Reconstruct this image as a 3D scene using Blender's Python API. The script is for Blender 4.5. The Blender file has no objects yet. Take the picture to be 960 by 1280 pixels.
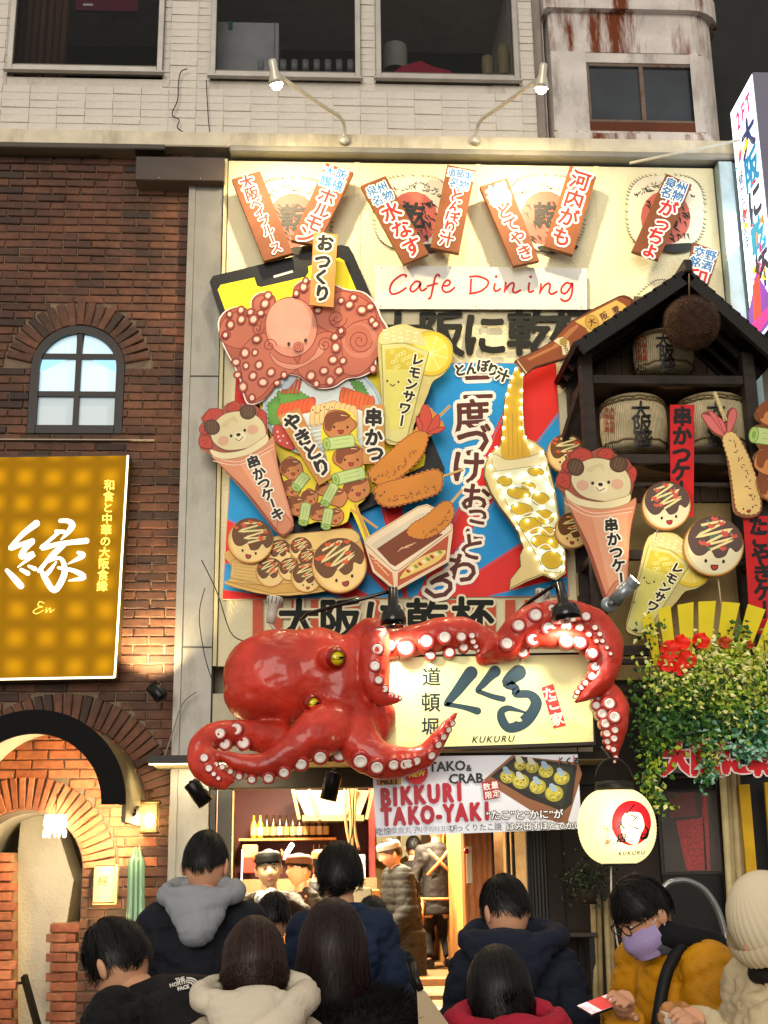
import bpy, bmesh, math, random
from math import sin, cos, pi, radians
from mathutils import Vector, Matrix, noise
random.seed(7)
S = bpy.context.scene
# ---------------------------------------------------------------- camera
CAMZ = 1.62; FPX = 1600.0
cd = bpy.data.cameras.new('camera'); cam = bpy.data.objects.new('camera', cd); S.collection.objects.link(cam); S.camera = cam
cd.sensor_fit = 'VERTICAL'; cd.sensor_height = 36; cd.lens = 36 * FPX / 1280; cd.clip_end = 500; cd.clip_start = .05
_p, _y, _r = radians(15.65), radians(3.15), radians(-0.77)
_f = Vector((sin(_y) * cos(_p), cos(_y) * cos(_p), sin(_p))); _rt = Vector((cos(_y), -sin(_y), 0)); _up = _rt.cross(_f)
RT = _rt * cos(_r) + _up * sin(_r); UP = -_rt * sin(_r) + _up * cos(_r); FW = _f
cam.matrix_world = Matrix(((RT.x, UP.x, -FW.x, 0), (RT.y, UP.y, -FW.y, 0), (RT.z, UP.z, -FW.z, CAMZ), (0, 0, 0, 1)))
S.render.resolution_x = 768; S.render.resolution_y = 1024
# ---------------------------------------------------------------- world: the glow of a city street at night
W = bpy.data.worlds.new('World'); S.world = W; W.use_nodes = True
_wn = W.node_tree; _bg = _wn.nodes['Background']
_bg.inputs[0].default_value = (1.0, .9, .8, 1); _bg.inputs[1].default_value = .5
_sl = bpy.data.lights.new('street_glow', 'SUN'); _sl.energy = 1.5; _sl.angle = radians(35); _sl.color = (1, .93, .84)
_so = bpy.data.objects.new('street_glow', _sl); S.collection.objects.link(_so); _so.rotation_euler = Vector((.22, 1, -.2)).to_track_quat('-Z', 'Y').to_euler()
S.view_settings.view_transform = 'Standard'; S.view_settings.look = 'None'; S.view_settings.exposure = .22; S.view_settings.gamma = 1
S.cycles.use_denoising = True; S.cycles.max_bounces = 6; S.cycles.diffuse_bounces = 3; S.cycles.transparent_max_bounces = 8
S.cycles.sample_clamp_indirect = 4; S.cycles.caustics_reflective = False; S.cycles.caustics_refractive = False
# ---------------------------------------------------------------- photo point -> place
def ray(px, py): return (RT * ((px - 480) / FPX) + UP * ((640 - py) / FPX) + FW)
class Plane:
    "a real plane in the place; calling it with a photo point gives the point of the plane seen there"
    def __init__(s, Y=None, o=None, n=None):
        s.o = Vector(o) if o is not None else Vector((0, Y, 0)); s.n = (Vector(n) if n is not None else Vector((0, -1, 0))).normalized()
    def __call__(s, px, py, off=0.0):
        d = ray(px, py); c = Vector((0, 0, CAMZ)); t = (s.o - c).dot(s.n) / d.dot(s.n)
        return c + d * t + s.n * off
def P(px, py, Y): return Plane(Y)(px, py)
def D(px, py, dist):
    "point at horizontal distance dist"
    d = ray(px, py); return Vector((0, 0, CAMZ)) + d * (dist / math.hypot(d.x, d.y))
class Curved:
    "an upright round body (cylinder or ball) that print can lie on"
    def __init__(s, c, r, ball=False): s.c = Vector(c); s.r = r; s.ball = ball
    def __call__(s, px, py, off=0.0):
        d = ray(px, py); o = Vector((0, 0, CAMZ)) - s.c; R = Vector(s.r if s.ball else (s.r, s.r, 1)); R = R + Vector((off, off, off if s.ball else 0))
        e = Vector((d.x / R.x, d.y / R.y, d.z / R.z if s.ball else 0)); g = Vector((o.x / R.x, o.y / R.y, o.z / R.z if s.ball else 0))
        A_, B_, C_ = e.dot(e), 2 * e.dot(g), g.dot(g) - 1; q = B_ * B_ - 4 * A_ * C_; t = (-B_ - math.sqrt(max(q, 0))) / (2 * A_)
        return Vector((0, 0, CAMZ)) + d * t
# ---------------------------------------------------------------- materials
_m = {}
def lin(h):
    h = h.lstrip('#')
    if len(h) == 3: h = ''.join(c * 2 for c in h)
    v = [int(h[i:i + 2], 16) / 255 for i in (0, 2, 4)]
    return tuple(((c + .055) / 1.055) ** 2.4 if c > .04045 else c / 12.92 for c in v) + (1,)
def nd(t, k, **kw):
    n = t.nodes.new(k)
    for a, b in kw.items(): setattr(n, a, b)
    return n
def M(h, rough=.55, metal=0, emit=0, var=.12, scale=6, bump=0, bscale=40, spec=.3, alpha=1, sub=0, trans=0, dirt=None, wave=None, coat=0):
    "procedural painted / printed / cloth material: colour with mottling, optional relief and dirt"
    key = (h, rough, metal, emit, var, scale, bump, bscale, spec, alpha, sub, trans, dirt, wave, coat)
    if key in _m: return _m[key]
    m = bpy.data.materials.new('paint_' + h.strip('#')); m.use_nodes = True; t = m.node_tree; b = t.nodes['Principled BSDF']
    c = lin(h); L = t.links.new
    b.inputs['Roughness'].default_value = rough; b.inputs['Metallic'].default_value = metal
    b.inputs['Specular IOR Level'].default_value = spec; b.inputs['Base Color'].default_value = c
    tc = nd(t, 'ShaderNodeTexCoord')
    col = None
    if var > 0:
        n = nd(t, 'ShaderNodeTexNoise'); n.inputs['Scale'].default_value = scale; n.inputs['Detail'].default_value = 6; L(tc.outputs['Object'], n.inputs['Vector'])
        r = nd(t, 'ShaderNodeMapRange'); r.inputs['From Min'].default_value = .3; r.inputs['From Max'].default_value = .7
        r.inputs['To Min'].default_value = 1 - var; r.inputs['To Max'].default_value = 1 + var; L(n.outputs['Fac'], r.inputs[0])
        x = nd(t, 'ShaderNodeVectorMath', operation='SCALE'); x.inputs[0].default_value = c[:3]; L(r.outputs[0], x.inputs['Scale']); col = x.outputs[0]
    if dirt:
        n = nd(t, 'ShaderNodeTexNoise'); n.inputs['Scale'].default_value = dirt[1]; n.inputs['Detail'].default_value = 9; n.inputs['Roughness'].default_value = .7
        mp = nd(t, 'ShaderNodeMapping'); mp.inputs['Scale'].default_value = (1, 1, dirt[2] if len(dirt) > 2 else 1); L(tc.outputs['Object'], mp.inputs[0]); L(mp.outputs[0], n.inputs['Vector'])
        r = nd(t, 'ShaderNodeMapRange'); r.inputs['From Min'].default_value = dirt[3] if len(dirt) > 3 else .5; r.inputs['From Max'].default_value = .75; r.inputs['From Max'].default_value = dirt[4] if len(dirt) > 4 else .75; L(n.outputs['Fac'], r.inputs[0])
        mx = nd(t, 'ShaderNodeMix', data_type='RGBA'); L(r.outputs[0], mx.inputs[0]); mx.inputs[7].default_value = lin(dirt[0])
        if col: L(col, mx.inputs[6])
        else: mx.inputs[6].default_value = c
        col = mx.outputs[2]
    if col: L(col, b.inputs['Base Color'])
    if bump or wave:
        if wave:
            n = nd(t, 'ShaderNodeTexWave', bands_direction=wave[0]); n.inputs['Scale'].default_value = wave[1]; n.inputs['Distortion'].default_value = wave[2]
        else:
            n = nd(t, 'ShaderNodeTexNoise'); n.inputs['Scale'].default_value = bscale; n.inputs['Detail'].default_value = 5
        L(tc.outputs['Object'], n.inputs['Vector']); bp = nd(t, 'ShaderNodeBump'); bp.inputs['Strength'].default_value = bump or .5; bp.inputs['Distance'].default_value = .01
        L(n.outputs['Fac'], bp.inputs['Height']); L(bp.outputs[0], b.inputs['Normal'])
    if emit:
        b.inputs['Emission Strength'].default_value = emit
        if col: L(col, b.inputs['Emission Color'])
        else: b.inputs['Emission Color'].default_value = c
    if alpha < 1: b.inputs['Alpha'].default_value = alpha
    if sub: b.inputs['Subsurface Weight'].default_value = sub; b.inputs['Subsurface Radius'].default_value = (.02, .008, .004)
    if trans: b.inputs['Transmission Weight'].default_value = trans
    if coat: b.inputs['Coat Weight'].default_value = coat; b.inputs['Coat Roughness'].default_value = .12
    _m[key] = m; return m
def glass(tint='#202830', alpha=.35, rough=.08):
    k = ('glass', tint, alpha, rough)
    if k in _m: return _m[k]
    m = bpy.data.materials.new('window_glass'); m.use_nodes = True; b = m.node_tree.nodes['Principled BSDF']
    b.inputs['Base Color'].default_value = lin(tint); b.inputs['Alpha'].default_value = alpha; b.inputs['Roughness'].default_value = rough
    b.inputs['Specular IOR Level'].default_value = .5; _m[k] = m; return m
# ---------------------------------------------------------------- objects
def link(name, me, mat=None, parent=None):
    o = bpy.data.objects.new(name, me); S.collection.objects.link(o)
    if mat is not None and me is not None:
        for x in (mat if isinstance(mat, (list, tuple)) else [mat]): me.materials.append(x)
    if parent is not None:
        o.parent = parent
        if parent.parent is None: o.matrix_parent_inverse = Matrix.Translation(-parent.location)
    return o
def thing(name, label, cat, loc=(0, 0, 0), group=None):
    o = bpy.data.objects.new(name, None); S.collection.objects.link(o); o.location = loc; o.empty_display_size = .1
    o['label'] = label; o['category'] = cat
    if group: o['group'] = group
    return o
def tag(o, label=None, cat=None, group=None, kind=None):
    for k, v in (('label', label), ('category', cat), ('group', group), ('kind', kind)):
        if v: o[k] = v
    return o
class MB:
    "collects shapes; link() makes ONE mesh object of them"
    def __init__(s): s.v = []; s.f = []; s.mi = []; s.sm = []; s.mats = []; s.cur = 0; s.smooth = False
    def mat(s, m):
        if m not in s.mats: s.mats.append(m)
        s.cur = s.mats.index(m); return s
    def add(s, v, f, sm=None):
        b = len(s.v); s.v.extend([tuple(x) for x in v]); s.f.extend([tuple(i + b for i in q) for q in f])
        s.mi.extend([s.cur] * len(f)); s.sm.extend([s.smooth if sm is None else sm] * len(f)); return s
    def box(s, a, b, bev=0, xf=None):
        a = Vector(a); b = Vector(b); lo = Vector(map(min, a, b)); hi = Vector(map(max, a, b)); bev = min(bev, *(.45 * (hi - lo)))
        if bev <= 0:
            v = [Vector((x, y, z)) for x in (lo.x, hi.x) for y in (lo.y, hi.y) for z in (lo.z, hi.z)]
            f = [(0, 1, 3, 2), (4, 6, 7, 5), (0, 4, 5, 1), (2, 3, 7, 6), (0, 2, 6, 4), (1, 5, 7, 3)]
        else:
            bm = bmesh.new(); bmesh.ops.create_cube(bm, size=1)
            for q in bm.verts: q.co = Vector([lo[i] + (q.co[i] + .5) * (hi[i] - lo[i]) for i in range(3)])
            bmesh.ops.bevel(bm, geom=bm.edges[:] , offset=bev, segments=1, affect='EDGES')
            bm.verts.index_update(); v = [q.co.copy() for q in bm.verts]; f = [[q.index for q in p.verts] for p in bm.faces]; bm.free()
        if xf: v = [xf @ q for q in v]
        return s.add(v, f, False)
    def bar(s, p, q, w, h=None, up=(0, 0, 1), bev=0):
        "beam from p to q, w wide, h high"
        p = Vector(p); q = Vector(q); h = h or w; z = (q - p); L = z.length; z.normalize(); u = Vector(up)
        if abs(u.dot(z)) > .95: u = Vector((0, 1, 0))
        x = z.cross(u).normalized(); y = x.cross(z)
        m = Matrix((( x.x, y.x, z.x, p.x), (x.y, y.y, z.y, p.y), (x.z, y.z, z.z, p.z), (0, 0, 0, 1)))
        return s.box((-w / 2, -h / 2, 0), (w / 2, h / 2, L), bev, m)
    def tube(s, pts, r, n=10, cap=True, sm=True, flat=None):
        pts = [Vector(p) for p in pts]; N = len(pts); R = r if isinstance(r, (list, tuple)) else [r] * N
        b = len(s.v); V = []; F = []; prev = None
        for i, p in enumerate(pts):
            d = (pts[min(i + 1, N - 1)] - pts[max(i - 1, 0)]); d = d.normalized() if d.length > 1e-9 else Vector((0, 0, 1))
            if prev is None:
                u = Vector((0, 0, 1)) if abs(d.z) < .9 else Vector((0, 1, 0)); x = d.cross(u).normalized()
            else: x = (prev - d * prev.dot(d)).normalized()
            prev = x; y = d.cross(x)
            for k in range(n):
                a = 2 * pi * k / n; V.append(p + (x * cos(a) + y * sin(a)) * R[i])
            if i:
                for k in range(n): F.append(((i - 1) * n + k, (i - 1) * n + (k + 1) % n, i * n + (k + 1) % n, i * n + k))
        if cap: F.append(tuple(range(n - 1, -1, -1))); F.append(tuple(range((N - 1) * n, N * n)))
        s.add(V, F, sm);
        if cap: s.sm[-1] = False; s.sm[-2] = False
        return s
    def cone(s, p, q, r0, r1, n=16, sm=True): return s.tube([p, q], [r0, r1], n, True, sm)
    def ball(s, c, r, n=16, m=10, xf=None):
        r = Vector((r, r, r)) if not hasattr(r, '__len__') else Vector(r); c = Vector(c); V = []; F = []
        for i in range(m + 1):
            t = pi * i / m
            for k in range(n): a = 2 * pi * k / n; V.append(Vector((r.x * sin(t) * cos(a), r.y * sin(t) * sin(a), r.z * cos(t))))
        if xf: V = [xf @ q for q in V]
        V = [q + c for q in V]
        for i in range(m):
            for k in range(n): F.append((i * n + k, (i + 1) * n + k, (i + 1) * n + (k + 1) % n, i * n + (k + 1) % n))
        return s.add(V, F, True)
    def lathe(s, c, prof, n=24, axis=(0, 0, 1), sm=True):
        c = Vector(c); z = Vector(axis).normalized(); x = z.orthogonal().normalized(); y = z.cross(x); V = []; F = []
        for (r, h) in prof:
            for k in range(n): a = 2 * pi * k / n; V.append(c + z * h + (x * cos(a) + y * sin(a)) * r)
        for i in range(len(prof) - 1):
            for k in range(n): F.append((i * n + k, i * n + (k + 1) % n, (i + 1) * n + (k + 1) % n, (i + 1) * n + k))
        return s.add(V, F, sm)
    def prism(s, front, back):
        "two matching outlines joined"
        n = len(front); return s.add(list(front) + list(back), [tuple(range(n)), tuple(range(2 * n - 1, n - 1, -1))] + [(i, i + n, (i + 1) % n + n, (i + 1) % n) for i in range(n)], False)
    def mesh(s, name='m'):
        me = bpy.data.meshes.new(name); me.from_pydata(s.v, [], s.f); me.polygons.foreach_set('material_index', s.mi); me.polygons.foreach_set('use_smooth', s.sm)
        for m in s.mats: me.materials.append(m)
        me.update(); return me
    def link(s, name, mat=None, parent=None):
        if not s.mats and mat is not None: s.mats = [mat]
        return link(name, s.mesh(name), None, parent)
def bx(name, a, b, mat, parent=None, bev=0): return MB().box(a, b, bev).link(name, mat, parent)
def copyo(o, parent=None, M4=None):
    c = o.copy(); S.collection.objects.link(c)
    if parent is not None: c.parent = parent
    if M4 is not None: c.matrix_world = M4
    return c
# ---------------------------------------------------------------- flat drawing
def crom(p, n=6, closed=True):
    N = len(p); out = []
    for i in range(N if closed else N - 1):
        g = (lambda k: p[k % N]) if closed else (lambda k: p[max(0, min(N - 1, k))])
        a, b, c, d = g(i - 1), g(i), g(i + 1), g(i + 2)
        for k in range(n):
            t = k / n
            out.append(tuple(.5 * (2 * b[j] + (c[j] - a[j]) * t + (2 * a[j] - 5 * b[j] + 4 * c[j] - d[j]) * t * t + (3 * b[j] - a[j] - 3 * c[j] + d[j]) * t ** 3) for j in range(len(b))))
    if not closed: out.append(tuple(p[-1]))
    return out
def ellp(cx, cy, rx, ry=None, rot=0, n=20, a0=0, a1=360):
    ry = ry or rx; c, s = cos(radians(rot)), sin(radians(rot)); o = []
    full = abs(a1 - a0) >= 360
    for k in range(n if full else n + 1):
        a = radians(a0 + (a1 - a0) * k / n); x, y = rx * cos(a), ry * sin(a); o.append((cx + x * c - y * s, cy + x * s + y * c))
    return o
def wavy(pts, amp, wl):
    "outline with scallops of about wl long"
    P2 = list(pts) + [pts[0]]; L = sum(math.dist(P2[i], P2[i + 1]) for i in range(len(pts))); k = max(3, round(L / wl)); o = []; d = 0
    cx = sum(p[0] for p in pts) / len(pts); cy = sum(p[1] for p in pts) / len(pts)
    for i in range(len(pts)):
        a, b = P2[i], P2[i + 1]; l = math.dist(a, b); m = max(1, int(l / (wl / 5)))
        nx, ny = (b[1] - a[1]) / max(l, 1e-6), -(b[0] - a[0]) / max(l, 1e-6)
        if nx * ((a[0] + b[0]) / 2 - cx) + ny * ((a[1] + b[1]) / 2 - cy) < 0: nx, ny = -nx, -ny
        for j in range(m):
            t = j / m; q = (d + l * t) / L * k; h = amp * (abs(sin(pi * q)) - .5)
            o.append((a[0] + (b[0] - a[0]) * t + nx * h, a[1] + (b[1] - a[1]) * t + ny * h))
        d += l
    return o
_g = {}
def glyph(s, italic=0):
    if (s, italic) in _g: return _g[s, italic]
    c = bpy.data.curves.new('t', 'FONT'); c.body = s; c.align_x = 'CENTER'; c.resolution_u = 2; c.shear = italic
    o = bpy.data.objects.new('t', c); S.collection.objects.link(o)
    m = bpy.data.meshes.new_from_object(o.evaluated_get(bpy.context.evaluated_depsgraph_get()))
    r = ([(v.co.x, v.co.y - .36) for v in m.vertices], [tuple(p.vertices) for p in m.polygons])
    bpy.data.objects.remove(o); bpy.data.curves.remove(c); bpy.data.meshes.remove(m); _g[s, italic] = r; return r
class Art:
    "flat print on a plane, layer over layer; points are photo points"
    def __init__(s, plane, off=.0012, step=.00004): s.pl = plane; s.z = off; s.st = step; s.mb = MB(); s.mp = None; s.rough = .5; s.em = 0; s.tr = None
    def _p(s, x, y, z):
        if s.tr: x, y = s.tr(x, y)
        return s.pl(x, y, z)
    def c(s, col): s.mb.mat(col if not isinstance(col, str) else M(col, s.rough, var=.12, scale=2.5, emit=s.em)); return s
    def poly(s, pts, col, edge=None, ew=1.0, z=None):
        s.z += s.st; s.c(col); zz = z or s.z; n = len(pts)
        if isinstance(s.pl, Plane) or type(s.pl).__name__ == 'Face': s.mb.add([s._p(x, y, zz) for x, y in pts], [tuple(range(n))])
        else:  # follow the curved body in rings
            cx = sum(p[0] for p in pts) / n; cy = sum(p[1] for p in pts) / n; R_ = 6
            s.mb.add([s._p(cx + (x - cx) * k / R_, cy + (y - cy) * k / R_, zz) for k in range(R_, 0, -1) for x, y in pts] + [s._p(cx, cy, zz)], [(k * n + i, k * n + (i + 1) % n, (k + 1) * n + (i + 1) % n, (k + 1) * n + i) for k in range(R_ - 1) for i in range(n)] + [((R_ - 1) * n + i, (R_ - 1) * n + (i + 1) % n, R_ * n) for i in range(n)])
        if edge: s.line(list(pts), ew, edge, True)
        return s
    def sp(s, pts, col, edge=None, ew=1.0, n=5): return s.poly(crom(pts, n), col, edge, ew)
    def ell(s, cx, cy, rx, ry=None, rot=0, col='#fff', edge=None, ew=1.0, n=18): return s.poly(ellp(cx, cy, rx, ry, rot, n), col, edge, ew)
    def line(s, pts, w, col, closed=False, smooth=0, taper=None):
        if smooth: pts = crom(pts, smooth, closed)
        N = len(pts); s.z += s.st; s.c(col); V = []; F = []
        for i in range(N):
            a = pts[(i - 1) % N] if closed else pts[max(i - 1, 0)]; b = pts[(i + 1) % N] if closed else pts[min(i + 1, N - 1)]
            dx, dy = b[0] - a[0], b[1] - a[1]; l = math.hypot(dx, dy) or 1; ww = w if taper is None else w * taper(i / (N - 1))
            if len(pts[i]) > 2: ww = pts[i][2]
            nx, ny = -dy / l * ww / 2, dx / l * ww / 2; x, y = pts[i][0], pts[i][1]
            V += [s._p(x + nx, y + ny, s.z), s._p(x - nx, y - ny, s.z)]
            if i or closed: j = (i - 1) % N; F.append((2 * j, 2 * j + 1, 2 * i + 1, 2 * i))
        s.mb.add(V, F); return s
    def brush(s, pts, col, smooth=5, ol=None, ow=2):
        "brush stroke with a width at each point and rounded ends"
        q = crom(pts, smooth, False)
        def go(e, c):
            s.line([(a, b, w + e) for a, b, w in q], 1, c)
            for a, b, w in (q[0], q[-1]): s.ell(a, b, (w + e) / 2, n=12, col=c)
        if ol: go(ow * 2, ol)
        go(0, col); return s
    def spiral(s, cx, cy, r, turns, w, col, a0=0, d=1):
        return s.line([(cx + r * (1 - t / 26) * cos(a0 + d * t / 26 * turns * 2 * pi), cy + r * (1 - t / 26) * sin(a0 + d * t / 26 * turns * 2 * pi)) for t in range(25)], w, col)
    def text(s, str_, cx, cy, size, col, rot=0, bold=0, ol=None, olw=.12, it=0, sx=1, sy=1):
        V, F = glyph(str_, it); c, sn = cos(radians(rot)), sin(radians(rot))
        def stamp(r, k, cl):
            s.c(cl)
            for j in range(k if r else 1):
                a = 2 * pi * j / k; ox, oy = (r * cos(a), r * sin(a)) if r else (0, 0); s.z += .00002
                L = []
                for x, y in V:
                    x, y = (x * sx + ox) * size, -(y * sy + oy) * size; L.append(s._p(cx + x * c - y * sn, cy + x * sn + y * c, s.z))
                s.mb.add(L, F)
        if ol: stamp(olw + bold, 12, ol); (olw + bold > .11) and stamp((olw + bold) / 2, 6, ol); s.z += s.st
        if bold: stamp(bold, 6, col)
        stamp(0, 1, col); s.z += s.st; return s
    def vtext(s, str_, x0, y0, x1, y1, size, col, rot=0, sizes=None, **kw):
        "characters one under the other from centre (x0,y0) to (x1,y1)"
        n = len(str_)
        for i, ch in enumerate(str_):
            t = i / max(1, n - 1); sz = size * (sizes[i] if sizes else 1)
            if ch == ' ': continue
            s.text(ch, x0 + (x1 - x0) * t, y0 + (y1 - y0) * t, sz, col, rot + (90 if ch == 'ー' else 0), **kw)
        return s
    def face(s, cx, cy, k, rot=0, mouth='#c03028', eye='#301810', smile=False):
        c, sn = cos(radians(rot)), sin(radians(rot)); R = lambda x, y: (cx + (x * c - y * sn) * k, cy + (x * sn + y * c) * k)
        for q in (-1, 1): a, b = R(q, 0); s.ell(a, b, .17 * k, .22 * k, col=eye, n=10)
        if smile: s.line([R(-.45, .45), R(0, .8), R(.45, .45)], .16 * k, eye, smooth=4)
        else: s.poly([R(*p) for p in ellp(0, .45, .42, .55, n=8, a0=0, a1=180)], mouth, eye, .12 * k)
        return s
    def link(s, name, parent): return s.mb.link(name, None, parent)
def slab(name, pl, pts, t, mat, parent=None, side=None, off=0):
    "board of real thickness t behind the plane, outline pts"
    mb = MB(); mb.mat(mat); fr = [pl(x, y, off) for x, y in pts]; bk = [p - pl.n * t for p in fr]; n = len(pts)
    mb.add(fr, [tuple(range(n))]); mb.mat(side or mat)
    mb.add(fr + bk, [(i, i + n, (i + 1) % n + n, (i + 1) % n) for i in range(n)] + [tuple(range(2 * n - 1, n - 1, -1))])
    return mb.link(name, None, parent)
def board(name, label, cat, pl, pts, t, mat, side=None, group=None, surf='board'):
    c = pl(sum(p[0] for p in pts) / len(pts), max(p[1] for p in pts)); r = thing(name, label, cat, c, group); slab(surf, pl, pts, t, mat, r, side); return r
def remesh(mb, vox, smooth=4, name='skin'):
    "one continuous surface around all the shapes collected"
    me = mb.mesh('tmp'); o = bpy.data.objects.new('tmp', me); S.collection.objects.link(o)
    r = o.modifiers.new('r', 'REMESH'); r.mode = 'VOXEL'; r.voxel_size = vox
    if smooth: q = o.modifiers.new('s', 'SMOOTH'); q.iterations = smooth; q.factor = .6
    out = bpy.data.meshes.new_from_object(o.evaluated_get(bpy.context.evaluated_depsgraph_get()))
    bpy.data.objects.remove(o); bpy.data.meshes.remove(me); out.materials.clear()
    out.polygons.foreach_set('use_smooth', [True] * len(out.polygons)); out.name = name; return out
def lamp(name, kind, loc, energy, col=(1, .8, .55), to=None, size=.05, angle=90, blend=.5, parent=None):
    l = bpy.data.lights.new(name, kind); l.energy = energy; l.color = col
    if kind == 'AREA': l.shape = 'RECTANGLE' if hasattr(size, '__len__') else 'SQUARE'
    if kind == 'AREA':
        if hasattr(size, '__len__'): l.size, l.size_y = size
        else: l.size = size
    else: l.shadow_soft_size = size
    if kind == 'SPOT': l.spot_size = radians(angle); l.spot_blend = blend
    o = bpy.data.objects.new(name, l); S.collection.objects.link(o); o.location = loc
    if to is not None: o.rotation_euler = (Vector(to) - Vector(loc)).to_track_quat('-Z', 'Y').to_euler()
    if parent is not None: o.parent = parent; o.matrix_parent_inverse = Matrix.Translation(-parent.location)
    return o
# ================================================================= THE SETTING
YW = 10.0
gm = M('#4a4743', .75, bump=.5, bscale=60, var=.25, scale=3, dirt=('#2a2826', 2, 1, .5))
g = MB().box((-40, -20, -.3), (40, 60, 0)).link('street_ground', gm); tag(g, kind='structure')
# ---- brick wall of the neighbouring restaurant, every brick a piece
def brick_mat(c1, c2, c3, bump=.35):
    m = bpy.data.materials.new('brick'); m.use_nodes = True; t = m.node_tree; b = t.nodes['Principled BSDF']; L = t.links.new
    oi = nd(t, 'ShaderNodeObjectInfo'); ge = nd(t, 'ShaderNodeNewGeometry'); ad = nd(t, 'ShaderNodeMath', operation='ADD'); fr = nd(t, 'ShaderNodeMath', operation='FRACT')
    L(oi.outputs['Random'], ad.inputs[0]); L(ge.outputs['Random Per Island'], ad.inputs[1]); L(ad.outputs[0], fr.inputs[0])
    r = nd(t, 'ShaderNodeValToRGB'); e = r.color_ramp.elements; e[0].color = lin(c1); e[1].color = lin(c3); k = e.new(.5); k.color = lin(c2); k = e.new(.8); k.color = lin(c1)
    L(fr.outputs[0], r.inputs[0]); L(r.outputs[0], b.inputs['Base Color'])
    tc = nd(t, 'ShaderNodeTexCoord'); vt = nd(t, 'ShaderNodeVectorMath', operation='ADD'); L(ge.outputs['Position'], vt.inputs[0])
    n = nd(t, 'ShaderNodeTexNoise'); n.inputs['Scale'].default_value = 22; n.inputs['Detail'].default_value = 8; L(vt.outputs[0], n.inputs['Vector'])
    n2 = nd(t, 'ShaderNodeTexNoise'); n2.inputs['Scale'].default_value = 2.2; n2.inputs['Detail'].default_value = 7; L(vt.outputs[0], n2.inputs['Vector'])
    mr = nd(t, 'ShaderNodeMapRange'); mr.inputs['From Min'].default_value = .35; mr.inputs['From Max'].default_value = .68; mr.inputs['To Min'].default_value = .55; mr.inputs['To Max'].default_value = 1.35
    L(n2.outputs['Fac'], mr.inputs[0]); sc = nd(t, 'ShaderNodeVectorMath', operation='SCALE'); L(r.outputs[0], sc.inputs[0]); L(mr.outputs[0], sc.inputs['Scale'])
    mr2 = nd(t, 'ShaderNodeMapRange'); mr2.inputs['From Min'].default_value = .3; mr2.inputs['From Max'].default_value = .7; mr2.inputs['To Min'].default_value = .75; mr2.inputs['To Max'].default_value = 1.2
    L(n.outputs['Fac'], mr2.inputs[0]); sc2 = nd(t, 'ShaderNodeVectorMath', operation='SCALE'); L(sc.outputs[0], sc2.inputs[0]); L(mr2.outputs[0], sc2.inputs['Scale']); L(sc2.outputs[0], b.inputs['Base Color'])
    bp = nd(t, 'ShaderNodeBump'); bp.inputs['Strength'].default_value = bump; bp.inputs['Distance'].default_value = .012; L(n.outputs['Fac'], bp.inputs['Height']); L(bp.outputs[0], b.inputs['Normal'])
    b.inputs['Roughness'].default_value = .72; return m
BRM = brick_mat('#553321', '#6c422b', '#35241a'); BRO = brick_mat('#b0623c', '#c07850', '#a05a3c'); TILE = M('#d8d1c5', .8, var=.07, scale=9, bump=.9, bscale=70, dirt=('#8a7f70', 1.6, .5, .56))
def brick_mesh(L, H, T, mat, seed, ch=.006):
    "a worn brick, origin at its back centre; face looks to -Y"
    rd = random.Random(seed); j = lambda: rd.uniform(-.0035, .0035); x, z = L / 2, H / 2
    v = [(-x, 0, -z), (x, 0, -z), (x, 0, z), (-x, 0, z)]
    v += [(a + j(), -T + ch, b + j()) for a, b in ((-x, -z), (x, -z), (x, z), (-x, z))]
    v += [(a + j() * .5, -T + j() * .7, b + j() * .5) for a, b in ((-x + ch, -z + ch), (x - ch, -z + ch), (x - ch, z - ch), (-x + ch, z - ch))]
    f = [(8, 9, 10, 11)] + [(i, (i + 1) % 4, (i + 1) % 4 + 4, i + 4) for i in range(4)] + [(i + 4, (i + 1) % 4 + 4, (i + 1) % 4 + 8, i + 8) for i in range(4)]
    me = bpy.data.meshes.new('brick'); me.from_pydata(v, [], f); me.materials.append(mat); me.update(); return me
def lay(parent, items, name='brick', limit=300, mat=BRM, H=.062, T=.055, stuff='brickwork', L0=.23, ch=.006):
    "items: (centre, length, angle, height) of bricks on a wall; the largest in view become objects"
    base = [brick_mesh(L0, H, T, mat, k, ch) for k in range(7)]; items = sorted(items, key=lambda q: -q[4]); mb = MB(); mb.mat(mat); rd = random.Random(3)
    for i, (c, l, a, h, _) in enumerate(items):
        me = base[i % 7]; pr = rd.uniform(-.004, .006)
        m = Matrix.Translation(Vector(c) + Vector((0, pr, 0))) @ Matrix.Rotation(a, 4, 'Y') @ Matrix.Diagonal((l / L0, 1, h / H, 1))
        if i < limit:
            o = bpy.data.objects.new(name, me); S.collection.objects.link(o); o.parent = parent; o.matrix_basis = Matrix.Translation(-parent.location) @ m
        else: mb.add([m @ v.co for v in me.vertices], [tuple(p.vertices) for p in me.polygons], False)
    if mb.v: tag(mb.link(stuff, None, parent), kind='stuff')
def seen(c):
    d = Vector(c) - Vector((0, 0, CAMZ)); z = d.dot(FW); x = 480 + FPX * d.dot(RT) / z; y = 640 - FPX * d.dot(UP) / z
    return x, y
wall = thing('brick_wall', 'dark red brick wall with round-arched openings left of the octopus sign', 'wall', (-2.2, YW, 0))
XE = -1.07
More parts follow.
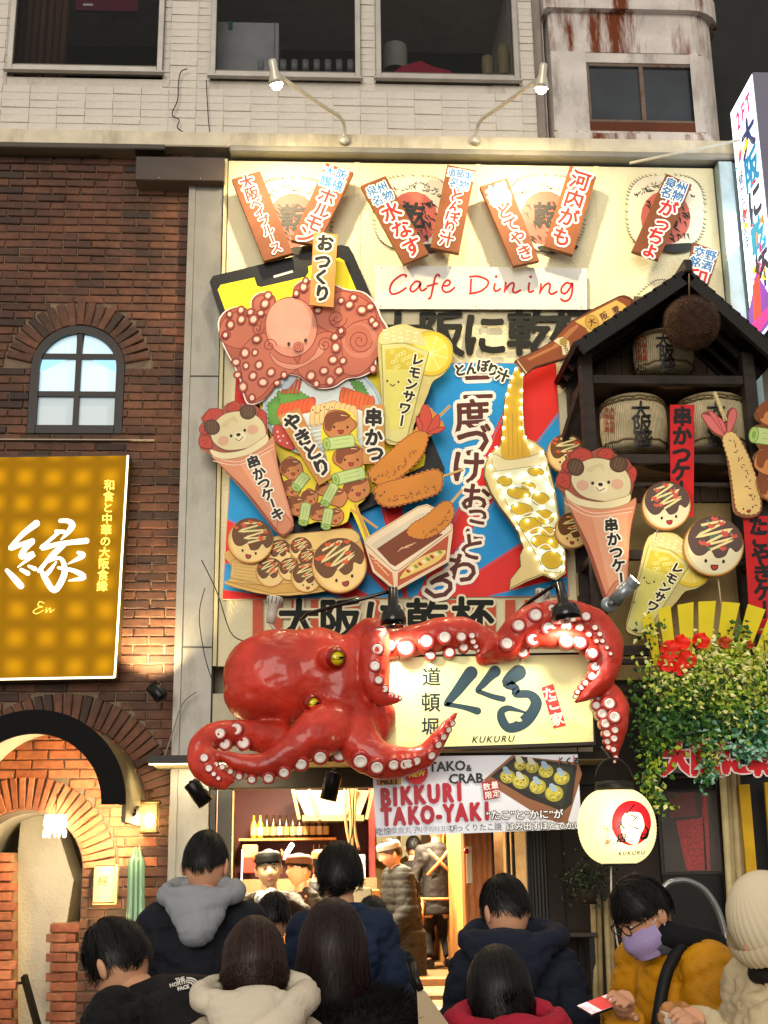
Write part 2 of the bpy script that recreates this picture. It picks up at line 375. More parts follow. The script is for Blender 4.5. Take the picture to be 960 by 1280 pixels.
# window arch and entrance arch (centre, radius) from the photograph
wc = P(98, 462, YW); wr = abs(P(155, 462, YW).x - P(42, 462, YW).x) / 2; wb = P(98, 540, YW).z
YC = 9.0; _z = P(157, 1005, YC); ar = P(30, 887, YC).z - _z.z; ac = Vector((_z.x - ar, YW, _z.z)); ari = ar - .165   # dark canopy over the entrance
ic = Vector((P(28, 1090, YW).x, 0, P(28, 1090, YW).z)); irr = P(103, 1090, YW).x - ic.x   # doorway arch
items = []; items2 = []; CO = .0725; PI_ = .242; vis = 0
for k in range(106):
    z = CO * (k + .5)
    if z > 7.66: break
    spans = [(-4.4, XE)]
    def cut(a, b):
        global spans
        o = []
        for p, q in spans:
            if b <= p or a >= q: o.append((p, q)); continue
            if p < a: o.append((p, a))
            if b < q: o.append((b, q))
        spans = o
    # upper window with its ring of standing bricks
    R = wr + .24
    if abs(z - wc.z) < R and z >= wc.z: h = math.sqrt(R * R - (z - wc.z) ** 2); cut(wc.x - h, wc.x + h)
    elif wb - .03 < z < wc.z: cut(wc.x - wr - .01, wc.x + wr + .01)
    R = irr + .27
    if z < ic.z: cut(ic.x - irr, ic.x + irr)
    elif z - ic.z < R: h = math.sqrt(R * R - (z - ic.z) ** 2); cut(ic.x - h, ic.x + h)
    R = ar + .25
    if 0 < z - ac.z < R:
        h = math.sqrt(R * R - (z - ac.z) ** 2); g = math.sqrt(max(0, ar * ar - (z - ac.z) ** 2)); cut(ac.x - h, ac.x - g); cut(ac.x + g, ac.x + h)
    x0 = -4.4 - (PI_ / 2 if k % 2 else 0) - .05
    for j in range(22):
        a, b = x0 + j * PI_, x0 + (j + 1) * PI_
        for p, q in spans:
            s, e = max(a, p), min(b, q)
            if e - s > .035:
                c = Vector(((s + e) / 2, YW + .03, z)); px, py = seen(c); w = (e - s) * 100
                sign = px < 150 and 575 < py < 845
                under = (Vector((c.x, c.z)) - Vector((ac.x, ac.z))).length < ar - .02 and z > ac.z - .3 or (z < ac.z and (Vector((c.x, c.z)) - Vector((ic.x, ic.z))).length < irr + .5 and z > ic.z)
                (items2 if under else items).append((c, e - s - .010, 0, .063, w if px > -8 and not sign and py < 1290 else w * .01))
for n, (cc, r0, r1, a0, a1, k) in enumerate([(wc, wr + .015, wr + .225, 8, 172, 19), (ac, ar + .012, ar + .24, 2, 178, 34), (Vector((ic.x, 0, ic.z)), irr + .01, irr + .25, 2, 178, 30)]):
    for i in range(k):
        a = radians(a0 + (a1 - a0) * (i + .5) / k); r = (r0 + r1) / 2; c = Vector((cc.x + r * cos(a), YW + .015, cc.z + r * sin(a)))
        px, py = seen(c); th = r * radians((a1 - a0) / k) - .012
        (items2 if n == 2 else items).append((c, r1 - r0, -a, th, 30 if px > -5 else .1))
lay(wall, items)
facing = thing('arch_facing', 'lighter orange bricks around the round doorway under the canopy', 'brick arch', (ic.x, YW, 0)); lay(facing, items2, mat=BRO)
mortar = M('#7d6c58', .9, bump=.6, bscale=90, var=.2)
# mortar backing with holes for the two openings
def holed(name, x0, x1, z0, z1, y, t, holes, mat, parent):
    "wall sheet of thickness t, holes = (cx, cz, r, zbottom) round-headed openings, built as columns"
    xs = {x0, x1}
    for cx, cz, r, zb in holes:
        for i in range(25): xs.add(max(x0, min(x1, cx - r * cos(pi * i / 24))))
    xs = sorted(xs); mb = MB(); mb.mat(mat)
    for a, b in zip(xs, xs[1:]):
        if b - a < 1e-5: continue
        m = (a + b) / 2; seg = [(z0, z1, z0, z1)]
        for cx, cz, r, zb in holes:
            if abs(m - cx) < r:
                ha = cz + math.sqrt(max(0, r * r - (a - cx) ** 2)); hb = cz + math.sqrt(max(0, r * r - (b - cx) ** 2)); o = []
                for (la, ta, lb, tb) in seg:
                    if max(ha, hb) <= min(la, lb) + 1e-6 or zb >= min(ta, tb): o.append((la, ta, lb, tb)); continue
                    if zb > la + 1e-4: o.append((la, zb, lb, zb))
                    if min(ta, tb) > max(ha, hb): o.append((ha, ta, hb, tb))
                seg = o
        for la, ta, lb, tb in seg:
            lb2, tb2 = (lb, tb)
            v = [(a, y, la), (b, y, lb2), (b, y, tb2), (a, y, ta), (a, y + t, la), (b, y + t, lb2), (b, y + t, tb2), (a, y + t, ta)]
            mb.add(v, [(0, 1, 2, 3), (5, 4, 7, 6), (0, 4, 5, 1), (3, 2, 6, 7)], False)
    return mb.link(name, None, parent)
holed('mortar', -4.4, XE, 0, 7.66, YW - .006, .31, [(wc.x, wc.z, wr, wb), (ic.x, ic.z, irr, -.01)], mortar, wall)
# fix: seg tuple holds (low_a, high_a, low_b, high_b)
bx('wall_core', (-4.4, YW + .31, 7.60), (XE, YW + .5, 7.66), mortar, wall)
# sill bricks, a pale line under the arched window
sb = MB(); sb.box((wc.x - wr - .25, YW - .045, wb - .085), (wc.x + wr + .28, YW + .02, wb - .075)); sb.link('sill_strip', M('#a89a86', .6), wall)
# ---- the arched window
fr = M('#241c18', .45); win = thing('arched_window', 'round-topped six-pane window with frosted glowing glass in the brick wall', 'window', (wc.x, YW, wb))
mb = MB(); mb.mat(fr); yf = YW - .03
def arch_ring(mb, c, ro, ri, y, t, z0, n=24, a0=0, a1=180):
    o = [(c.x + ro, z0)] + [(c.x + ro * cos(radians(a0 + (a1 - a0) * i / n)), c.z + ro * sin(radians(a0 + (a1 - a0) * i / n))) for i in range(n + 1)] + [(c.x - ro, z0)]
    q = [(c.x + ri, z0)] + [(c.x + ri * cos(radians(a0 + (a1 - a0) * i / n)), c.z + ri * sin(radians(a0 + (a1 - a0) * i / n))) for i in range(n + 1)] + [(c.x - ri, z0)]
    V = []; F = []
    for (a, b), (e, f) in zip(o, q): V += [(a, y, b), (e, y, f), (a, y + t, b), (e, y + t, f)]
    for i in range(len(o) - 1):
        k = 4 * i; F += [(k, k + 4, k + 5, k + 1), (k + 1, k + 5, k + 7, k + 3), (k, k + 2, k + 6, k + 4), (k + 2, k + 3, k + 7, k + 6)]
    mb.add(V, F, False)
arch_ring(mb, wc, wr + .012, wr - .055, yf, .1, wb - .02); mb.box((wc.x - wr + .05, yf, wb - .02), (wc.x + wr - .05, yf + .1, wb + .05))
mb.link('window_frame', None, win)
zt = [wb + .05, P(98, 493, YW).z, P(98, 446, YW).z]; bw = .022
bars = MB(); bars.mat(fr); bars.box((wc.x - bw, yf + .012, wb + .05), (wc.x + bw, yf + .09, wc.z + wr - .05))
for z in zt[1:]: bars.box((wc.x - wr + .05, yf + .015, z - bw), (wc.x + wr - .05, yf + .08, z + bw))
bars.link('glazing_bar', None, win)
def pane_mat(name, c0, c1, z0, z1, hot):
    m = bpy.data.materials.new(name); m.use_nodes = True; t = m.node_tree; b = t.nodes['Principled BSDF']; L = t.links.new
    b.inputs['Base Color'].default_value = lin('#b8c4c8'); b.inputs['Roughness'].default_value = .35
    b.inputs['Transmission Weight'].default_value = 0; b.inputs['Emission Color'].default_value = lin(c0); b.inputs['Emission Strength'].default_value = hot; return m
def pane(pts, z, em):
    mb = MB(); mb.mat(pane_mat('frosted_glass', '#a9d4e4', '#fff', 0, 1, em)); mb.prism([(x, yf + .045, z_) for x, z_ in pts], [(x, yf + .055, z_) for x, z_ in pts]); mb.link('pane', None, win)
ri = wr - .05
for s in (-1, 1):
    for z0, z1, em in ((zt[0], zt[1] - bw, .16), (zt[1] + bw, zt[2] - bw, .62)):
        a, b = wc.x + s * bw, wc.x + s * ri; pane([(a, z0), (b, z0), (b, z1), (a, z1)][::s], z0, em)
    pts = [(wc.x + s * bw, zt[2] + bw)] + [(wc.x + s * ri * cos(radians(a)), wc.z + ri * sin(radians(a))) for a in range(-4, 88, 8)]
    pane(pts[::s], 0, .62)
bulb = MB(); bulb.ball((wc.x, YW + .16, wc.z + .03), .06); bulb.link('bulb', M('#eafaff', emit=8, var=0), win)
# ---- dark steel band of the entrance arch and what is seen through it
band = thing('arch_canopy', 'dark half-round canopy with pale lining over the restaurant entrance', 'canopy', (ac.x, YW, ac.z))
mb = MB(); mb.mat(M('#0a0908', .8, bump=.2, bscale=80, spec=.2)); arch_ring(mb, ac, ar, ari, YC, .03, ac.z, 36); mb.link('front_band', None, band)
mb = MB(); mb.mat(M('#6e6448', .55, bump=.3)); arch_ring(mb, ac, ar - .002, ar - .03, YC + .03, .95, ac.z - .12, 36); mb.link('outer_shell', None, band)
pm = M('#cfc6ae', .9, bump=.9, bscale=45, var=.1, scale=4)
mb = MB(); mb.mat(pm); arch_ring(mb, ac, ar - .04, ar - .06, YC + .03, .95, ac.z, 36); mb.link('lining', None, band)
hall = thing('entrance_passage', 'plastered passage behind the round brick doorway', 'passage', (ic.x, YW + .35, 0))
# passage: plaster side walls, vault and a far brick pier
ps = MB(); ps.mat(pm)
Yb = YW + 2.8
n = 16
for i in range(n):
    a0, a1 = pi * i / n, pi * (i + 1) / n
    q = [(ic.x + irr * cos(a), y, ic.z + irr * sin(a)) for y in (YW + .3, Yb) for a in (a0, a1)]; ps.add(q, [(0, 1, 3, 2)], True)
for s in (-1, 1): x = ic.x + s * irr; ps.add([(x, YW + .3, 0), (x, Yb, 0), (x, Yb, ic.z), (x, YW + .3, ic.z)], [(0, 1, 2, 3)])
ps.link('passage_plaster', None, hall)
# inner plaster pier with a slanting edge, brick at its foot
pl = Plane(YW + .75)
slab('plaster_pier', pl, [(28, 1000), (62, 1006), (92, 1100), (84, 1150), (70, 1200), (62, 1290), (2, 1290), (18, 1120)], .5, pm, hall)
slab('plaster_back', Plane(YW + 1.9), [(-60, 960), (120, 960), (120, 1290), (-60, 1290)], .1, M('#b5aa90', .9, bump=.6), hall)
pb = [(Vector(P(x, 1160 + k * 12.2, YW + .6)), .16 if (k + i) % 2 else .1, 0, .063, 1) for k in range(11) for i, x in enumerate((72, 88))]
lay(hall, pb, mat=BRO)
pb = [(Vector(P(x, 1072 + k * 12.2, YW + .55)), .16, 0, .063, 1) for k in range(18) for i, x in enumerate((-16 + 6 * (k % 2), 3 + 6 * (k % 2)))]
lay(hall, pb, mat=BRO)
slab('pier_core', Plane(YW + .62), [(64, 1154), (97, 1154), (97, 1300), (64, 1300)], .4, M('#b08a64', .9, bump=.5), hall); slab('pier_core', Plane(YW + .57), [(-30, 1066), (16, 1066), (16, 1300), (-30, 1300)], .4, M('#b08a64', .9, bump=.5), hall)
bx('passage_floor', (-3.6, YW + .3, 0), (XE, Yb, .12), M('#6b5a45', .7), hall)
# ---- steel column between the two shops
st = thing('steel_column', 'tall brushed steel column between brick wall and cream sign panels', 'column', (-.95, YW, 0))
stm = M('#76736a', .38, .55, var=.08, bump=.06, bscale=20, dirt=('#5a5548', 3, .3, .5)); xa = XE + .005
bx('column_casing', (xa, YW - .1, .0), (-.80, YW + .2, 7.50), stm, st, .006)
bx('edge_profile', (xa - .03, YW - .07, 0), (xa + .03, YW - .11, 7.5), M('#77736a', .4, .6), st, .003)
for z in (3.3, 5.55): bx('joint_cover', (xa - .002, YW - .104, z), (-.797, YW - .1, z + .012), M('#3b3833', .5), st)
cv = thing('dark_metal_box', 'flat dark brown metal box hanging under the ledge above the brick wall', 'box', P(225, 225, 9.85))
a = P(170, 195, 9.8); b = P(280, 226, 9.8); bx('casing', (a.x, 9.8, b.z), (b.x, 9.98, a.z), M('#4a3f38', .55, bump=.15), cv, .006)
for x in (a.x + .2, b.x - .2): MB().ball((x, 9.798, b.z + .02), .006, 6, 4).link('screw', M('#999', .4, .8), cv)
# ---- upper storey
up = thing('upper_building', 'upper storey of pale painted tiles with three dark windows above the signs', 'building', (1, YW, 7.6))
wm = M('#d3cbbe', .85, bump=1, bscale=70, var=.08, dirt=('#8a7f70', 1.4, .5, .55)); yt = YW + .02
XR = P(683, 100, YW).x; zl = 7.80; ztop = 10.6
wins = [(P(8, 88, YW), P(203, 88, YW)), (P(262, 97, YW), P(451, 97, YW)), (P(470, 101, YW), P(650, 101, YW))]
WB = [P(100, 88, YW).z - .01, P(350, 97, YW).z, P(560, 100, YW).z]
bx('wall_core', (-5.2, YW + .036, zl), (XR, YW + .5, min(WB) - .02), wm, up)
xs = [-5.2, wins[0][0].x, wins[0][1].x, wins[1][0].x, wins[1][1].x, wins[2][0].x, wins[2][1].x, XR]
for i in range(0, 8, 2): bx('wall_pier', (xs[i], YW + .036, min(WB) - .02), (xs[i + 1], YW + .5, ztop), wm, up)
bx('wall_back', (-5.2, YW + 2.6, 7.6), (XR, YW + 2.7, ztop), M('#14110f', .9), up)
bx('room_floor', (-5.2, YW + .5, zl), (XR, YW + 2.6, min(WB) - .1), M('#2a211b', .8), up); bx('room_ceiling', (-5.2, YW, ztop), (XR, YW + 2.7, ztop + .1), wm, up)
bx('end_wall', (XR - .08, YW + .5, 7.6), (XR, YW + 2.6, ztop), wm, up)
it = []; TC = .0755; TP = .243
for k in range(30):
    z = zl + .1 + TC * (k + .5)
    for j in range(34):
        a = -5.2 + j * TP; b = a + TP
        if z + TC / 2 > min(WB) - .03: sp = [(xs[i], xs[i + 1]) for i in range(0, 8, 2)]
        else: sp = [(-5.2, XR)]
        for p, q in sp:
            s, e = max(a, p), min(b, q)
            if e - s > .02: c = Vector(((s + e) / 2, yt + .0285, z)); px, py = seen(c); it.append((c, e - s - .0055, 0, TC - .0045, (e - s) if px > -20 and py > -20 else .001))
lay(up, it, 'tile', 300, TILE, TC - .002, .0215, 'tiling', .24, .002)
bx('ledge', (-5.2, YW - .16, 7.655), (3.9, YW + .06, zl), M('#d8cdb2', .7, bump=.4, bscale=50, dirt=('#8d8265', 2, .3)), up, .01)
bx('gutter', (-5.2, YW - .19, 7.60), (-1.3, YW - .02, 7.652), M('#4c453b', .5, bump=.3), up, .008)
bx('gutter', (-.75, YW - .20, 7.585), (3.9, YW - .02, 7.652), M('#8d897c', .45, .3, bump=.2), up, .012)
al = M('#a9a49c', .4, .5, bump=.1)
def window(c0, c1, zb, mull=None, parent=up, name='window', h=1.3, fw=.05, frm=al, gl=None):
    w = MB(); w.mat(frm); x0, x1 = c0, c1; zt = zb + h; y = YW - .02
    for a, b in (((x0, zb), (x0 + fw, zt)), ((x1 - fw, zb), (x1, zt)), ((x0 + fw, zb), (x1 - fw, zb + fw)), ((x0 + fw, zt - fw), (x1 - fw, zt))): w.box((a[0], y, a[1]), (b[0], y + .09, b[1]), .004)
    w.box((x0 - .02, y - .03, zb - .025), (x1 + .02, y + .02, zb - .002), .004)
    w = w.link(name, None, parent)
    bx('inner_frame', (x0 + fw, y + .04, zb + fw), (x1 - fw, y + .06, zb + fw + .035), M('#6f6a60', .5, .4), w)
    bx('pane', (x0 + fw, y + .048, zb + fw + .035), (x1 - fw, y + .054, zt - fw), gl or glass('#12171a', .28), w)
    return w
for (a, b), zb in zip(wins, WB): window(a.x, b.x, zb)
# things seen behind the panes
def simple(name, label, cat, mb, mat=None, group=None): o = mb.link(name, mat); return tag(o, label, cat, group)
yi = YW + .35
a, b = P(272, 27, yi), P(348, 92, yi); q = MB(); q.mat(M('#b9bcc0', .5)).box((a.x, yi, b.z), (b.x, yi + .5, a.z), .004); q.mat(M('#8d9094', .5)).box((b.x - .045, yi - .012, b.z), (b.x - .035, yi, a.z))
q.mat(M('#2b7a55', .6)).box((a.x + .1, yi - .008, a.z - .09), (a.x + .14, yi - .002, a.z + .005)); simple('refrigerator', 'white refrigerator with green tape behind the middle window', 'refrigerator', q)
for i in range(9):
    c = P(326 + i * 14, 88, yi); q = MB(); q.mat(glass('#c8ccd0', .35, .05)).lathe(c, [(.001, 0), (.03, 0), (.034, .1), (.03, .1), (.027, .01)], 12)
    simple('drinking_glass', '%s drinking glass in the row inside the middle window' % ('first second third fourth fifth sixth seventh eighth ninth'.split()[i]), 'glass', q, group='glasses behind the middle window')
q = MB(); q.mat(M('#b02040', .8, bump=.5)); cc = P(528, 92, yi)
q.v = []; pts = [(-.3, 0), (-.2, .09), (-.02, .16), (.1, .1), (.25, .06), (.33, 0)]; q.prism([(cc.x + x, yi, cc.z - .02 + z) for x, z in pts], [(cc.x + x * .9, yi + .3, cc.z - .02 + z) for x, z in pts]); simple('red_cloth', 'crumpled red cloth inside the right upper window', 'cloth', q)
q = MB(); q.mat(M('#a8aaa4', .4)); c = P(494, 90, yi + .3); q.lathe(c, [(.12, 0), (.12, .25), (.115, .27), (.001, .27)], 20); simple('white_pot', 'white round cooking pot inside the right upper window', 'pot', q)
for i, x in enumerate((610, 630)):
    q = MB(); q.mat(M('#9b8f6a', .5)); c = P(x, 95, yi + .1); q.lathe(c, [(.05, 0), (.06, .12 + i * .1), (.05, .2 + i * .12), (.001, .2 + i * .12)], 14); simple('paper_bag', ('taller' if i else 'shorter') + ' beige tub at the right end inside the right upper window', 'tub', q)
q = MB(); q.mat(M('#5a3a26', .7, bump=.4, wave=('X', 8, 3)))
for i in range(8):
    a = P(20 + i * 9, 0, YW + .25); q.tube([(a.x, YW + .25, WB[0] + .04), (a.x + .01, YW + .27, ztop - .05)], .035, 8)
simple('brown_curtain', 'brown curtain hanging in the left upper window', 'curtain', q)
q = MB(); q.mat(M('#6b2036', .8)); a = P(95, 0, YW + .3); b = P(172, 14, YW + .3); q.box((a.x, YW + .3, b.z), (b.x, YW + .34, ztop - .1)); q.mat(M('#e6e2da')); c = P(108, 6, YW + .295)
q.box((c.x - .03, YW + .293, c.z - .01), (c.x + .06, YW + .299, c.z + .012)); simple('red_banner', 'dark red banner seen through the left upper window', 'banner', q)
# cracks / wires on the tiles
def wire(label, pts, r, Y, mat=None, name='hanging_wire', cat='wire'):
    q = MB(); q.mat(mat or M('#1c1a18', .5)); q.tube(crom([tuple(P(x, y, Y if not isinstance(Y, (list, tuple)) else Y[i])) for i, (x, y) in enumerate(pts)], 5, False), r, 6); return simple(name, label, cat, q)
wire('thin black wire with a kink hanging on the tiles left of the lamps', [(234, 86), (226, 90), (223, 105), (222, 125), (215, 143), (224, 150), (222, 160), (236, 170), (243, 188)], .005, 9.98)
wire('short straight black wire on the tiles beside the middle window corner', [(258, 100), (259, 125), (262, 165), (268, 187)], .004, 9.985)
# ---- concrete bay of the neighbour on the right
cm = M('#c9c1b9', .85, bump=.7, bscale=30, var=.14, scale=3, dirt=('#6d6257', 2.2, .35, .54)); bay = thing('concrete_bay', 'rust streaked concrete bay with a small dark window, upper right', 'building', (3, YW, 7.7))
x0, x1 = P(690, 100, YW - .1).x, P(905, 100, YW - .1).x; xa0, xa1 = P(737, 150, YW - .1).x, P(876, 150, YW - .1).x; za = P(800, 152, YW - .1).z; zb = P(800, 78, YW - .1).z; zt_ = P(800, 24, YW).z; yb = YW - .1
rus = M('#cbc3bb', .85, bump=.7, bscale=30, var=.14, dirt=('#6b3214', 4.5, .14, .50, .62))
def roundbox(name, x0, x1, y0, y1, z0, z1, r, mat, parent):
    o = [(x0, y1), (x0, y0 + .03), (x0 + .03, y0)] + [(x1 - r + r * sin(radians(a)), y0 + r - r * cos(radians(a))) for a in range(0, 91, 15)] + [(x1, y1)]
    return MB().mat(mat).prism([(x, y, z1) for x, y in o], [(x, y, z0) for x, y in o]).link(name, None, parent)
bx('bay_wall', (x0, yb, za - .1), (xa0, YW + .6, zb + .1), cm, bay); roundbox('bay_wall', xa1, x1, yb, YW + .8, za - .1, zb + .1, .3, cm, bay)
roundbox('bay_wall', x0, x1, yb, YW + .8, zb + .1, zt_ - .02, .3, rus, bay); roundbox('bay_wall', x0, x1, yb, YW + .8, 7.66, za - .1, .3, rus, bay)
bx('bay_wall', (xa0, YW + .1, za - .1), (xa1, YW + .6, za), cm, bay); roundbox('parapet_band', x0 - .05, x1 + .06, yb - .07, YW + .8, zt_ - .02, zt_ + .2, .34, rus, bay)
roundbox('sill_band', x0, x1 - .05, yb - .03, YW, 7.70, za - .14, .25, rus, bay)
bx('window_lining', (xa0, yb + .01, za - .1), (xa1, yb + .1, za), M('#5a2f1c', .8), bay); bx('window_lining', (xa0, yb + .01, zb), (xa1, yb + .1, zb + .1), cm, bay)
wf = MB(); wf.mat(M('#6e5f52', .6, .2, dirt=('#5a2a12', 9)));
for a, b in (((xa0, za), (xa0 + .03, zb)), ((xa1 - .03, za), (xa1, zb)), ((xa0 + .03, za), (xa1 - .03, za + .03)), ((xa0 + .03, zb - .03), (xa1 - .03, zb)), (((xa0 + xa1) / 2 - .02, za + .03), ((xa0 + xa1) / 2 + .02, zb - .03))): wf.box((a[0], yb + .02, a[1]), (b[0], yb + .07, b[1]), .003)
wf = wf.link('window', None, bay)
for s in (0, 1): xm = (xa0 + xa1) / 2; bx('pane', ((xa0 + .03, xm + .02)[s], yb + .045, za + .03), ((xm - .02, xa1 - .03)[s], yb + .05, zb - .03), M('#2b3238', .12, spec=.7, var=.3, scale=3), wf)
bx('drain_pipe', (x0 - .13, YW - .02, 7.66), (x0 - .045, YW + .08, 10.2), M('#8a8078', .6, dirt=('#4a423a', 4, .3)), bay, .02)
bx('railing', (P(765, 5, YW).x, YW, zt_ + .2), (P(850, 5, YW).x, YW + .03, zt_ + .26), M('#3a3a3a', .5), bay)
nb = thing('dark_neighbour', 'dark building face at the upper right behind the bright sign', 'building', (4.4, 11, 0)); bx('wall', (x1 + .05, 10.9, 0), (8, 11.2, 12), M('#2a2b2a', .8, bump=.4), nb)
bx('wall_panel', (x1 + .1, 10.85, 7.3), (x1 + .9, 10.895, 12), M('#232423', .8), nb)
# body of the building behind the signs
body = thing('shop_building', 'plastered front wall carrying the big sign panels of the takoyaki shop', 'building', (1.4, YW, 2.6))
bx('front_wall', (-.795, YW + .12, 2.75), (3.9, YW + .4, 7.66), M('#8f8873', .9), body)
bx('side_wall', (3.9, YW - .2, 0), (4.1, YW + 6, 7.66), M('#55504a', .9), body)
# ================================================================= THE SIGN WALL
def O(l, ox, oy, k): return [(ox + q[0] / k, oy + q[1] / k) + tuple(q[2:]) for q in l]
CREAM = M('#e6dcb4', .75, var=.05, scale=2, bump=.8, bscale=55)
YP = 9.9; pp = Plane(YP)
big = thing('sign_panels', 'four tall cream stucco panels printed with sake barrels and orange stripes', 'sign board', pp(590, 750))
zt, zb_ = 7.555, P(500, 832, YP).z; xe = [pp(x, 300).x for x in (283, 447, 601, 751, 900)]
for a, b in zip(xe, xe[1:]): bx('panel', (a + .004, YP, zb_), (b - .004, YP + .03, zt), CREAM, big, .004)
for a in xe[1:-1]: bx('joint_strip', (a - .022, YP - .006, zb_), (a + .022, YP - .0005, zt), CREAM, big)
bx('side_post', (xe[-1] + .005, YP - .12, 2.9), (xe[-1] + .13, YP + .2, zt), M('#a9bcc2', .4, .3, var=.1, dirt=('#5f7a80', 5, .3)), big, .005)
bx('side_post', (xe[-1] + .135, YP - .1, 2.9), (xe[-1] + .22, YP + .2, zt), M('#8fa4aa', .4, .3, var=.1), big, .005)
bx('edge_profile', (xe[0] - .03, YP - .03, zb_), (xe[0] - .002, YP + .03, zt), M('#bfb58c', .5, .2), big)
rd = random.Random(11)
A = Art(pp, .007)
K = '#262722'
def barrel_print(cx, cy, rope=True):
    A.sp([(cx - 44, cy - 30), (cx - 20, cy - 42), (cx + 20, cy - 42), (cx + 44, cy - 30), (cx + 46, cy + 24), (cx + 22, cy + 46), (cx - 22, cy + 46), (cx - 46, cy + 24)], M('#e4dcc0', .7, var=.03))
    A.ell(cx, cy + 8, 31, 34, col='#bf6252')
    for k in range(46):
        a = rd.uniform(-2.9, -.25); x, y = cx + 42 * cos(a) * rd.uniform(.75, 1), cy - 16 + 22 * sin(a) * rd.uniform(.6, 1.05); q = rd.uniform(-1, 1)
        A.line([(x, y, .4), (x + 4 * q, y + 3, 1.5), (x + 8 * q, y + 2, .4)], 1, K)
    for k in range(60):
        x, y = cx + rd.uniform(-27, 27), cy + rd.uniform(-14, 36); q = rd.uniform(-.6, .6)
        A.line([(x, y, .6), (x + 3, y + 4 * q, 2.2), (x + 6 + 3 * q, y + 6, .5)], 1, K)
    A.text('乾', cx, cy + 5, 34, K, bold=.03, sx=.9)
    for k in range(60):
        a = 2 * pi * k / 60; c, s_ = cos(a), sin(a); x, y = cx + 49 * (abs(c) ** .6) * (1 if c > 0 else -1), cy + 46 * (abs(s_) ** .7) * (1 if s_ > 0 else -1)
        A.line([(x - 2, y - 1, .5), (x, y + 1.5, 1.2), (x + 2.5, y + 1, .5)], 1, K)
    A.sp([(cx - 10, cy + 44), (cx + 30, cy + 40), (cx + 40, cy + 46), (cx + 10, cy + 52)], K)
for cx, cy in ((366, 268), (516, 266), (681, 266), (831, 266)): barrel_print(cx, cy)
def black_slogan(chars, ol, size):
    for ch, x, y in chars: A.text(ch, x, y, size, M('#151610', .7, var=.3, scale=40), bold=.034, ol=ol, olw=.045)
black_slogan([('大', 497, 421), ('阪', 551, 420), ('に', 605, 421), ('乾', 662, 418), ('杯', 716, 414)], None, 60)
for i in range(17):
    x = 316 + i * 24.2
    A.poly([(x, 751), (x + 12.5, 751), (x + 12.5, 800), (x, 800)], '#c04a22')
black_slogan([('大', 374, 776), ('阪', 425, 776), ('に', 479, 776), ('乾', 533, 776), ('杯', 590, 774)], '#e6dcb4', 54)
for i in range(14):
    t = i / 13; x, y = 792 + 40 * t, 372 - 14 * sin(t * 2.4) - 10 * t; A.line([(x, y, .6), (x + 2, y + 2, 1.4), (x + 4, y, .6)], 1, K)
A.link('printed_picture', big)
# ---- red and blue rayed board
pr = Plane(9.865); fan = board('rayed_board', 'large board painted with red and blue rays behind the cartoon food', 'sign board', pr, [(296, 452), (695, 454), (711, 745), (278, 749)], .025, M('#e8452a', .4), M('#ddd', .5), surf='panel')
A = Art(pr); BL = '#0e93d6'; RD = '#e0241a'; cx, cy = 510, 770
quad = [(296.5, 452.5), (694.5, 454.5), (710.5, 744.5), (278.5, 748.5)]
def clip(poly, quad):
    out = poly
    for i in range(4):
        a, b = quad[i], quad[(i + 1) % 4]; s = lambda p: (b[0] - a[0]) * (p[1] - a[1]) - (b[1] - a[1]) * (p[0] - a[0]); n = []
        for j in range(len(out)):
            p, q = out[j], out[(j + 1) % len(out)]; sp, sq = s(p), s(q)
            if sp >= 0: n.append(p)
            if sp * sq < 0: t = sp / (sp - sq); n.append((p[0] + (q[0] - p[0]) * t, p[1] + (q[1] - p[1]) * t))
        out = n
        if len(out) < 3: return []
    return out
an = [-2, 14, 33, 53.6, 65, 93, 104, 122, 133, 152, 164, 172, 182]
for i in range(12):
    a, b = radians(an[i]), radians(an[i + 1]); p = clip([(cx, cy), (cx + 900 * cos(a), cy - 900 * sin(a)), (cx + 900 * cos(b), cy - 900 * sin(b))], quad)
    if p: A.poly(p, BL if i % 2 == 0 else RD)
for i in range(1, 12):
    a = radians(an[i]); p = clip([(cx + 4, cy), (cx + 900 * cos(a + .0022), cy - 900 * sin(a + .0022)), (cx + 900 * cos(a - .0022), cy - 900 * sin(a - .0022))], quad)
    if p: A.poly(p, '#9a7f9c')
TX = '#5b2416'; WH = '#fff6e2'
for ch, x, y, sz, r in (('二', 597, 484, 37, -2), ('度', 590, 522, 43, -3), ('づ', 592, 552, 43, 0), ('け', 585, 585, 42, 3), ('お', 594, 623, 36, 8), ('っ', 597, 642, 30, 12), ('こ', 594, 662, 30, 12), ('と', 589, 684, 32, 18), ('わ', 577, 712, 38, 14), ('り', 549, 735, 40, 58)):
    A.text(ch, x, y, sz * 1.06, TX, r, bold=.03, ol=WH, olw=.10)
for ch, x, y, r in (('と', 575, 463, -14), ('ん', 590, 461, -5), ('ぼ', 604, 458, 6), ('り', 616, 463, 14), ('汁', 628, 470, 22)): A.text(ch, x, y, 17, K, r, bold=.05, ol=WH, olw=.1)
A.link('painted_rays', fan)
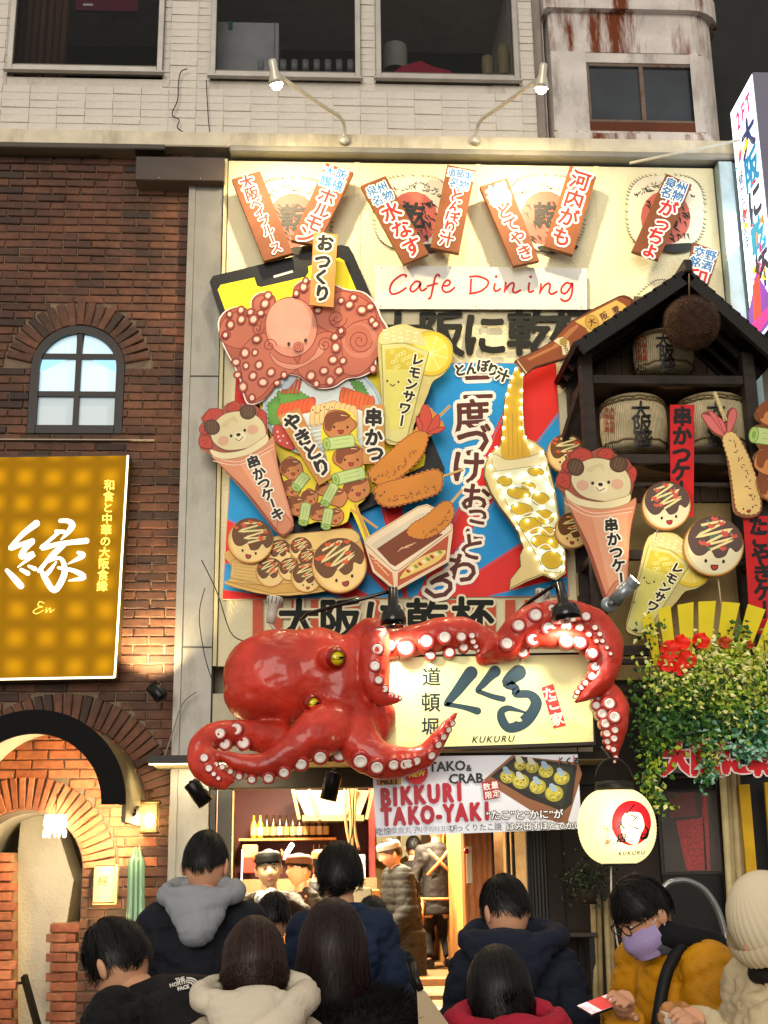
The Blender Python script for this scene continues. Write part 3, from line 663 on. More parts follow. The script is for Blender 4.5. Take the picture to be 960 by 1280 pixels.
# ---- wooden plank signs
def plank(label, quad, texts, Y=9.72, t=.05, face='#7d4523', cat='plank sign', group='wooden name planks'):
    pl = Plane(Y); r = board('plank_sign', label, cat, pl, quad, t, M(face, .6, var=.12, scale=9), M('#8a5a36', .6), group, 'plank')
    a = Art(pl)
    for ch, x, y, sz, col, rot, *o in texts:
        if col == 'k': a.text(ch, x, y, sz, '#17130f', rot, bold=.055, ol='#f6efd9', olw=.1)
        else: a.text(ch, x, y, sz, {'r': '#c8231e', 'b': '#2a6fa6'}[col], rot, bold=.035 if col == 'r' else .03, ol='#f6efe2', olw=.09)
    a.link('lettering', r); return r
def col(str_, pts, sz, c, rot): return [(ch, x, y, sz, c, rot) for ch, (x, y) in zip(str_, pts)]
def run(s, a, b, sz, c, rot):
    n = len(s) - 1; return [(ch, a[0] + (b[0] - a[0]) * i / n, a[1] + (b[1] - a[1]) * i / n, sz, c, rot + (90 if ch == 'ー' else 0)) for i, ch in enumerate(s)]
plank('leftmost brown plank sign with only red lettering, leaning right', [(289.5, 224), (325, 214), (366, 316), (330, 326)], [('大', 309, 228, 19, 'r', -18), ('阪', 315, 242, 18, 'r', -18)] + run('ベイブルース', (320, 255), (345, 310), 15, 'r', -20))
plank('brown plank sign with blue and red lettering, just above the small upright plank', [(408, 203.5), (442, 215.5), (397, 306), (364, 300)], col('大阪鶴橋', [(412, 214.5), (427, 219.5), (407, 226.5), (422, 232)], 15, 'b', 20) + col('ホルモン', [(408, 247), (401.5, 264), (392, 279), (382, 294)], 23, 'r', 22))
plank('brown plank sign leaning right, left one of the second pair', [(451, 232), (482, 220), (536, 317), (505, 330)], col('泉州名物', [(465, 239), (478, 234.5), (472, 251), (485, 245)], 14, 'b', -26) + col('水なす', [(489, 265), (502, 287), (515, 309)], 25, 'r', -26))
plank('upright brown plank sign, right one of the second pair', [(559, 206), (594.5, 213), (574, 316), (538, 309)], col('道頓堀', [(565, 216), (575.5, 217.5), (586, 220)], 11.5, 'b', 10) + col('名物', [(568, 229), (580, 232)], 13.5, 'b', 10) + col('とんぼり汁', [(570.5, 245.5), (568, 260), (565, 273), (562, 285), (558, 299)], 19, 'r', 12))
plank('brown plank sign leaning right, left one of the third pair', [(600, 233), (634, 222.5), (674, 325.5), (642, 332)], col('大阪名物', [(614.5, 240), (627, 235.5), (619, 251), (631.5, 246.5)], 14, 'b', -18) + col('どてやき', [(630.5, 264.5), (639, 281), (647.5, 298), (656, 316)], 20, 'r', -20))
plank('brown plank sign with four big red characters, right one of the third pair', [(712.5, 207), (745.5, 221), (716, 318), (680, 307.5)], col('河内がも', [(725, 226), (717.5, 250), (710.5, 272), (702, 296)], 25, 'r', 18))
plank('brown plank sign over the rightmost barrel print, above the roof', [(833, 217), (865, 231), (823.5, 324), (790, 313)], col('泉州名物', [(838, 230), (852, 235), (833, 241), (847, 246)], 15, 'b', 20) + col('がっちょ', [(835, 261), (828, 280), (819.5, 296), (813, 312)], 23, 'r', 20))
plank('brown plank sign half hidden behind the dark roof', [(867, 302.5), (899.5, 315), (884, 361.5), (855, 355)], col('交野銘酒', [(874, 316), (888, 320), (869, 328), (883, 333)], 15, 'b', 16) + [('印', 872, 348, 24, 'r', 16)])
# ---- Cafe Dining board
pc = Plane(9.84); cf = board('cafe_board', 'white glossy board with red handwritten lettering above the black slogan', 'sign board', pc, [(468, 331.5), (733.5, 335.5), (734, 387), (469, 386)], .018, M('#d9d6cc', .25, var=.03), M('#999'), surf='panel')
A = Art(pc); k = 960 / 280
for st_ in ([(160, 75), (162, 65), (140, 66), (105, 95), (93, 128), (105, 146), (135, 138), (165, 118)], [(225, 95), (205, 92), (185, 112), (182, 130), (195, 135), (215, 118), (226, 98), (222, 120), (232, 132), (252, 120)], [(308, 72), (300, 62), (288, 75), (278, 120), (268, 160), (256, 166)], [(252, 114), (280, 105), (300, 100)], [(325, 112), (345, 108), (352, 95), (340, 86), (325, 100), (318, 122), (332, 138), (355, 132), (372, 116)],
            [(442, 80), (440, 110), (440, 138)], [(434, 72), (470, 70), (505, 82), (516, 98), (500, 122), (470, 138), (432, 144)], [(545, 100), (540, 120), (548, 134), (570, 122)], [(590, 94), (588, 116), (584, 140)], [(588, 130), (605, 106), (622, 98), (625, 112), (620, 132), (632, 140), (655, 128)], [(692, 96), (688, 120), (692, 138), (712, 130)],
            [(742, 100), (740, 122), (735, 146)], [(738, 134), (758, 108), (776, 100), (780, 114), (776, 136), (788, 146), (812, 134)], [(868, 102), (850, 98), (830, 118), (830, 140), (848, 142), (866, 118), (876, 98), (874, 140), (862, 168), (842, 176), (824, 166)]):
    A.line(O(st_, 460, 325, k), 2.5, '#b0141c', smooth=5)
for x, y in ((549, 71), (697, 72)): A.ell(460 + x / k, 325 + y / k, 2, 1.8, col='#b0141c', n=10)
for x, y in ((477, 335), (602, 336), (726, 340), (476, 383), (595, 383), (727, 384)): A.ell(x, y, .9, col='#999')
A.link('lettering', cf)
# ================================================================= CARTOON CUT-OUTS
BR = '#7c2f22'
def cutout(name, label, cat, Y, pts, t=.03, face='#efe2bd', group=None, side='#8a6a4a'):
    pl = Plane(Y); r = board(name, label, cat, pl, pts, t, M(face, .45), M(side, .6), group, 'cutout'); return r, Art(pl)
# phone
ph = [(262, 352), (266, 345), (426, 306), (436, 308), (442, 318), (556, 586), (552, 594), (378, 672), (368, 668)]
r, A = cutout('phone_cutout', 'giant black smartphone cut-out with yellow screen behind the cartoon octopus', 'sign', 9.80, ph, .04, '#040404', side='#0c0a09')
A.rough = .4
A.poly([(272, 362), (276, 356), (318, 347), (321, 357), (326, 359), (382, 346), (386, 340), (385, 333), (424, 322), (430, 326), (532, 570), (530, 582), (385, 656), (376, 650)], '#f2dd14')
A.line([(342, 346, 3), (366, 339, 3)], 3, '#f7f2e4')
A.link('print', r)
# plate of sashimi
r, A = cutout('plate_cutout', 'pale blue sashimi plate cut-out on the phone screen', 'sign', 9.765, ellp(404, 512, 76, 62, 8, 36), .02, '#b9d0d8')
A.ell(404, 512, 72, 58, 8, '#cfe0e2', '#7d97a4', .7, 36); A.ell(404, 513, 63, 50, 8, '#dfe9e4', '#9ab0b8', .6, 36)
def leaf(pts, c='#5f9b3c', e='#2f5f26'): A.poly(wavy(pts, 2.2, 5), c, e, .6)
leaf([(334, 505), (352, 490), (362, 510), (356, 535), (336, 530)]); leaf([(346, 490), (368, 485), (392, 500), (380, 515), (352, 512)]); leaf([(436, 474), (452, 478), (462, 496), (448, 494)]); leaf([(358, 512), (372, 500), (386, 502), (372, 520)])
for k_ in range(7): a = (346 + k_ * 6.2, 512 - k_ * 1.4); A.sp([(a[0], a[1] + 9), (a[0] + 4, a[1] - 6), (a[0] + 11, a[1] - 5), (a[0] + 9, a[1] + 10)], '#dc5a28', '#a23a18', .6)
for k_ in range(8): a = (424 + k_ * 5, 492 + k_ * 1.6); A.sp([(a[0], a[1] + 10), (a[0] + 3, a[1] - 7), (a[0] + 9, a[1] - 5), (a[0] + 8, a[1] + 12)], '#e06a35', '#a8421e', .6)
for k_ in range(9): a = (388 + k_ * 6, 512 - abs(4 - k_) * -1.5); A.sp([(a[0], a[1] + 14), (a[0] + 1, a[1] - 8), (a[0] + 9, a[1] - 9), (a[0] + 11, a[1] + 12)], '#f0c98a', '#a8743a', .6)
A.face(396, 513, 5, 5, smile=True); A.face(410, 509, 5, 5, smile=True)
for k_ in range(9): A.line([(384 + k_ * 2, 532 + k_ * 5), (410, 528 + k_ * 5), (446, 520 + k_ * 6)], .9, '#a9b4a6', smooth=3)
A.sp([(342, 534), (352, 532), (362, 546), (368, 562), (352, 558), (342, 548)], '#c84a42', '#7a1f1c', .8)
for x, y in ((347, 540), (354, 545), (350, 551), (359, 554), (348, 546)): A.ell(x, y, 1.3, col='#f3cfc0')
for k_ in range(5): A.line([(352 + k_ * 5, 492), (360 + k_ * 4, 474)], 3.6, '#c65a34'); A.line([(352 + k_ * 5, 492), (360 + k_ * 4, 474)], .7, '#7a2a18')
A.sp([(352, 484), (366, 464), (374, 463), (370, 474), (360, 486)], '#b8c7cf', '#6a7f8c', .6)
A.link('print', r)
# octopus cut-out
oo = crom([(272, 404), (282, 388), (302, 383), (313, 391), (314, 374), (326, 365), (342, 369), (346, 384), (364, 372), (368, 357), (382, 349), (408, 351), (432, 361), (455, 365), (470, 379), (477, 396), (486, 412), (483, 432), (471, 441), (469, 460), (452, 471), (434, 474), (418, 484), (400, 486), (386, 480), (372, 470), (352, 470), (340, 488), (328, 501), (311, 506), (304, 494), (298, 470), (288, 450), (278, 430)], 4)
r, A = cutout('octopus_cutout', 'flat cartoon octopus cut-out with pink head and curled tentacles on the phone', 'sign', 9.73, oo, .03, '#f3e4da')
def inset(p, f, c=None):
    c = c or (sum(q[0] for q in p) / len(p), sum(q[1] for q in p) / len(p)); return [(c[0] + (x - c[0]) * f, c[1] + (y - c[1]) * f) for x, y in p]
TC_ = '#a5563f'; TE = '#7d1f1a'
A.poly(inset(oo, .975), TC_, TE, 1)
for pts in ([(276, 425), (278, 402), (296, 390), (312, 398), (326, 402), (318, 424), (300, 436)], [(300, 440), (322, 418), (345, 424), (372, 458), (344, 476), (326, 496), (310, 498), (302, 466)], [(370, 380), (372, 358), (392, 353), (410, 360), (402, 384)], [(392, 400), (420, 366), (452, 372), (470, 392), (462, 416), (430, 420)], [(424, 430), (440, 405), (470, 400), (482, 418), (476, 440), (450, 468), (424, 462)], [(385, 430), (405, 415), (424, 422), (428, 452), (418, 476), (394, 480), (372, 462)], [(318, 386), (320, 372), (338, 370), (344, 384), (330, 394)]):
    A.sp(pts, '#b5654e', TE, .9)
A.ell(450, 426, 22, 22, 0, '#c07660'); A.ell(448, 424, 17, 18, 0, '#b5654e')
A.sp([(337, 440), (350, 452), (375, 455), (392, 444), (400, 430), (405, 440), (390, 452), (366, 462), (345, 455)], '#c98672', TE, .7)
A.ell(364, 409, 32.5, 37.5, -5, '#c98670', TE, 1.1, 30); A.ell(361, 404, 28, 31, -5, '#d39a84', n=30)
for x, y, rr, tn, d in ((450, 426, 16, 2.3, 1), (421, 398, 13, 2, 1), (322, 411, 8, 1.8, 1), (337, 432, 9, 1.8, -1), (406, 431, 10, 2, -1), (416, 402, 5, 1.2, 1)): A.spiral(x, y, rr, tn, 1, TE, d=d)
for x, y in O([(190, 20), (170, 75), (325, 95), (315, 163), (335, 225), (270, 230), (220, 212), (265, 165), (395, 262), (305, 280), (355, 312), (425, 315), (460, 275), (228, 275), (255, 335), (300, 390), (715, 85), (720, 140), (705, 200), (755, 205), (660, 255), (595, 280), (735, 255), (690, 305), (622, 320), (745, 60), (905, 245), (900, 5)], 240, 400, 4) + O([(70, 830), (122, 805), (165, 770), (120, 760), (65, 780), (180, 805), (45, 880), (195, 900), (215, 775), (250, 690), (235, 730), (600, 715), (640, 735), (660, 700), (700, 760), (740, 745), (420, 650), (430, 620), (385, 680), (490, 760), (765, 830), (600, 860), (575, 940)], 270, 190, 3.84):
    rr = rd.uniform(3.8, 6); ag = rd.uniform(0, 90); A.ell(x, y, rr, rr * 1.15, ag, '#a9563f', TE, 1.1, 16); A.ell(x, y, rr * .66, rr * .78, ag, '#f0c8b4', TE, .6, 12)
for x, y in ((361, 430.5), (382, 426)): A.ell(x, y, 2, 2.4, col='#2a1210', n=10)
for q in (6, 3.6, 1.6): A.ell(373, 434, q, q, col='#c07560', edge=TE, ew=.8, n=16)
A.link('print', r)
# the three short planks
plank('small upright yellow plank sign stuck on top of the phone', [(392, 290), (422, 293), (417, 384), (387, 381)], col('おつくり', [(406.5, 304), (403.5, 327), (402, 347), (403, 367)], 22, 'k', 4), 9.66, .02, '#c98f4a', group=None)
# ---- yakitori skewer cut-outs
def blob(cx, cy, r, n=11, a=.13, seed=0):
    q = random.Random(seed); return crom([(cx + r * (1 + q.uniform(-a, a)) * cos(2 * pi * i / n), cy + r * (1 + q.uniform(-a, a)) * .92 * sin(2 * pi * i / n)) for i in range(n)], 3)
def chicken(A, cx, cy, r, seed=0, face=True, rot=0):
    A.poly(blob(cx, cy, r, seed=seed), '#c98245', '#74360f', 1); A.sp([(cx - r * .9, cy + r * .2), (cx - r * .8, cy - r * .6), (cx - r * .1, cy - r * .85), (cx + r * .7, cy - r * .6), (cx + r * .3, cy - r * .25), (cx - r * .3, cy - r * .1), (cx - r * .55, cy + r * .4)], '#85451a')
    A.line([(cx + r * .1, cy - r * .6, 1.4), (cx + r * .5, cy - r * .55, .5)], 1, '#f0cf9a')
    if face: A.face(cx + r * .1, cy + r * .15, r * .42, rot)
def onion(A, cx, cy, w, h, rot):
    c, s_ = cos(radians(rot)), sin(radians(rot)); R = lambda x, y: (cx + x * c - y * s_, cy + x * s_ + y * c)
    A.poly([R(-w / 2, -h / 2), R(w / 2, -h / 2), R(w / 2 + 2, 0), R(w / 2, h / 2), R(-w / 2, h / 2)], '#c2d68a', '#5d8a35', 1); a, b = R(-w / 2, 0); A.ell(a, b, h * .3, h * .5, rot, '#a9c668', '#5d8a35', .9); A.ell(a, b, h * .12, h * .25, rot, '#7fa845')
    for q in (-.2, .15): A.line([R(-w * .2, h * q), R(w * .35, h * q)], .6, '#8db05a')
pts = crom([(404, 528), (420, 512), (438, 516), (446, 530), (446, 550), (455, 565), (456, 590), (462, 606), (456, 624), (446, 634), (455, 652), (470, 690), (462, 692), (440, 640), (434, 652), (416, 658), (398, 652), (384, 655), (372, 645), (362, 626), (356, 606), (352, 590), (360, 574), (378, 572), (392, 596), (412, 600), (408, 570), (402, 550)], 3)
r, A = cutout('yakitori_cutout', 'cartoon chicken and leek skewers cut-out in front of the phone', 'sign', 9.69, pts, .012, '#f2dd14', side='#d8c414')
A.line([(444, 630), (466, 690)], 4, '#d9a24a'); A.line([(438, 636), (472, 660)], 3, '#d9a24a')
for q in ((365, 586, 13, 1), (357, 605, 0, 0)):
    if q[2]: chicken(A, q[0], q[1], q[2] + 2, 1)
for x, y, rr, sd in ((424, 531, 20, 2), (437, 572, 19, 3), (446, 610, 18, 4), (364, 610, 12, 5), (371, 632, 13, 6), (387, 622, 11, 7), (399, 640, 13, 8), (418, 646, 12, 9), (421, 622, 13, 10), (404, 610, 10, 12)): chicken(A, x, y, rr, sd, sd != 12 and sd != 10)
for q in ((425, 553, 34, 15, -8), (437, 595, 36, 15, -14), (376, 602, 20, 13, -52), (412, 618, 26, 12, -62), (381, 642, 24, 12, -80), (409, 648, 22, 12, -80)): onion(A, *q)
A.link('print', r)
plank('yellow plank sign lying aslant across the sashimi plate', [(346, 520), (374, 510), (415, 597), (399, 607)], col('やきとり', [(366, 528), (379, 547), (390, 565), (402, 584)], 23, 'k', -28), 9.645, .02, '#c98f4a', group=None)
plank('yellow upright plank sign beside the lemon sour glass', [(453, 507), (480, 505), (481, 579), (454, 580)], col('串かつ', [(467, 522), (467, 547), (469, 567)], 23, 'k', 2), 9.66, .02, '#c98f4a', group=None)
# ---- lemon sour glass
def lemon(name, label, Y, T, rot, text=True):
    base = [(472, 430), (476, 416), (490, 408), (506, 405), (520, 410), (534, 412), (552, 417), (565, 430), (565, 452), (554, 468), (541, 477), (535, 492), (528, 508), (518, 530), (511, 550), (496, 556), (481, 550), (478, 510), (474, 460)]
    r, A = cutout(name, label, 'sign', Y, [T(x, y) for x, y in crom(base, 4)], .03, '#cdbf78'); A.tr = T
    A.ell(539, 442, 27, 28, 0, '#e3c22e', '#a08418', .8, 26); A.ell(539, 442, 22, 23, 0, '#efd95a', n=26)
    for k_ in range(8): a = k_ * pi / 4 + .3; A.line([(539, 442), (539 + 22 * cos(a), 442 + 22 * sin(a))], 1.1, '#f6ecaa')
    A.sp([(476, 430), (475, 418), (486, 410), (500, 407), (516, 409), (527, 418), (530, 432), (504, 428)], '#d8ce8c')
    for k_ in range(26): A.ell(480 + (k_ * 37 % 46), 413 + (k_ * 13 % 15), 1.5, col='#ece6b4', n=8)
    A.poly([(477, 431), (506, 429), (536, 440), (508, 550), (495, 553), (481, 548)], '#d3cf86', '#8f8a3c', 1)
    A.poly([(481, 437), (506, 434), (530, 444), (506, 538), (484, 537)], '#c9b73a'); A.poly([(482, 462), (526, 462), (506, 538), (484, 537)], '#d6d06a')
    for k_ in range(12): A.ell(490 + (k_ * 7 % 24), 440 + (k_ * 5 % 22), 2, col='#c9b73a', edge='#efe9a8', ew=.7, n=10)
    A.face(491, 477, 7, 5, smile=True)
    if text:
        for ch, x, y, q in (('レ', 522, 450, 10), ('モ', 518, 466, 10), ('ン', 514, 481, 10), ('サ', 511, 496, 10), ('ワ', 506, 511, 10), ('ー', 502, 526, 100)): A.text(ch, x, y, 16, '#17130f', q + rot, bold=.05, ol='#f3ecc0', olw=.1)
    A.link('print', r); return r
lemon('lemon_drink_cutout', 'cartoon lemon drink glass cut-out beside the phone under the black slogan', 9.70, lambda x, y: (x, y), 0)
# ---- fried skewers
FR = '#d3862a'; FE = '#8a4312'
def ticks(A, pts, n, seed, c='#8a4a16', l=3.6):
    q = random.Random(seed)
    for i in range(n):
        t = (i + .5) / n * (len(pts) - 1); a = int(t); f = t - a; x = pts[a][0] * (1 - f) + pts[a + 1][0] * f + q.uniform(-4, 4); y = pts[a][1] * (1 - f) + pts[a + 1][1] * f + q.uniform(-3, 3); an_ = q.uniform(0, 3.1)
        A.line([(x - l / 2 * cos(an_), y - l / 2 * sin(an_)), (x + l / 2 * cos(an_), y + l / 2 * sin(an_))], 1.1, c)
r, A = cutout('fried_shrimp_cutout', 'cartoon fried shrimp cut-out with red tail pointing up, left of the blue rays', 'sign', 9.655, wavy(crom([(463, 600), (461, 588), (478, 572), (500, 552), (518, 538), (523, 522), (528, 506), (538, 510), (556, 533), (546, 541), (536, 546), (530, 566), (512, 588), (492, 602), (474, 606)], 3), 1.6, 7), .03, FR)
A.line([(541, 528), (563, 507)], 3.5, '#d8b06a', ); A.line([(541, 528), (563, 507)], .8, '#8a6a30')
for q in ([(526, 540), (524, 522), (530, 506), (537, 512), (540, 528), (534, 541)], [(534, 541), (540, 526), (548, 518), (549, 532)], [(534, 542), (546, 535), (557, 534), (548, 541)], [(526, 541), (521, 530), (521, 520), (528, 530)]): A.sp(q, '#cc4a34', '#7c1c14', .9)
A.poly(wavy(crom([(463, 600), (462, 589), (478, 573), (500, 553), (520, 540), (535, 543), (529, 566), (511, 587), (491, 601), (474, 605)], 3), 1.4, 6), FR, FE, 1); ticks(A, [(478, 598), (500, 585), (520, 560)], 22, 4); A.face(468, 596, 5, -10); A.link('print', r)
r, A = cutout('fried_skewer_cutout', 'cartoon fried stick cut-out lying flat below the fried shrimp', 'sign', 9.635, wavy(crom([(468, 620), (468, 610), (482, 602), (515, 594), (542, 586), (553, 592), (553, 608), (545, 618), (515, 628), (488, 634), (474, 630)], 3), 1.6, 7), .03, FR)
A.poly(wavy(crom([(469, 620), (469, 611), (482, 603), (515, 595), (542, 587), (552, 593), (552, 607), (545, 617), (515, 627), (488, 633), (475, 629)], 3), 1.2, 6), FR, FE, 1); ticks(A, [(485, 625), (510, 620), (545, 608)], 26, 5); A.face(475, 616, 5.5, -10, smile=True); A.link('print', r)
MB().mat(M('#d8b06a', .6)).bar(P(550, 597, 9.65), P(579, 587, 9.65), .022, .016).link('stick', None, r)
# ---- sauce tub
base = [(455, 678), (458, 672), (522, 633), (534, 630), (542, 634), (566, 656), (566, 664), (561, 702), (498, 737), (492, 737), (466, 715)]
r, A = cutout('sauce_tub_cutout', 'cartoon tub of brown dipping sauce with a fried stick dipped in it', 'sign', 9.64, base, .05, '#ecd3ad')
A.poly([(456, 679), (459, 673), (523, 634), (534, 632), (540, 635), (564, 657), (564, 663), (498, 713), (492, 713)], '#f0dcba', '#b08858', .8); A.poly([(463, 681), (525, 642), (536, 640), (557, 660), (496, 706), (488, 704)], '#d9cdb0')
A.poly([(471, 686), (516, 656), (538, 664), (554, 668), (494, 708), (488, 705)], '#7a3a16'); A.poly([(460, 690), (491, 716), (492, 734), (468, 713)], '#c86a3c', '#f0dcba', 1); A.poly([(497, 716), (561, 668), (558, 700), (497, 734)], '#b8532c', '#f0dcba', 1)
A.sp([(499, 724), (515, 703), (540, 690), (558, 688), (548, 702), (520, 716)], '#e6c56a', '#7a3a16', .8)
for k_ in range(9): A.ell(510 + k_ * 5, 714 - k_ * 3, 3, 2, 30, ('#b0402c', '#f0e0b0', '#7f9a3c')[k_ % 3])
for k_ in range(3): A.line([(497 + k_ * 6, 690 - k_ * 4, .6), (502 + k_ * 6, 685 - k_ * 2, 1.6), (512 + k_ * 4, 684 - k_ * 3, .6)], 1, '#e8b48a')
for k_ in range(5): A.line([(464 + k_ * 4, 698 + k_ * 4), (470 + k_ * 4, 700 + k_ * 5)], 1, '#f0d0a0')
A.line([(560, 633), (578, 612)], 3.4, '#d8b06a')
A.poly(wavy(crom([(509, 668), (514, 656), (532, 645), (552, 628), (563, 628), (568, 640), (562, 654), (546, 668), (526, 674)], 3), 1.2, 6), FR, FE, 1); ticks(A, [(528, 670), (548, 660), (562, 640)], 18, 6); A.link('print', r)
# ---- takoyaki balls
def tako(A, cx, cy, r, face=True, rot=0, seed=0, pale=False, cap=True):
    q = random.Random(seed); c, s_ = cos(radians(rot)), sin(radians(rot)); R = lambda x, y: (cx + (x * c - y * s_) * r, cy + (x * s_ + y * c) * r)
    A.ell(cx, cy, r, r * .98, 0, '#e7bf72' if not pale else '#d8c690', '#b87724', 1, 28); A.poly([R(x, y) for x, y in ellp(.04, .03, .9, .88, n=24)], '#f4d48a' if not pale else '#eadfb6')
    if cap: A.poly([R(x, y) for x, y in crom([(-.8, .05), (-.86, -.35), (-.62, -.78), (-.1, -1.0), (.5, -.88), (.86, -.5), (.97, -.1), (.78, .16), (.55, .02), (.4, .3), (.1, .38), (-.1, .12), (-.35, .3), (-.6, .3)], 4)], '#6e431c' if not pale else '#5b4640', '#4c2a10', .8)
    for i in range(26):
        a = q.uniform(0, 6.28); u = q.uniform(0, .5); x, y = R(u * cos(a) * 1.3, -.4 + u * sin(a)); A.ell(x, y, r * .045, col='#5d7a2c' if not pale else '#5c8468', n=6)
    A.line([R(*p) for p in ((-.45, -.7), (.35, -.85), (-.6, -.3), (.6, -.6), (-.3, -.05), (.7, -.3), (-.1, .12))], r * .085, '#f2dc9a', smooth=4)
    for i in range(9):
        a = q.uniform(0, 6.28); u = q.uniform(.25, .55); x, y = u * cos(a) * 1.4, -.42 + u * sin(a); A.line([R(x - .1, y - .06), R(x, y + .03), R(x + .1, y - .04)], r * .12, '#dc5a24' if not pale else '#cf5a4a')
    if face: x, y = R(.05, .5); A.face(x, y, r * .3, rot)
r, A = cutout('takoyaki_boat_cutout', 'wooden boat cut-out full of octopus balls at the lower left of the rays', 'sign', 9.70, crom([(281, 696), (286, 688), (340, 672), (400, 664), (440, 661), (452, 680), (455, 700), (446, 726), (400, 740), (340, 744), (282, 730), (290, 722), (288, 705)], 3), .04, '#e0b45e')
A.poly([(290, 700), (288, 722), (330, 732), (322, 700)], '#e6bf6c', '#b0822e', 1); A.poly([(284, 727), (340, 742), (400, 738), (400, 726), (330, 732)], '#d9aa50', '#b0822e', .9)
for k_ in range(6): A.line([(292, 703 + k_ * 4), (322, 707 + k_ * 4)], .6, '#c08f3c')
A.sp([(340, 672), (395, 665), (440, 662), (442, 680), (350, 690)], '#ecc878', '#b0822e', .9)
for q in ((350, 690, 15, 0), (376, 686, 14, 0), (338, 716, 18, 0), (362, 712, 14, 0), (384, 700, 12, 0)): tako(A, q[0], q[1], q[2], False, -8, q[0])
tako(A, 383, 722, 19, True, -4, 3); A.link('print', r)
for i, (x, y, rr, rot, Y, lab, pale) in enumerate(((313, 676, 28, 12, 9.67, 'cartoon octopus ball cut-out at the left end of the wooden boat', 0), (424, 707, 34, -16, 9.66, 'large smiling octopus ball cut-out at the right end of the wooden boat', 0), (708, 567, 24, 10, 9.62, 'octopus ball cut-out half hidden behind the bear cone and beer glass', 0), (716, 663, 22, 8, 9.60, 'small smiling octopus ball cut-out between beer glass and pink cone', 0), (833, 632, 30, -6, 9.22, 'smiling octopus ball cut-out hanging over the narrow red banner', 1), (892, 683, 37, 2, 9.15, 'largest smiling octopus ball cut-out above the yellow fan', 1))):
    r, A = cutout('takoyaki_cutout', lab, 'sign', Y, ellp(x, y, rr + .8, rr + .6, 0, 30), .035, '#b87724', group='round octopus ball cut-outs'); tako(A, x, y, rr, True, rot, i, pale); A.link('print', r)
for x, y, x2, y2 in ((822, 661, 816, 690), (897, 718, 902, 760)): o = MB().mat(M('#cbb890')).tube([P(x, y, 9.24), P(x2, y2, 9.24)], .006, 6).link('hanging_stick'); tag(o, 'thin stick under the %s octopus ball cut-out on the right' % ('smaller' if x < 850 else 'bigger'), 'stick')
# ---- ice-cream bear cones
def bear(name, label, Y, T, S_, chars):
    cone_ = [(266, 566), (300, 575), (334, 560), (345, 545), (349, 590), (364, 640), (368, 655), (362, 667), (353, 670), (346, 662), (315, 622), (285, 588)]
    base = [(250, 560), (249, 545), (254, 530), (251, 522), (262, 510), (276, 512), (284, 504), (296, 502), (306, 506), (318, 506), (326, 512), (333, 517), (334, 530), (335, 545), (342, 560), (352, 600), (367, 650), (366, 662), (354, 671), (344, 664), (310, 620), (280, 586), (268, 570), (258, 564)]
    r, A = cutout(name, label, 'sign', Y, [T(x, y) for x, y in base], .035, '#9c4a34', side='#a06a4a'); A.tr = T
    for q in ([(262, 528), (254, 524), (262, 512), (276, 512), (278, 522)], [(284, 514), (287, 504), (298, 502), (300, 512)], [(322, 524), (326, 512), (333, 518), (332, 532)], [(262, 542), (250, 540), (252, 530), (262, 530)], [(265, 560), (250, 558), (250, 546), (262, 546)]):
        A.sp(q, '#b8402e', '#6e1a14', .9)
        mx, my = sum(p[0] for p in q) / len(q), sum(p[1] for p in q) / len(q)
        for d in ((-2, -2), (2, 0), (-1, 3)): A.ell(mx + d[0], my + d[1], .7, col='#3c0f0c', n=6)
    A.sp([(264, 568), (290, 572), (330, 556), (342, 546), (348, 585), (366, 650), (364, 660), (354, 668), (346, 662), (310, 616), (282, 588)], '#d88f68', '#8f4a32', .9); A.poly([(300, 580), (338, 562), (362, 644), (358, 664), (350, 658)], '#e2a27c')
    for k_ in (0, 1): A.line([(266, 571 + k_ * 5), (300, 577 + k_ * 4), (342, 556 + k_ * 5)], 1, '#f3d0b4', smooth=5)
    A.sp([(352, 640), (364, 652), (364, 660), (354, 668), (346, 660)], '#cf8560', '#8f4a32', .8)
    A.sp([(265, 550), (266, 532), (280, 518), (300, 514), (318, 518), (330, 530), (332, 546), (320, 556), (300, 562), (280, 562)], '#ddd0a2', '#7c5a3a', .9); A.sp([(263, 562), (280, 566), (305, 562), (328, 548), (334, 543), (334, 554), (312, 568), (285, 574), (268, 571)], '#e8dcae', '#a58856', .8)
    for x, y, rt in ((265, 534, 35), (310, 515, -15)):
        A.ell(x, y, 10, 9, rt, '#5a3d28', '#2f1c10', 1, 18)
        for d in (-4, 0, 4): A.line([(x + d, y - 6), (x + d * .9, y + 6)], .8, '#7a5a3a')
    A.sp([(277, 531), (283, 534), (290, 525), (297, 529), (292, 520)], '#d2c290')
    for x, y in ((279, 551), (316, 537)): A.ell(x, y, 7, 6, -15, '#d9ab8c', n=16)
    A.ell(300, 546, 8, 6.5, -10, '#ece2ba', n=16); A.ell(298, 543.5, 2.9, 2.2, -10, '#2a1510', n=12)
    for x, y in ((289, 545), (306, 538)): A.ell(x, y, 1.8, 2, col='#1c100c', n=10)
    A.line([(294, 548), (299, 551), (304, 546)], .9, '#2a1510', smooth=4)
    A.tr = None
    for ch, x, y, q in chars: A.text(ch, x, y, S_, '#17130f', q, bold=.05, ol='#f6efd9', olw=.1)
    A.link('print', r)
bear('bear_cone_cutout', 'ice-cream cone cut-out with a bear face at the left edge of the rays', 9.62, lambda x, y: (x, y), 17, [('串', 317, 578, -20), ('か', 324, 592, -20), ('つ', 330, 605, -20), ('ケ', 335, 618, -20), ('ー', 341, 631, 70), ('キ', 347, 643, -20)])
def TB(x, y):
    a = radians(19); dx, dy = (x - 300) * 1.1, (y - 545) * 1.1; return (752 + dx * cos(a) - dy * sin(a), 608 + dx * sin(a) + dy * cos(a))
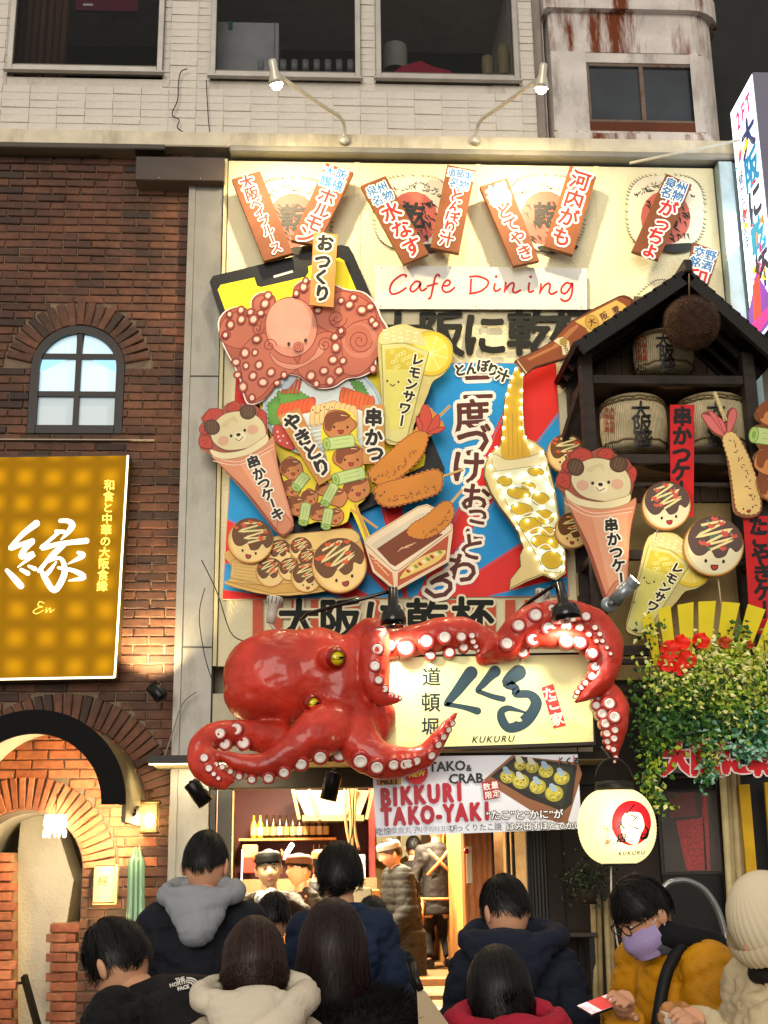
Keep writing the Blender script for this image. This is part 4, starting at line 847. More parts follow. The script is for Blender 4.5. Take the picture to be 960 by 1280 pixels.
bear('bear_cone_cutout', 'ice-cream cone cut-out with a bear face in front of the dark wooden frame', 9.12, TB, 18, [('串', 764, 657, -5), ('か', 767, 674, -5), ('つ', 770, 691, -5), ('ケ', 773, 707, -5), ('ー', 776, 724, 85), ('キ', 780, 738, -5)])
# ---- beer bottle and pouring beer with its chain of lights
kb = 6.0; pb_ = O([(20, 545), (50, 530), (180, 470), (300, 400), (380, 310), (440, 250), (600, 160), (800, 60), (840, 52), (880, 65), (915, 90), (880, 180), (700, 300), (590, 370), (500, 440), (445, 500), (390, 530), (160, 600), (100, 650), (60, 600)], 640, 360, kb)
r, A = cutout('beer_bottle_cutout', 'brown beer bottle cut-out tipping over the glass beside the roof', 'sign', 9.58, pb_, .04, '#6a2f12')
A.poly(inset(pb_, .96), '#8a4318', '#3c1708', 1); A.poly(O([(110, 530), (300, 440), (430, 310), (490, 270), (500, 290), (440, 350), (350, 440), (130, 545)], 640, 360, kb), '#b3703c')
A.poly(O([(470, 250), (780, 90), (840, 120), (865, 150), (700, 250), (590, 355), (550, 300)], 640, 360, kb), '#dbb258', '#8a6a20', .8); A.ell(640 + 600 / kb, 360 + 260 / kb, 8, 10, -30, '#c89a3c', '#6a4a18', .6)
for k_, ch in enumerate('大阪麦'): A.text(ch, 640 + (600 + k_ * 90) / kb, 360 + (255 - k_ * 45) / kb, 10, '#5a2a18', -30, bold=.03)
A.poly(O([(340, 375), (380, 365), (430, 400), (440, 500), (380, 505), (370, 440), (310, 400)], 640, 360, kb), '#e3cfa0', '#6a4a18', .6); A.ell(640 + 385 / kb, 360 + 405 / kb, 5, 5, 0, '#a08a3c')
A.text('NYO', 640 + 410 / kb, 360 + 470 / kb, 6, '#2a1a10', 70, bold=.03); A.line(O([(40, 545), (110, 640)], 640, 360, kb), 1.5, '#e3cfa0'); A.link('print', r)
k4 = 555 / 130
gl_ = O([(240, 70), (275, 90), (272, 300), (285, 460), (340, 480), (385, 520), (420, 640), (450, 760), (470, 900), (500, 1080), (500, 1180), (450, 1215), (380, 1190), (290, 1225), (200, 1270), (205, 1220), (260, 1150), (255, 1090), (275, 1050), (245, 960), (190, 880), (150, 830), (100, 750), (65, 660), (68, 600), (95, 540), (155, 495), (160, 400), (175, 240), (205, 140)], 590, 440, k4)
r, A = cutout('beer_glass_cutout', 'pouring beer and tilted mug cut-out outlined with white lights', 'sign', 9.63, gl_, .05, '#e2c878')
A.poly(inset(gl_, .985), '#dcc684', '#4a3a10', .8)
A.sp(O([(240, 85), (268, 110), (265, 330), (280, 460), (310, 540), (290, 575), (165, 578), (165, 400), (185, 240), (215, 130)], 590, 440, k4), '#d0a524')
for x in (190, 215, 240, 265): A.line(O([(x, 330), (x + 5, 560)], 590, 440, k4), 1.1, '#b98a14')
A.sp(O([(110, 600), (120, 545), (190, 575), (300, 560), (380, 540), (400, 610), (300, 640), (160, 650)], 590, 440, k4), '#e4d7a4', '#8a7a3c', .7)
A.poly(O([(110, 640), (390, 600), (440, 760), (490, 1080), (470, 1180), (390, 1170), (330, 1060), (200, 840)], 590, 440, k4), '#e2deb4', '#6a6a40', .8)
for q in ((175, 690, 9, 6), (250, 755, 15, 7), (300, 715, 9, 5), (265, 840, 14, 8), (365, 785, 11, 8), (310, 925, 14, 10), (385, 880, 12, 9), (390, 1015, 18, 9), (410, 960, 11, 6), (425, 1110, 13, 11), (340, 640, 10, 5)): A.ell(590 + q[0] / k4, 440 + q[1] / k4, q[2], q[3], 8, '#c9a21c', '#76703c', .9, 18)
for y in (665, 735, 805, 880, 960, 1050): A.line(O([(130 + (y - 660) * .55, y), (240 + (y - 660) * .4, y - 25), (330 + (y - 660) * .3, y + 15), (410 + (y - 660) * .15, y - 30)], 590, 440, k4), 1.6, '#e8ead0', smooth=5)
A.link('print', r)
led = O([(235, 90), (268, 120), (265, 205), (262, 258), (262, 300), (265, 350), (262, 405), (285, 455), (215, 135), (200, 180), (188, 225), (180, 290), (172, 350), (168, 405), (165, 460), (130, 510), (98, 550), (100, 610), (125, 660), (145, 715), (165, 770), (195, 830), (225, 885), (245, 940), (270, 1000), (310, 1050), (350, 1095), (375, 1150), (430, 1190), (485, 1150), (488, 1100), (480, 1060), (315, 500), (375, 535), (385, 600), (400, 650), (415, 730), (430, 800), (440, 870), (445, 950), (195, 660), (280, 650), (345, 615), (215, 720), (300, 690), (360, 665), (170, 745), (290, 765), (350, 755), (235, 815), (300, 790), (375, 830), (250, 880), (345, 870), (295, 900), (400, 905), (300, 970), (365, 950), (330, 1000), (420, 1010), (370, 1060), (440, 1060), (430, 740), (250, 670), (320, 730), (395, 700)], 590, 440, k4)
ledm = M('#eafcff', emit=10, var=0)
lb = MB().mat(ledm).ball((0, 0, 0), (.010, .008, .010), 8, 5).mesh('light_bulb')
for x, y in led: o = bpy.data.objects.new('light_bulb', lb); S.collection.objects.link(o); o.parent = r; o.matrix_basis = Matrix.Translation(P(x, y, 9.612) - r.location)
# ================================================================= WOODEN FRAME WITH BARRELS
DW = M('#2c231c', .6, var=.3, scale=5, bump=.4, wave=('Z', 3, 6)); DW2 = M('#5a4836', .65, var=.3, scale=6, bump=.4)
YF = 9.25; pf = Plane(YF); X = lambda x, y=600: pf(x, y).x; Z = lambda y, x=840: pf(x, y).z
fr_ = thing('wooden_frame', 'dark wooden shrine-like frame with gabled roof holding the sake barrels', 'frame', (X(840), 9.5, Z(830)))
xl, xr = X(739, 560), X(946, 560); zb0 = 2.75; ztp = Z(438, 740)
for x in (xl, xr):
    bx('post', (x - .05, YF, zb0), (x + .05, YF + .1, ztp), DW, fr_, .006); bx('post', (x - .045, 9.77, zb0), (x + .045, 9.86, ztp), DW, fr_, .006)
for z in (Z(473), Z(572), Z(692), Z(812)):
    bx('beam', (xl + .05, YF + .015, z - .04), (xr - .05, YF + .075, z + .035), DW, fr_, .005)
    for x in (xl, xr): bx('side_rail', (x - .03, YF + .1, z - .03), (x + .03, 9.77, z + .03), DW, fr_, .004)
for z in (Z(473), Z(572)):
    for k in range(5): y = YF + .08 + k * .105; bx('shelf_board', (xl + .05, y, z - .01), (xr - .05, y + .095, z + .012), DW2, fr_)
bx('beam', (xl + .05, YF + .02, Z(604) - .018), (xr - .05, YF + .06, Z(604) + .014), DW, fr_, .004); bx('beam', (xl + .05, YF + .02, Z(826) - .02), (xr - .05, YF + .06, Z(826) + .02), DW, fr_, .004)
MB().mat(DW).bar((xl - .03, YF + .1, Z(480)), (xl - .18, 9.8, Z(560)), .05, .05).link('brace', None, fr_)
for k in range(9):
    w = (xr - xl) / 9; bx('back_board', (xl + k * w + .004, 9.845, Z(600)), (xl + (k + 1) * w - .004, 9.862, ztp + .25 + .5 * (1 - abs(k - 4) / 4.5)), DW2, fr_)
bx('back_plaster', (xl, 9.85, Z(835)), (xr, 9.87, Z(602)), M('#b39a66', .85, bump=.9, bscale=50), fr_)
YR = YF - .22; pf2 = Plane(YR - .03); ap = pf2(860, 338); el = pf2(723, 430); er = pf2(975, 440)
for a, b, nm in ((ap, el, 'roof_slope'), (ap, er, 'roof_slope')):
    d = (b - a).normalized(); n = Vector((-d.z, 0, d.x)); n = n if n.z > 0 else -n; q = MB().mat(M('#15120f', .55, bump=.3, var=.3)); L = (b - a).length
    nb_ = 11
    for k in range(nb_):
        u0, u1 = a + d * (L * k / nb_), a + d * (L * (k + 1) / nb_ + .012); lift = n * .012; f = [u0 + n * .0, u1 + n * .0, u1 + lift + n * .03, u0 + n * .03]
        if k == 0: pass
        bk = [Vector((p.x, 9.86, p.z)) for p in f]; f = [Vector((p.x, YR, p.z)) for p in f]; MB().mat(M('#15120f', .55, bump=.3, var=.3)).prism(f, bk).link('roof_board', None, fr_)
    f = [a - n * .0, b, b - n * .085, a - n * .085]; q.prism([Vector((p.x, YR - .03, p.z)) for p in f], [Vector((p.x, YR + .02, p.z)) for p in f]); q.link('barge_board', None, fr_)
    for y in (9.4, 9.62, 9.8): MB().mat(DW).prism([Vector((p.x, y, p.z)) for p in (a - n * .002, b - n * .002, b - n * .06, a - n * .06)], [Vector((p.x, y + .04, p.z)) for p in (a - n * .002, b - n * .002, b - n * .06, a - n * .06)]).link('rafter', None, fr_)
bx('ridge_cap', (ap.x - .035, YR - .05, ap.z - .02), (ap.x + .035, 9.86, ap.z + .09), DW, fr_, .01)
# barrels
STR = M('#d2c298', .85, var=.18, scale=12, wave=('X', 26, 2.5), bump=.8)
def barrel(label, x0, x1, y0, y1, Y, chars, sz):
    c = P((x0 + x1) / 2, y1, Y); r = abs(P(x1, y1, Y).x - P(x0, y1, Y).x) / 2 * .985; h = P((x0 + x1) / 2, y0, Y - r * .6).z - c.z
    t = thing('sake_barrel', label, 'barrel', c, 'straw-wrapped sake barrels on the dark shelves')
    MB().mat(STR).lathe(c, [(.001, 0), (r * .86, 0), (r * .93, h * .08), (r, h * .4), (r * .985, h * .72), (r * .86, h * .93), (r * .6, h), (.001, h)], 40).link('straw_wrap', None, t)
    for zz, rr in ((.1, .955), (.8, .965), (.87, .925)):
        q = MB().mat(M('#7d6c48', .9, bump=.6)); q.tube([c + Vector((r * rr * 1.01 * cos(a * pi / 16), r * rr * 1.01 * sin(a * pi / 16), h * zz + .006 * sin(a * 4))) for a in range(33)], .008, 6, False); q.link('rope', None, t)
    q = MB().mat(M('#4c3f28', .9)); q.tube([c + Vector((r * .99 * cos(a * pi / 30), r * .99 * sin(a * pi / 30), h * .79 + .012 * (a % 2))) for a in range(61)], .005, 5, False); q.link('zigzag_cord', None, t)
    S2 = Curved((c.x, c.y, 0), r); A = Art(S2, .012); xm = (x0 + x1) / 2
    for ch, x, y in chars: A.text(ch, x, y, sz, '#121110', 0, bold=.018)
    A.poly([(x0 + 4, y1 - 13), (x0 + 14, y1 - 11), (x0 + 14, y1 - 3), (x0 + 5, y1 - 5)], '#2a2620'); A.text('印', x0 + 9.5, y1 - 8, 8, '#b5a47c')
    for k in range(8): A.text('大阪名酒'[k % 4], x0 + 6 + 7 * (k // 4), (y0 + y1) / 2 - 16 + 8 * (k % 4), 7.5, '#a8402c', bold=.02)
    A.link('lettering', t); return t
barrel('small straw sake barrel on the top shelf behind the fuzzy brown ball', 793, 868, 410, 468, 9.58, [('大', 829, 425), ('阪', 833, 440), ('盛', 835, 456)], 20)
barrel('left straw sake barrel on the middle shelf with plain black writing', 752, 836, 490, 567, 9.6, [('大', 801, 513), ('阪', 803, 530), ('盛', 804, 548)], 25)
barrel('right straw sake barrel on the middle shelf behind the pink shrimp tail', 846, 937, 489, 567, 9.6, [('大', 895, 513), ('阪', 896, 530), ('盛', 897, 548)], 25)
# fuzzy ball
c = P(864, 404, 8.98); R = .215; q = MB().mat(M('#3d2a1e', .9, var=.4, scale=15)); q.ball(c, R * .93, 24, 16); rb = random.Random(5)
bl = thing('cedar_ball', 'fuzzy brown cedar ball hanging under the roof ridge', 'ball', c); q.link('core', None, bl); q = MB().mat(M('#5a3f2c', .9, var=.3, scale=20))
for i in range(9000):
    d = Vector((rb.gauss(0, 1), rb.gauss(0, 1), rb.gauss(0, 1))).normalized(); e = (d + Vector((rb.gauss(0, .35), rb.gauss(0, .35), rb.gauss(0, .35)))).normalized(); u = d.orthogonal().normalized() * .0022; p = c + d * R * .92; L = rb.uniform(.015, .035)
    q.add([p - u, p + u, p + e * L], [(0, 1, 2)])
tag(q.link('twigs', None, bl), kind='stuff'); MB().mat(DW2).tube([c + Vector((0, 0, R * .9)), Vector((ap.x, c.y, ap.z - .04))], .006, 6).link('cord', None, bl)
# red banners
def redbanner(label, pts, chars, sz, Y):
    pl = Plane(Y); r = board('red_banner', label, 'banner', pl, pts, .006, M('#c8171b', .6, bump=.2, bscale=30, var=.1), None, 'narrow red banners with black writing', 'cloth'); A = Art(pl)
    for ch, x, y in chars: A.text(ch, x, y, sz, '#160d0c', 90 if ch == 'ー' else 0, bold=.055)
    A.link('lettering', r)
redbanner('narrow red banner hanging between the two middle barrels', [(837.5, 506), (868, 506), (867, 646), (838.5, 646)], [('串', 853, 521), ('か', 852.5, 545), ('つ', 852, 569), ('ケ', 851, 590), ('ー', 851, 612), ('キ', 851, 630)], 25, 9.23)
redbanner('narrow red banner at the right edge right of the big octopus ball', [(929, 645), (972, 645), (980, 800), (938, 790)], [('た', 948, 657), ('こ', 949.5, 674), ('や', 951, 695), ('き', 952.5, 717), ('ケ', 954, 740), ('ー', 955, 762)], 25, 9.19)
# shrimp right
ol_ = crom([(878, 519), (884, 514), (892, 518), (905, 532), (911, 512), (918, 510), (922, 520), (916, 538), (930, 556), (944, 590), (952, 622), (952, 638), (944, 646), (930, 646), (918, 638), (915, 610), (910, 575), (904, 548), (892, 540)], 3)
r, A = cutout('fried_shrimp_cutout', 'pale fried shrimp cut-out with pink tail over the right barrel', 'sign', 9.14, ol_, .03, '#8a4a34')
A.line([(893, 491), (907, 526)], 5, '#d8c690'); A.line([(893, 491), (907, 526)], .8, '#8a7a4a')
for q_ in ([(905, 545), (890, 538), (877, 519), (888, 520), (902, 532)], [(906, 543), (896, 530), (885, 514), (897, 520)], [(908, 543), (900, 530), (896, 520), (905, 528)], [(909, 543), (910, 520), (917, 510), (921, 520), (914, 538)]): A.sp(q_, '#cf6a66', '#8a2a28', .9)
bp_ = wavy(crom([(903, 548), (916, 540), (929, 557), (943, 590), (950, 622), (950, 637), (943, 643), (930, 643), (920, 636), (916, 610), (911, 578)], 3), 1.4, 6); A.poly(bp_, '#e0bf78', '#8a5a2a', 1); ticks(A, [(912, 550), (926, 575), (936, 610), (941, 630)], 24, 9, '#6a4220'); A.face(935, 635, 6, -12); A.link('print', r)
MB().mat(M('#d8c690', .6)).tube([P(893, 490, 9.13), P(906, 524, 9.13)], .012, 8).link('stick', None, r)
# skewer at the right edge
r, A = cutout('yakitori_cutout', 'chicken and leek skewer cut-out cropped by the right edge beside the shrimp', 'sign', 9.1, crom([(948, 508), (962, 500), (985, 510), (990, 560), (985, 625), (955, 622), (946, 600), (950, 590), (942, 570), (950, 560), (940, 545), (944, 532), (952, 530), (944, 520)], 3), .03, '#7a3f1c')
for x, y, rr, sd in ((962, 517, 16, 21), (964, 577, 20, 22), (966, 612, 16, 23)): chicken(A, x, y, rr, sd, False)
onion(A, 960, 546, 36, 20, 8); A.link('print', r)
# lemon glass right
a0 = radians(17.5)
def TL(x, y): dx, dy = (x - 506) * .95, (y - 436) * .9; return (836 + dx * cos(a0) - dy * sin(a0), 694 + dx * sin(a0) + dy * cos(a0))
lemon('lemon_drink_cutout', 'tilted lemon drink glass cut-out below the octopus balls on the right', 9.24, TL, 0)
# box, grey spotlight
bx_ = thing('junction_box', 'small cream junction box on the joint left of the dark frame', 'box', P(731, 745, 9.8)); a, b = P(722, 714, 9.78), P(740, 745, 9.78); bx('cover', (a.x, 9.78, b.z), (b.x, 9.88, a.z), M('#cdbf8a', .5, dirt=('#7a6a40', 6)), bx_, .008)
for x, l in ((724, 0), (738, 1)): MB().mat(M('#1a1816')).tube(crom([tuple(P(731, 745, 9.82)), tuple(P(x, 752, 9.85)), tuple(P(728 + l * 8, 735 - 70 * l, 9.86))], 5, False), .004, 6).link('cable', None, bx_)
sp_ = thing('grey_spotlight', 'grey tubular spotlight in front of the pink cone tip', 'spotlight', P(761, 756, 9.06)); gm_ = M('#8e979c', .35, .6)
h, t_ = P(768, 752, 9.02), P(788, 731, 8.95); MB().mat(gm_).tube([h, t_], [.05, .05], 18).link('barrel', None, sp_); MB().mat(gm_).lathe(P(761, 756, 9.07), [(.001, -.02), (.058, -.02), (.06, .0), (.001, 0)], 20, (0, 1, 0)).link('mounting_plate', None, sp_)
MB().mat(gm_).tube([P(761, 756, 9.06), h], .02, 8).link('bracket', None, sp_); MB().mat(gm_).tube([t_, t_ + (t_ - h) * .3], [.052, .052], 18, False).link('hood', None, sp_); lamp('spot', 'SPOT', t_ + (t_ - h) * .1, 38, (1, .84, .55), P(845, 560, 9.5), .03, 95, .7, parent=sp_)
def whitelamp(label, x, y, x2, y2, Y):
    t = thing('white_lamp', label, 'lamp', P(x2, y2, Y), 'white bulb-shaped lamps above the octopus'); w = M('#b8b4a8', .4); a, b = P(x2, y2, Y), P(x, y, Y); d = (b - a).normalized(); L = (b - a).length
    MB().mat(w).lathe(a, [(.001, 0), (.03, 0), (.036, L * .3), (.036, L * .62), (.055, L * .72), (.06, L * .95), (.05, L), (.001, L)], 20, d).link('lamp_body', None, t)
    for k in range(12): q = a + d * L * .82; u = d.orthogonal().normalized(); v = d.cross(u); o_ = (u * cos(k * pi / 6) + v * sin(k * pi / 6)) * .057; MB().mat(M('#4a463e', .5)).bar(q + o_ - d * .02, q + o_ + d * .025, .006).link('vent_slot', None, t)
    MB().mat(w).tube([a, a - d * .05 + Vector((.04, 0, 0)), a + Vector((.1, .0, -.05))], .012, 8).link('bracket', None, t)
whitelamp('white bulb-shaped lamp over the octopus head', 344, 746, 338, 779, 8.95); whitelamp('white bulb-shaped lamp half hidden behind the raised tentacle', 679, 738, 672, 764, 9.1)
# ---- yellow fan, red flowers, ivy, sign
fn = thing('yellow_fan', 'yellow slatted paper fan standing above the ivy', 'fan', P(880, 850, 9.0)); pfn = Plane(9.03); ym = M('#e0cc12', .5, var=.06)
for q_ in ([(802, 774), (814, 764), (830, 830), (818, 832)], [(822, 762), (838, 756), (846, 830), (834, 832)], [(847, 756), (867, 752.5), (866, 830), (853, 830)], [(873, 752), (895, 751), (887, 830), (874, 830)], [(903, 752), (925, 754), (907, 830), (893, 830)], [(935, 755), (957, 762), (930, 832), (915, 830)], [(963, 766), (984, 778), (950, 836), (936, 833)]): slab('slat', pfn, q_, .008, ym, fn)
rf = M('#e83020', .55, bump=.3)
for i, (x, y, rr) in enumerate(((838, 812, .09), (852, 803, .075), (833, 829, .085), (858, 824, .085), (876, 801, .08), (849, 836, .07), (906, 803, .06), (936, 806, .04))):
    f = thing('red_flower', ['red cloth flower at the upper left of the ivy', 'red cloth flower under the second fan slat', 'lowest left red cloth flower in the ivy', 'red cloth flower in the middle of the bunch', 'red cloth flower under the third fan slat', 'smallest low red cloth flower of the bunch', 'orange-red flower under the fifth fan slat', 'tiny red flower at the right end of the ivy'][i], 'flower', P(x, y, 8.85), 'red cloth flowers in the ivy'); c = P(x, y, 8.85); rr *= .74; q = random.Random(i)
    for k in range(5):
        a = k * 2 * pi / 5 + q.uniform(-.2, .2); V = []
        for u in range(7):
            for v in range(7): s_ = u / 6; w = (v / 6 - .5) * 1.7 * sin(pi * min(1, s_ * .72 + .2)) ** .7; V.append(c + Vector(((cos(a) * s_ - sin(a) * w) * rr, -.04 * s_ * s_ + .05 * abs(v / 6 - .5) * s_ + .012 * sin(v * 1.1 + k) + .02 * (k % 2), (sin(a) * s_ + cos(a) * w) * rr)))
        MB().mat(rf if i < 6 else M('#b84a20', .6)).add(V, [(u * 7 + v, u * 7 + v + 1, u * 7 + v + 8, u * 7 + v + 7) for u in range(6) for v in range(6)], True).link('petal', None, f)
def leaves(mb, c, n, sx, sy, sz, ls, mats, seed, droop=.5):
    q = random.Random(seed)
    for i in range(n):
        p = Vector(c) + Vector((q.gauss(0, sx), q.gauss(0, sy), q.gauss(0, sz))); d = Vector((q.gauss(0, 1), q.gauss(-.5, .7), q.gauss(-droop, .7))).normalized(); u = d.cross(Vector((q.gauss(0, .5), -1, q.gauss(0, .5)))).normalized(); L = ls * q.uniform(.6, 1.3); nn = d.cross(u) * L * .15
        mb.mat(mats[min(len(mats) - 1, int(q.random() * len(mats)))]); mb.add([p, p + d * L * .35 + u * L * .32 + nn, p + d * L, p + d * L * .35 - u * L * .32 + nn], [(0, 1, 2), (0, 2, 3)])
G1 = [M('#a9c43a', .45, var=.2), M('#cfd860', .45, var=.2), M('#6d9628', .45, var=.2), M('#f0eda0', .45)]; G2 = [M('#3d6a2a', .5, var=.2), M('#557f34', .5, var=.2), M('#1e3d1c', .5)]; G3 = [M('#6fae8a', .5), M('#2f6a4a', .5), M('#a9d4b8', .5)]  # light on the upper leaves and neon tint at lower right, as leaf colour
iv = thing('ivy', 'thick hanging ivy with small yellow-green leaves under the fan', 'plant', P(880, 940, 8.95)); q = MB()
for i, (x, y, n, sx, sz, m) in enumerate(((850, 845, 260, .12, .07, G1), (880, 835, 300, .14, .09, G1), (920, 830, 420, .16, .10, G1), (950, 850, 380, .12, .12, G1), (905, 865, 480, .16, .09, G1), (870, 868, 300, .13, .08, G1 + G2), (925, 895, 420, .14, .08, G1 + G2), (840, 870, 160, .07, .08, G1 + G2), (845, 900, 420, .14, .09, G2), (880, 910, 360, .14, .08, G2 + G3[:1]), (940, 905, 330, .1, .08, G3 + G2), (950, 930, 260, .1, .05, G3), (820, 905, 160, .06, .08, G2), (825, 850, 90, .05, .14, G1), (822, 930, 170, .06, .08, G2 + G1[:1]), (815, 965, 150, .05, .09, G2 + G1[:1]), (818, 995, 120, .045, .08, G1 + G2), (885, 935, 130, .05, .06, G1 + G3), (883, 965, 130, .035, .06, G3 + G2), (812, 790, 50, .05, .07, G2 + G1), (925, 790, 40, .04, .05, G2), (800, 880, 60, .05, .12, G2), (880, 875, 500, .22, .12, G2), (935, 940, 120, .07, .03, G3))):
    leaves(q, P(x, y, 8.93), n, sx, .07, sz, .046, m, i)
tag(q.link('foliage', None, iv), kind='stuff')
for k in range(14):
    x = 812 + k * 11; MB().mat(M('#4a3a22', .8)).tube(crom([tuple(P(x, 800, 9.0)), tuple(P(x + 6 * sin(k), 850, 8.93)), tuple(P(x - 5 * cos(k), 915, 8.95))], 5, False), .004, 5).link('stem', None, iv)
ls_ = thing('red_letter_sign', 'dark board with raised red letters hanging under the ivy', 'sign', P(890, 968, 9.0)); pl = Plane(9.0)
slab('board', pl, [(827, 929), (975, 929), (975, 966), (827, 966)], .03, M('#3a3430', .4, .2), ls_); A = Art(pl, .012)
for ch, x in (('大', 846), ('阪', 884), ('に', 920), ('乾', 956)): A.text(ch, x, 949, 43, '#d81824', bold=.07, ol='#f0dcd4', olw=.04)
A.link('lettering', ls_)
# ---- projecting light box at the right edge
ra = ray(912.5, 141); X0 = ra.x / ra.y * 9.75; pn = Plane(o=(X0, 0, 0), n=(-1, 0, 0)); c1, c2, c3 = pn(912.5, 141), pn(940.5, 91), pn(950.5, 424)
nz = thing('projecting_sign', 'bright white projecting light box with colourful writing at the right edge', 'sign', (X0, c1.y, c3.z)); zt3, zb3 = c1.z, c3.z; ya, yb2 = c1.y, c2.y
bx('sign_box', (X0 + .004, yb2, zb3), (X0 + .42, ya, zt3), M('#77778a', .4, var=.03), nz, .004)
face_ = lambda pts, m, off=.0: None
q = MB().mat(M('#f2fbff', .4, emit=1.9, var=0)); q.add([(X0, ya - .01, zb3 + .01), (X0, yb2 + .01, zb3 + .01), (X0, yb2 + .01, zt3 - .01), (X0, ya - .01, zt3 - .01)], [(0, 1, 2, 3)]); q.link('lit_face', None, nz)
class Face:
    def __call__(s, u, v, off=0): return Vector((X0 - off, ya + (yb2 - ya) * u, zt3 + (zb3 - zt3) * v))
A = Art(Face(), .002, .0004); A.em = .9; A.rough = .4; H_ = (zt3 - zb3) / abs(yb2 - ya)
A.tr = lambda x, y: (x, y / H_)
for ch, x in (('2', .3), ('F', .52), ('T', .74)): A.text(ch, x, .32, .38, '#e0407a', bold=.04, sx=.8)
for i, ch in enumerate('大阪に乾杯'): A.text(ch, .62, .78 + i * .52, .56, ('#2a3a6a', '#1f7fae', '#223', '#1f8fae', '#223')[i], bold=.05)
for i, ch in enumerate('昼から飲める'): A.text(ch, .2, 1.2 + i * .2, .2, '#27304a', bold=.03)
q_ = random.Random(4)
for i in range(26): A.poly([(min(.97, max(.02, x)), y) for x, y in crom([(u + q_.uniform(-.12, .12), v + q_.uniform(-.12, .12)) for u, v in [(q_.uniform(.1, .9), q_.uniform(.55, H_ - .2))] * 5], 2)], ('#f2d22a', '#e8508a', '#2fb0c8', '#e8882a', '#d83a2a', '#f2d22a')[i % 6])
A.poly([(.05, H_ - .5), (.5, H_ - .9), (.95, H_ - .3), (.95, H_ - .02), (.05, H_ - .02)], '#7a3aa0'); A.poly([(.3, H_ - .8), (.6, H_ - .85), (.5, H_ - .1), (.2, H_ - .2)], '#d8402a'); A.poly([(.1, H_ - .3), (.9, H_ - .25), (.9, H_ - .12), (.1, H_ - .05)], '#e8308a')
A.link('print', nz)
q = MB().mat(M('#d8d4c4', .4)); q.tube([P(787, 204, 9.66), P(925, 175, 9.3)], .012, 8); tag(q.link('white_rod'), 'thin white rod bracing the bright projecting sign to the ledge', 'rod')
lamp('lightbox_glow', 'AREA', (X0 - .02, (ya + yb2) / 2, (zt3 + zb3) / 2), 9, (.75, .95, 1), (X0 - 3, (ya + yb2) / 2, (zt3 + zb3) / 2), (1.8, .3), parent=nz)
# ================================================================= KUKURU SIGN AND OCTOPUS
YK = 8.62; pk = Plane(YK); kq = [(480, 822), (738.5, 818), (742, 927), (481.5, 936)]
ks = thing('lit_sign', 'pale yellow shop sign held by the red octopus tentacles', 'sign', pk(610, 933))
slab('sign_box', pk, [(478, 819), (741, 815), (745, 931), (479, 939)], .16, M('#2a2622', .5), ks, off=-.004); slab('sign_face', pk, kq, .004, M('#e3e0a0', .35, var=.08, scale=1.2, dirt=('#e0c84a', 1.1, 3, .52), emit=.12), ks)
A = Art(pk); NV = '#28404c'; k = 960 / 220
def ko(l): return [(520 + a / k, 820 + b / k, w / k) for a, b, w in l]
A.brush(ko([(300, 92, 74), (270, 130, 66), (225, 190, 56), (175, 250, 40), (165, 262, 28), (210, 270, 26), (270, 282, 30), (335, 300, 42)]), NV)
A.brush(ko([(430, 85, 66), (400, 115, 50), (365, 155, 40), (335, 188, 26), (360, 200, 26), (420, 222, 30), (475, 235, 32)]), NV)
A.brush(ko([(560, 90, 84), (520, 120, 74), (500, 150, 60), (545, 175, 40), (545, 205, 44), (620, 210, 46), (655, 250, 62), (640, 300, 64), (600, 350, 70), (550, 385, 60), (500, 390, 50), (470, 350, 50), (465, 305, 40), (500, 285, 34), (550, 295, 20), (600, 310, 12)]), NV)
A.sp(O([(525, 330), (550, 325), (578, 350), (565, 358), (540, 352)], 520, 820, k), '#e3e0a0')
for ch, x, y, s_ in (('道', 85, 115, 100), ('頓', 80, 255, 104), ('堀', 78, 385, 96)): A.text(ch, 520 + x / k, 820 + y / k, s_ / k * 1.05, '#1c2a2c', 0, bold=.015)
A.poly(O([(683, 172), (748, 152), (818, 380), (750, 396)], 520, 820, k), '#cf3a34')
for ch, x, y in (('た', 727, 205), ('こ', 750, 262), ('家', 770, 345)): A.text(ch, 520 + x / k, 820 + y / k, 17, '#f3ead0', -14, bold=.03)
for i, ch in enumerate('KUKURU'): A.text(ch, 520 + (318 + i * 39.5) / k, 820 + (455 - i * 1) / k, 11.5, '#16201f', 0, bold=.012, it=.25)
A.link('lettering', ks)
# ---- octopus
RED = M('#bf3624', .42, var=.3, scale=3, bump=.8, bscale=16, coat=.35, dirt=('#851613', 1.6, 1, .44)); SK = M('#efe8de', .3); SKR = M('#a8302a', .25, coat=.5);
oc = thing('octopus_figure', 'huge glossy red octopus figure clasping the yellow shop sign', 'figure', P(420, 985, 8.5))
mb = MB(); TW = []
def tent(pts, n=8, nr=16):
    "pts: (px, py, Y, radius px)"
    w = []
    for x, y, Y, r in pts: p = P(x, y, Y); w.append((p.x, p.y, p.z, r * Y / 1600))
    q = crom(w, n, False); mb.tube([v[:3] for v in q], [v[3] for v in q], nr); a, b = q[0], q[-1]; mb.ball(a[:3], a[3], 12, 8); mb.ball(b[:3], b[3], 10, 6); TW.append(q); return q
def lump(x, y, Y, rx, ry, rz, rot=0):
    c = P(x, y, Y); k = Y / 1600; mb.ball(c, (rx * k, ry * k, rz * k), 28, 18, Matrix.Rotation(radians(rot), 3, 'Y'))
lump(352, 848, 8.62, 74, 52, 62, 8); lump(330, 862, 8.62, 50, 44, 46); lump(395, 842, 8.6, 62, 46, 58, 0); lump(425, 860, 8.56, 44, 44, 68); lump(455, 850, 8.6, 34, 38, 62); lump(460, 900, 8.58, 34, 36, 36)
lump(414, 822, 8.34, 17, 14, 17); lump(391, 879, 8.33, 14, 12, 14)
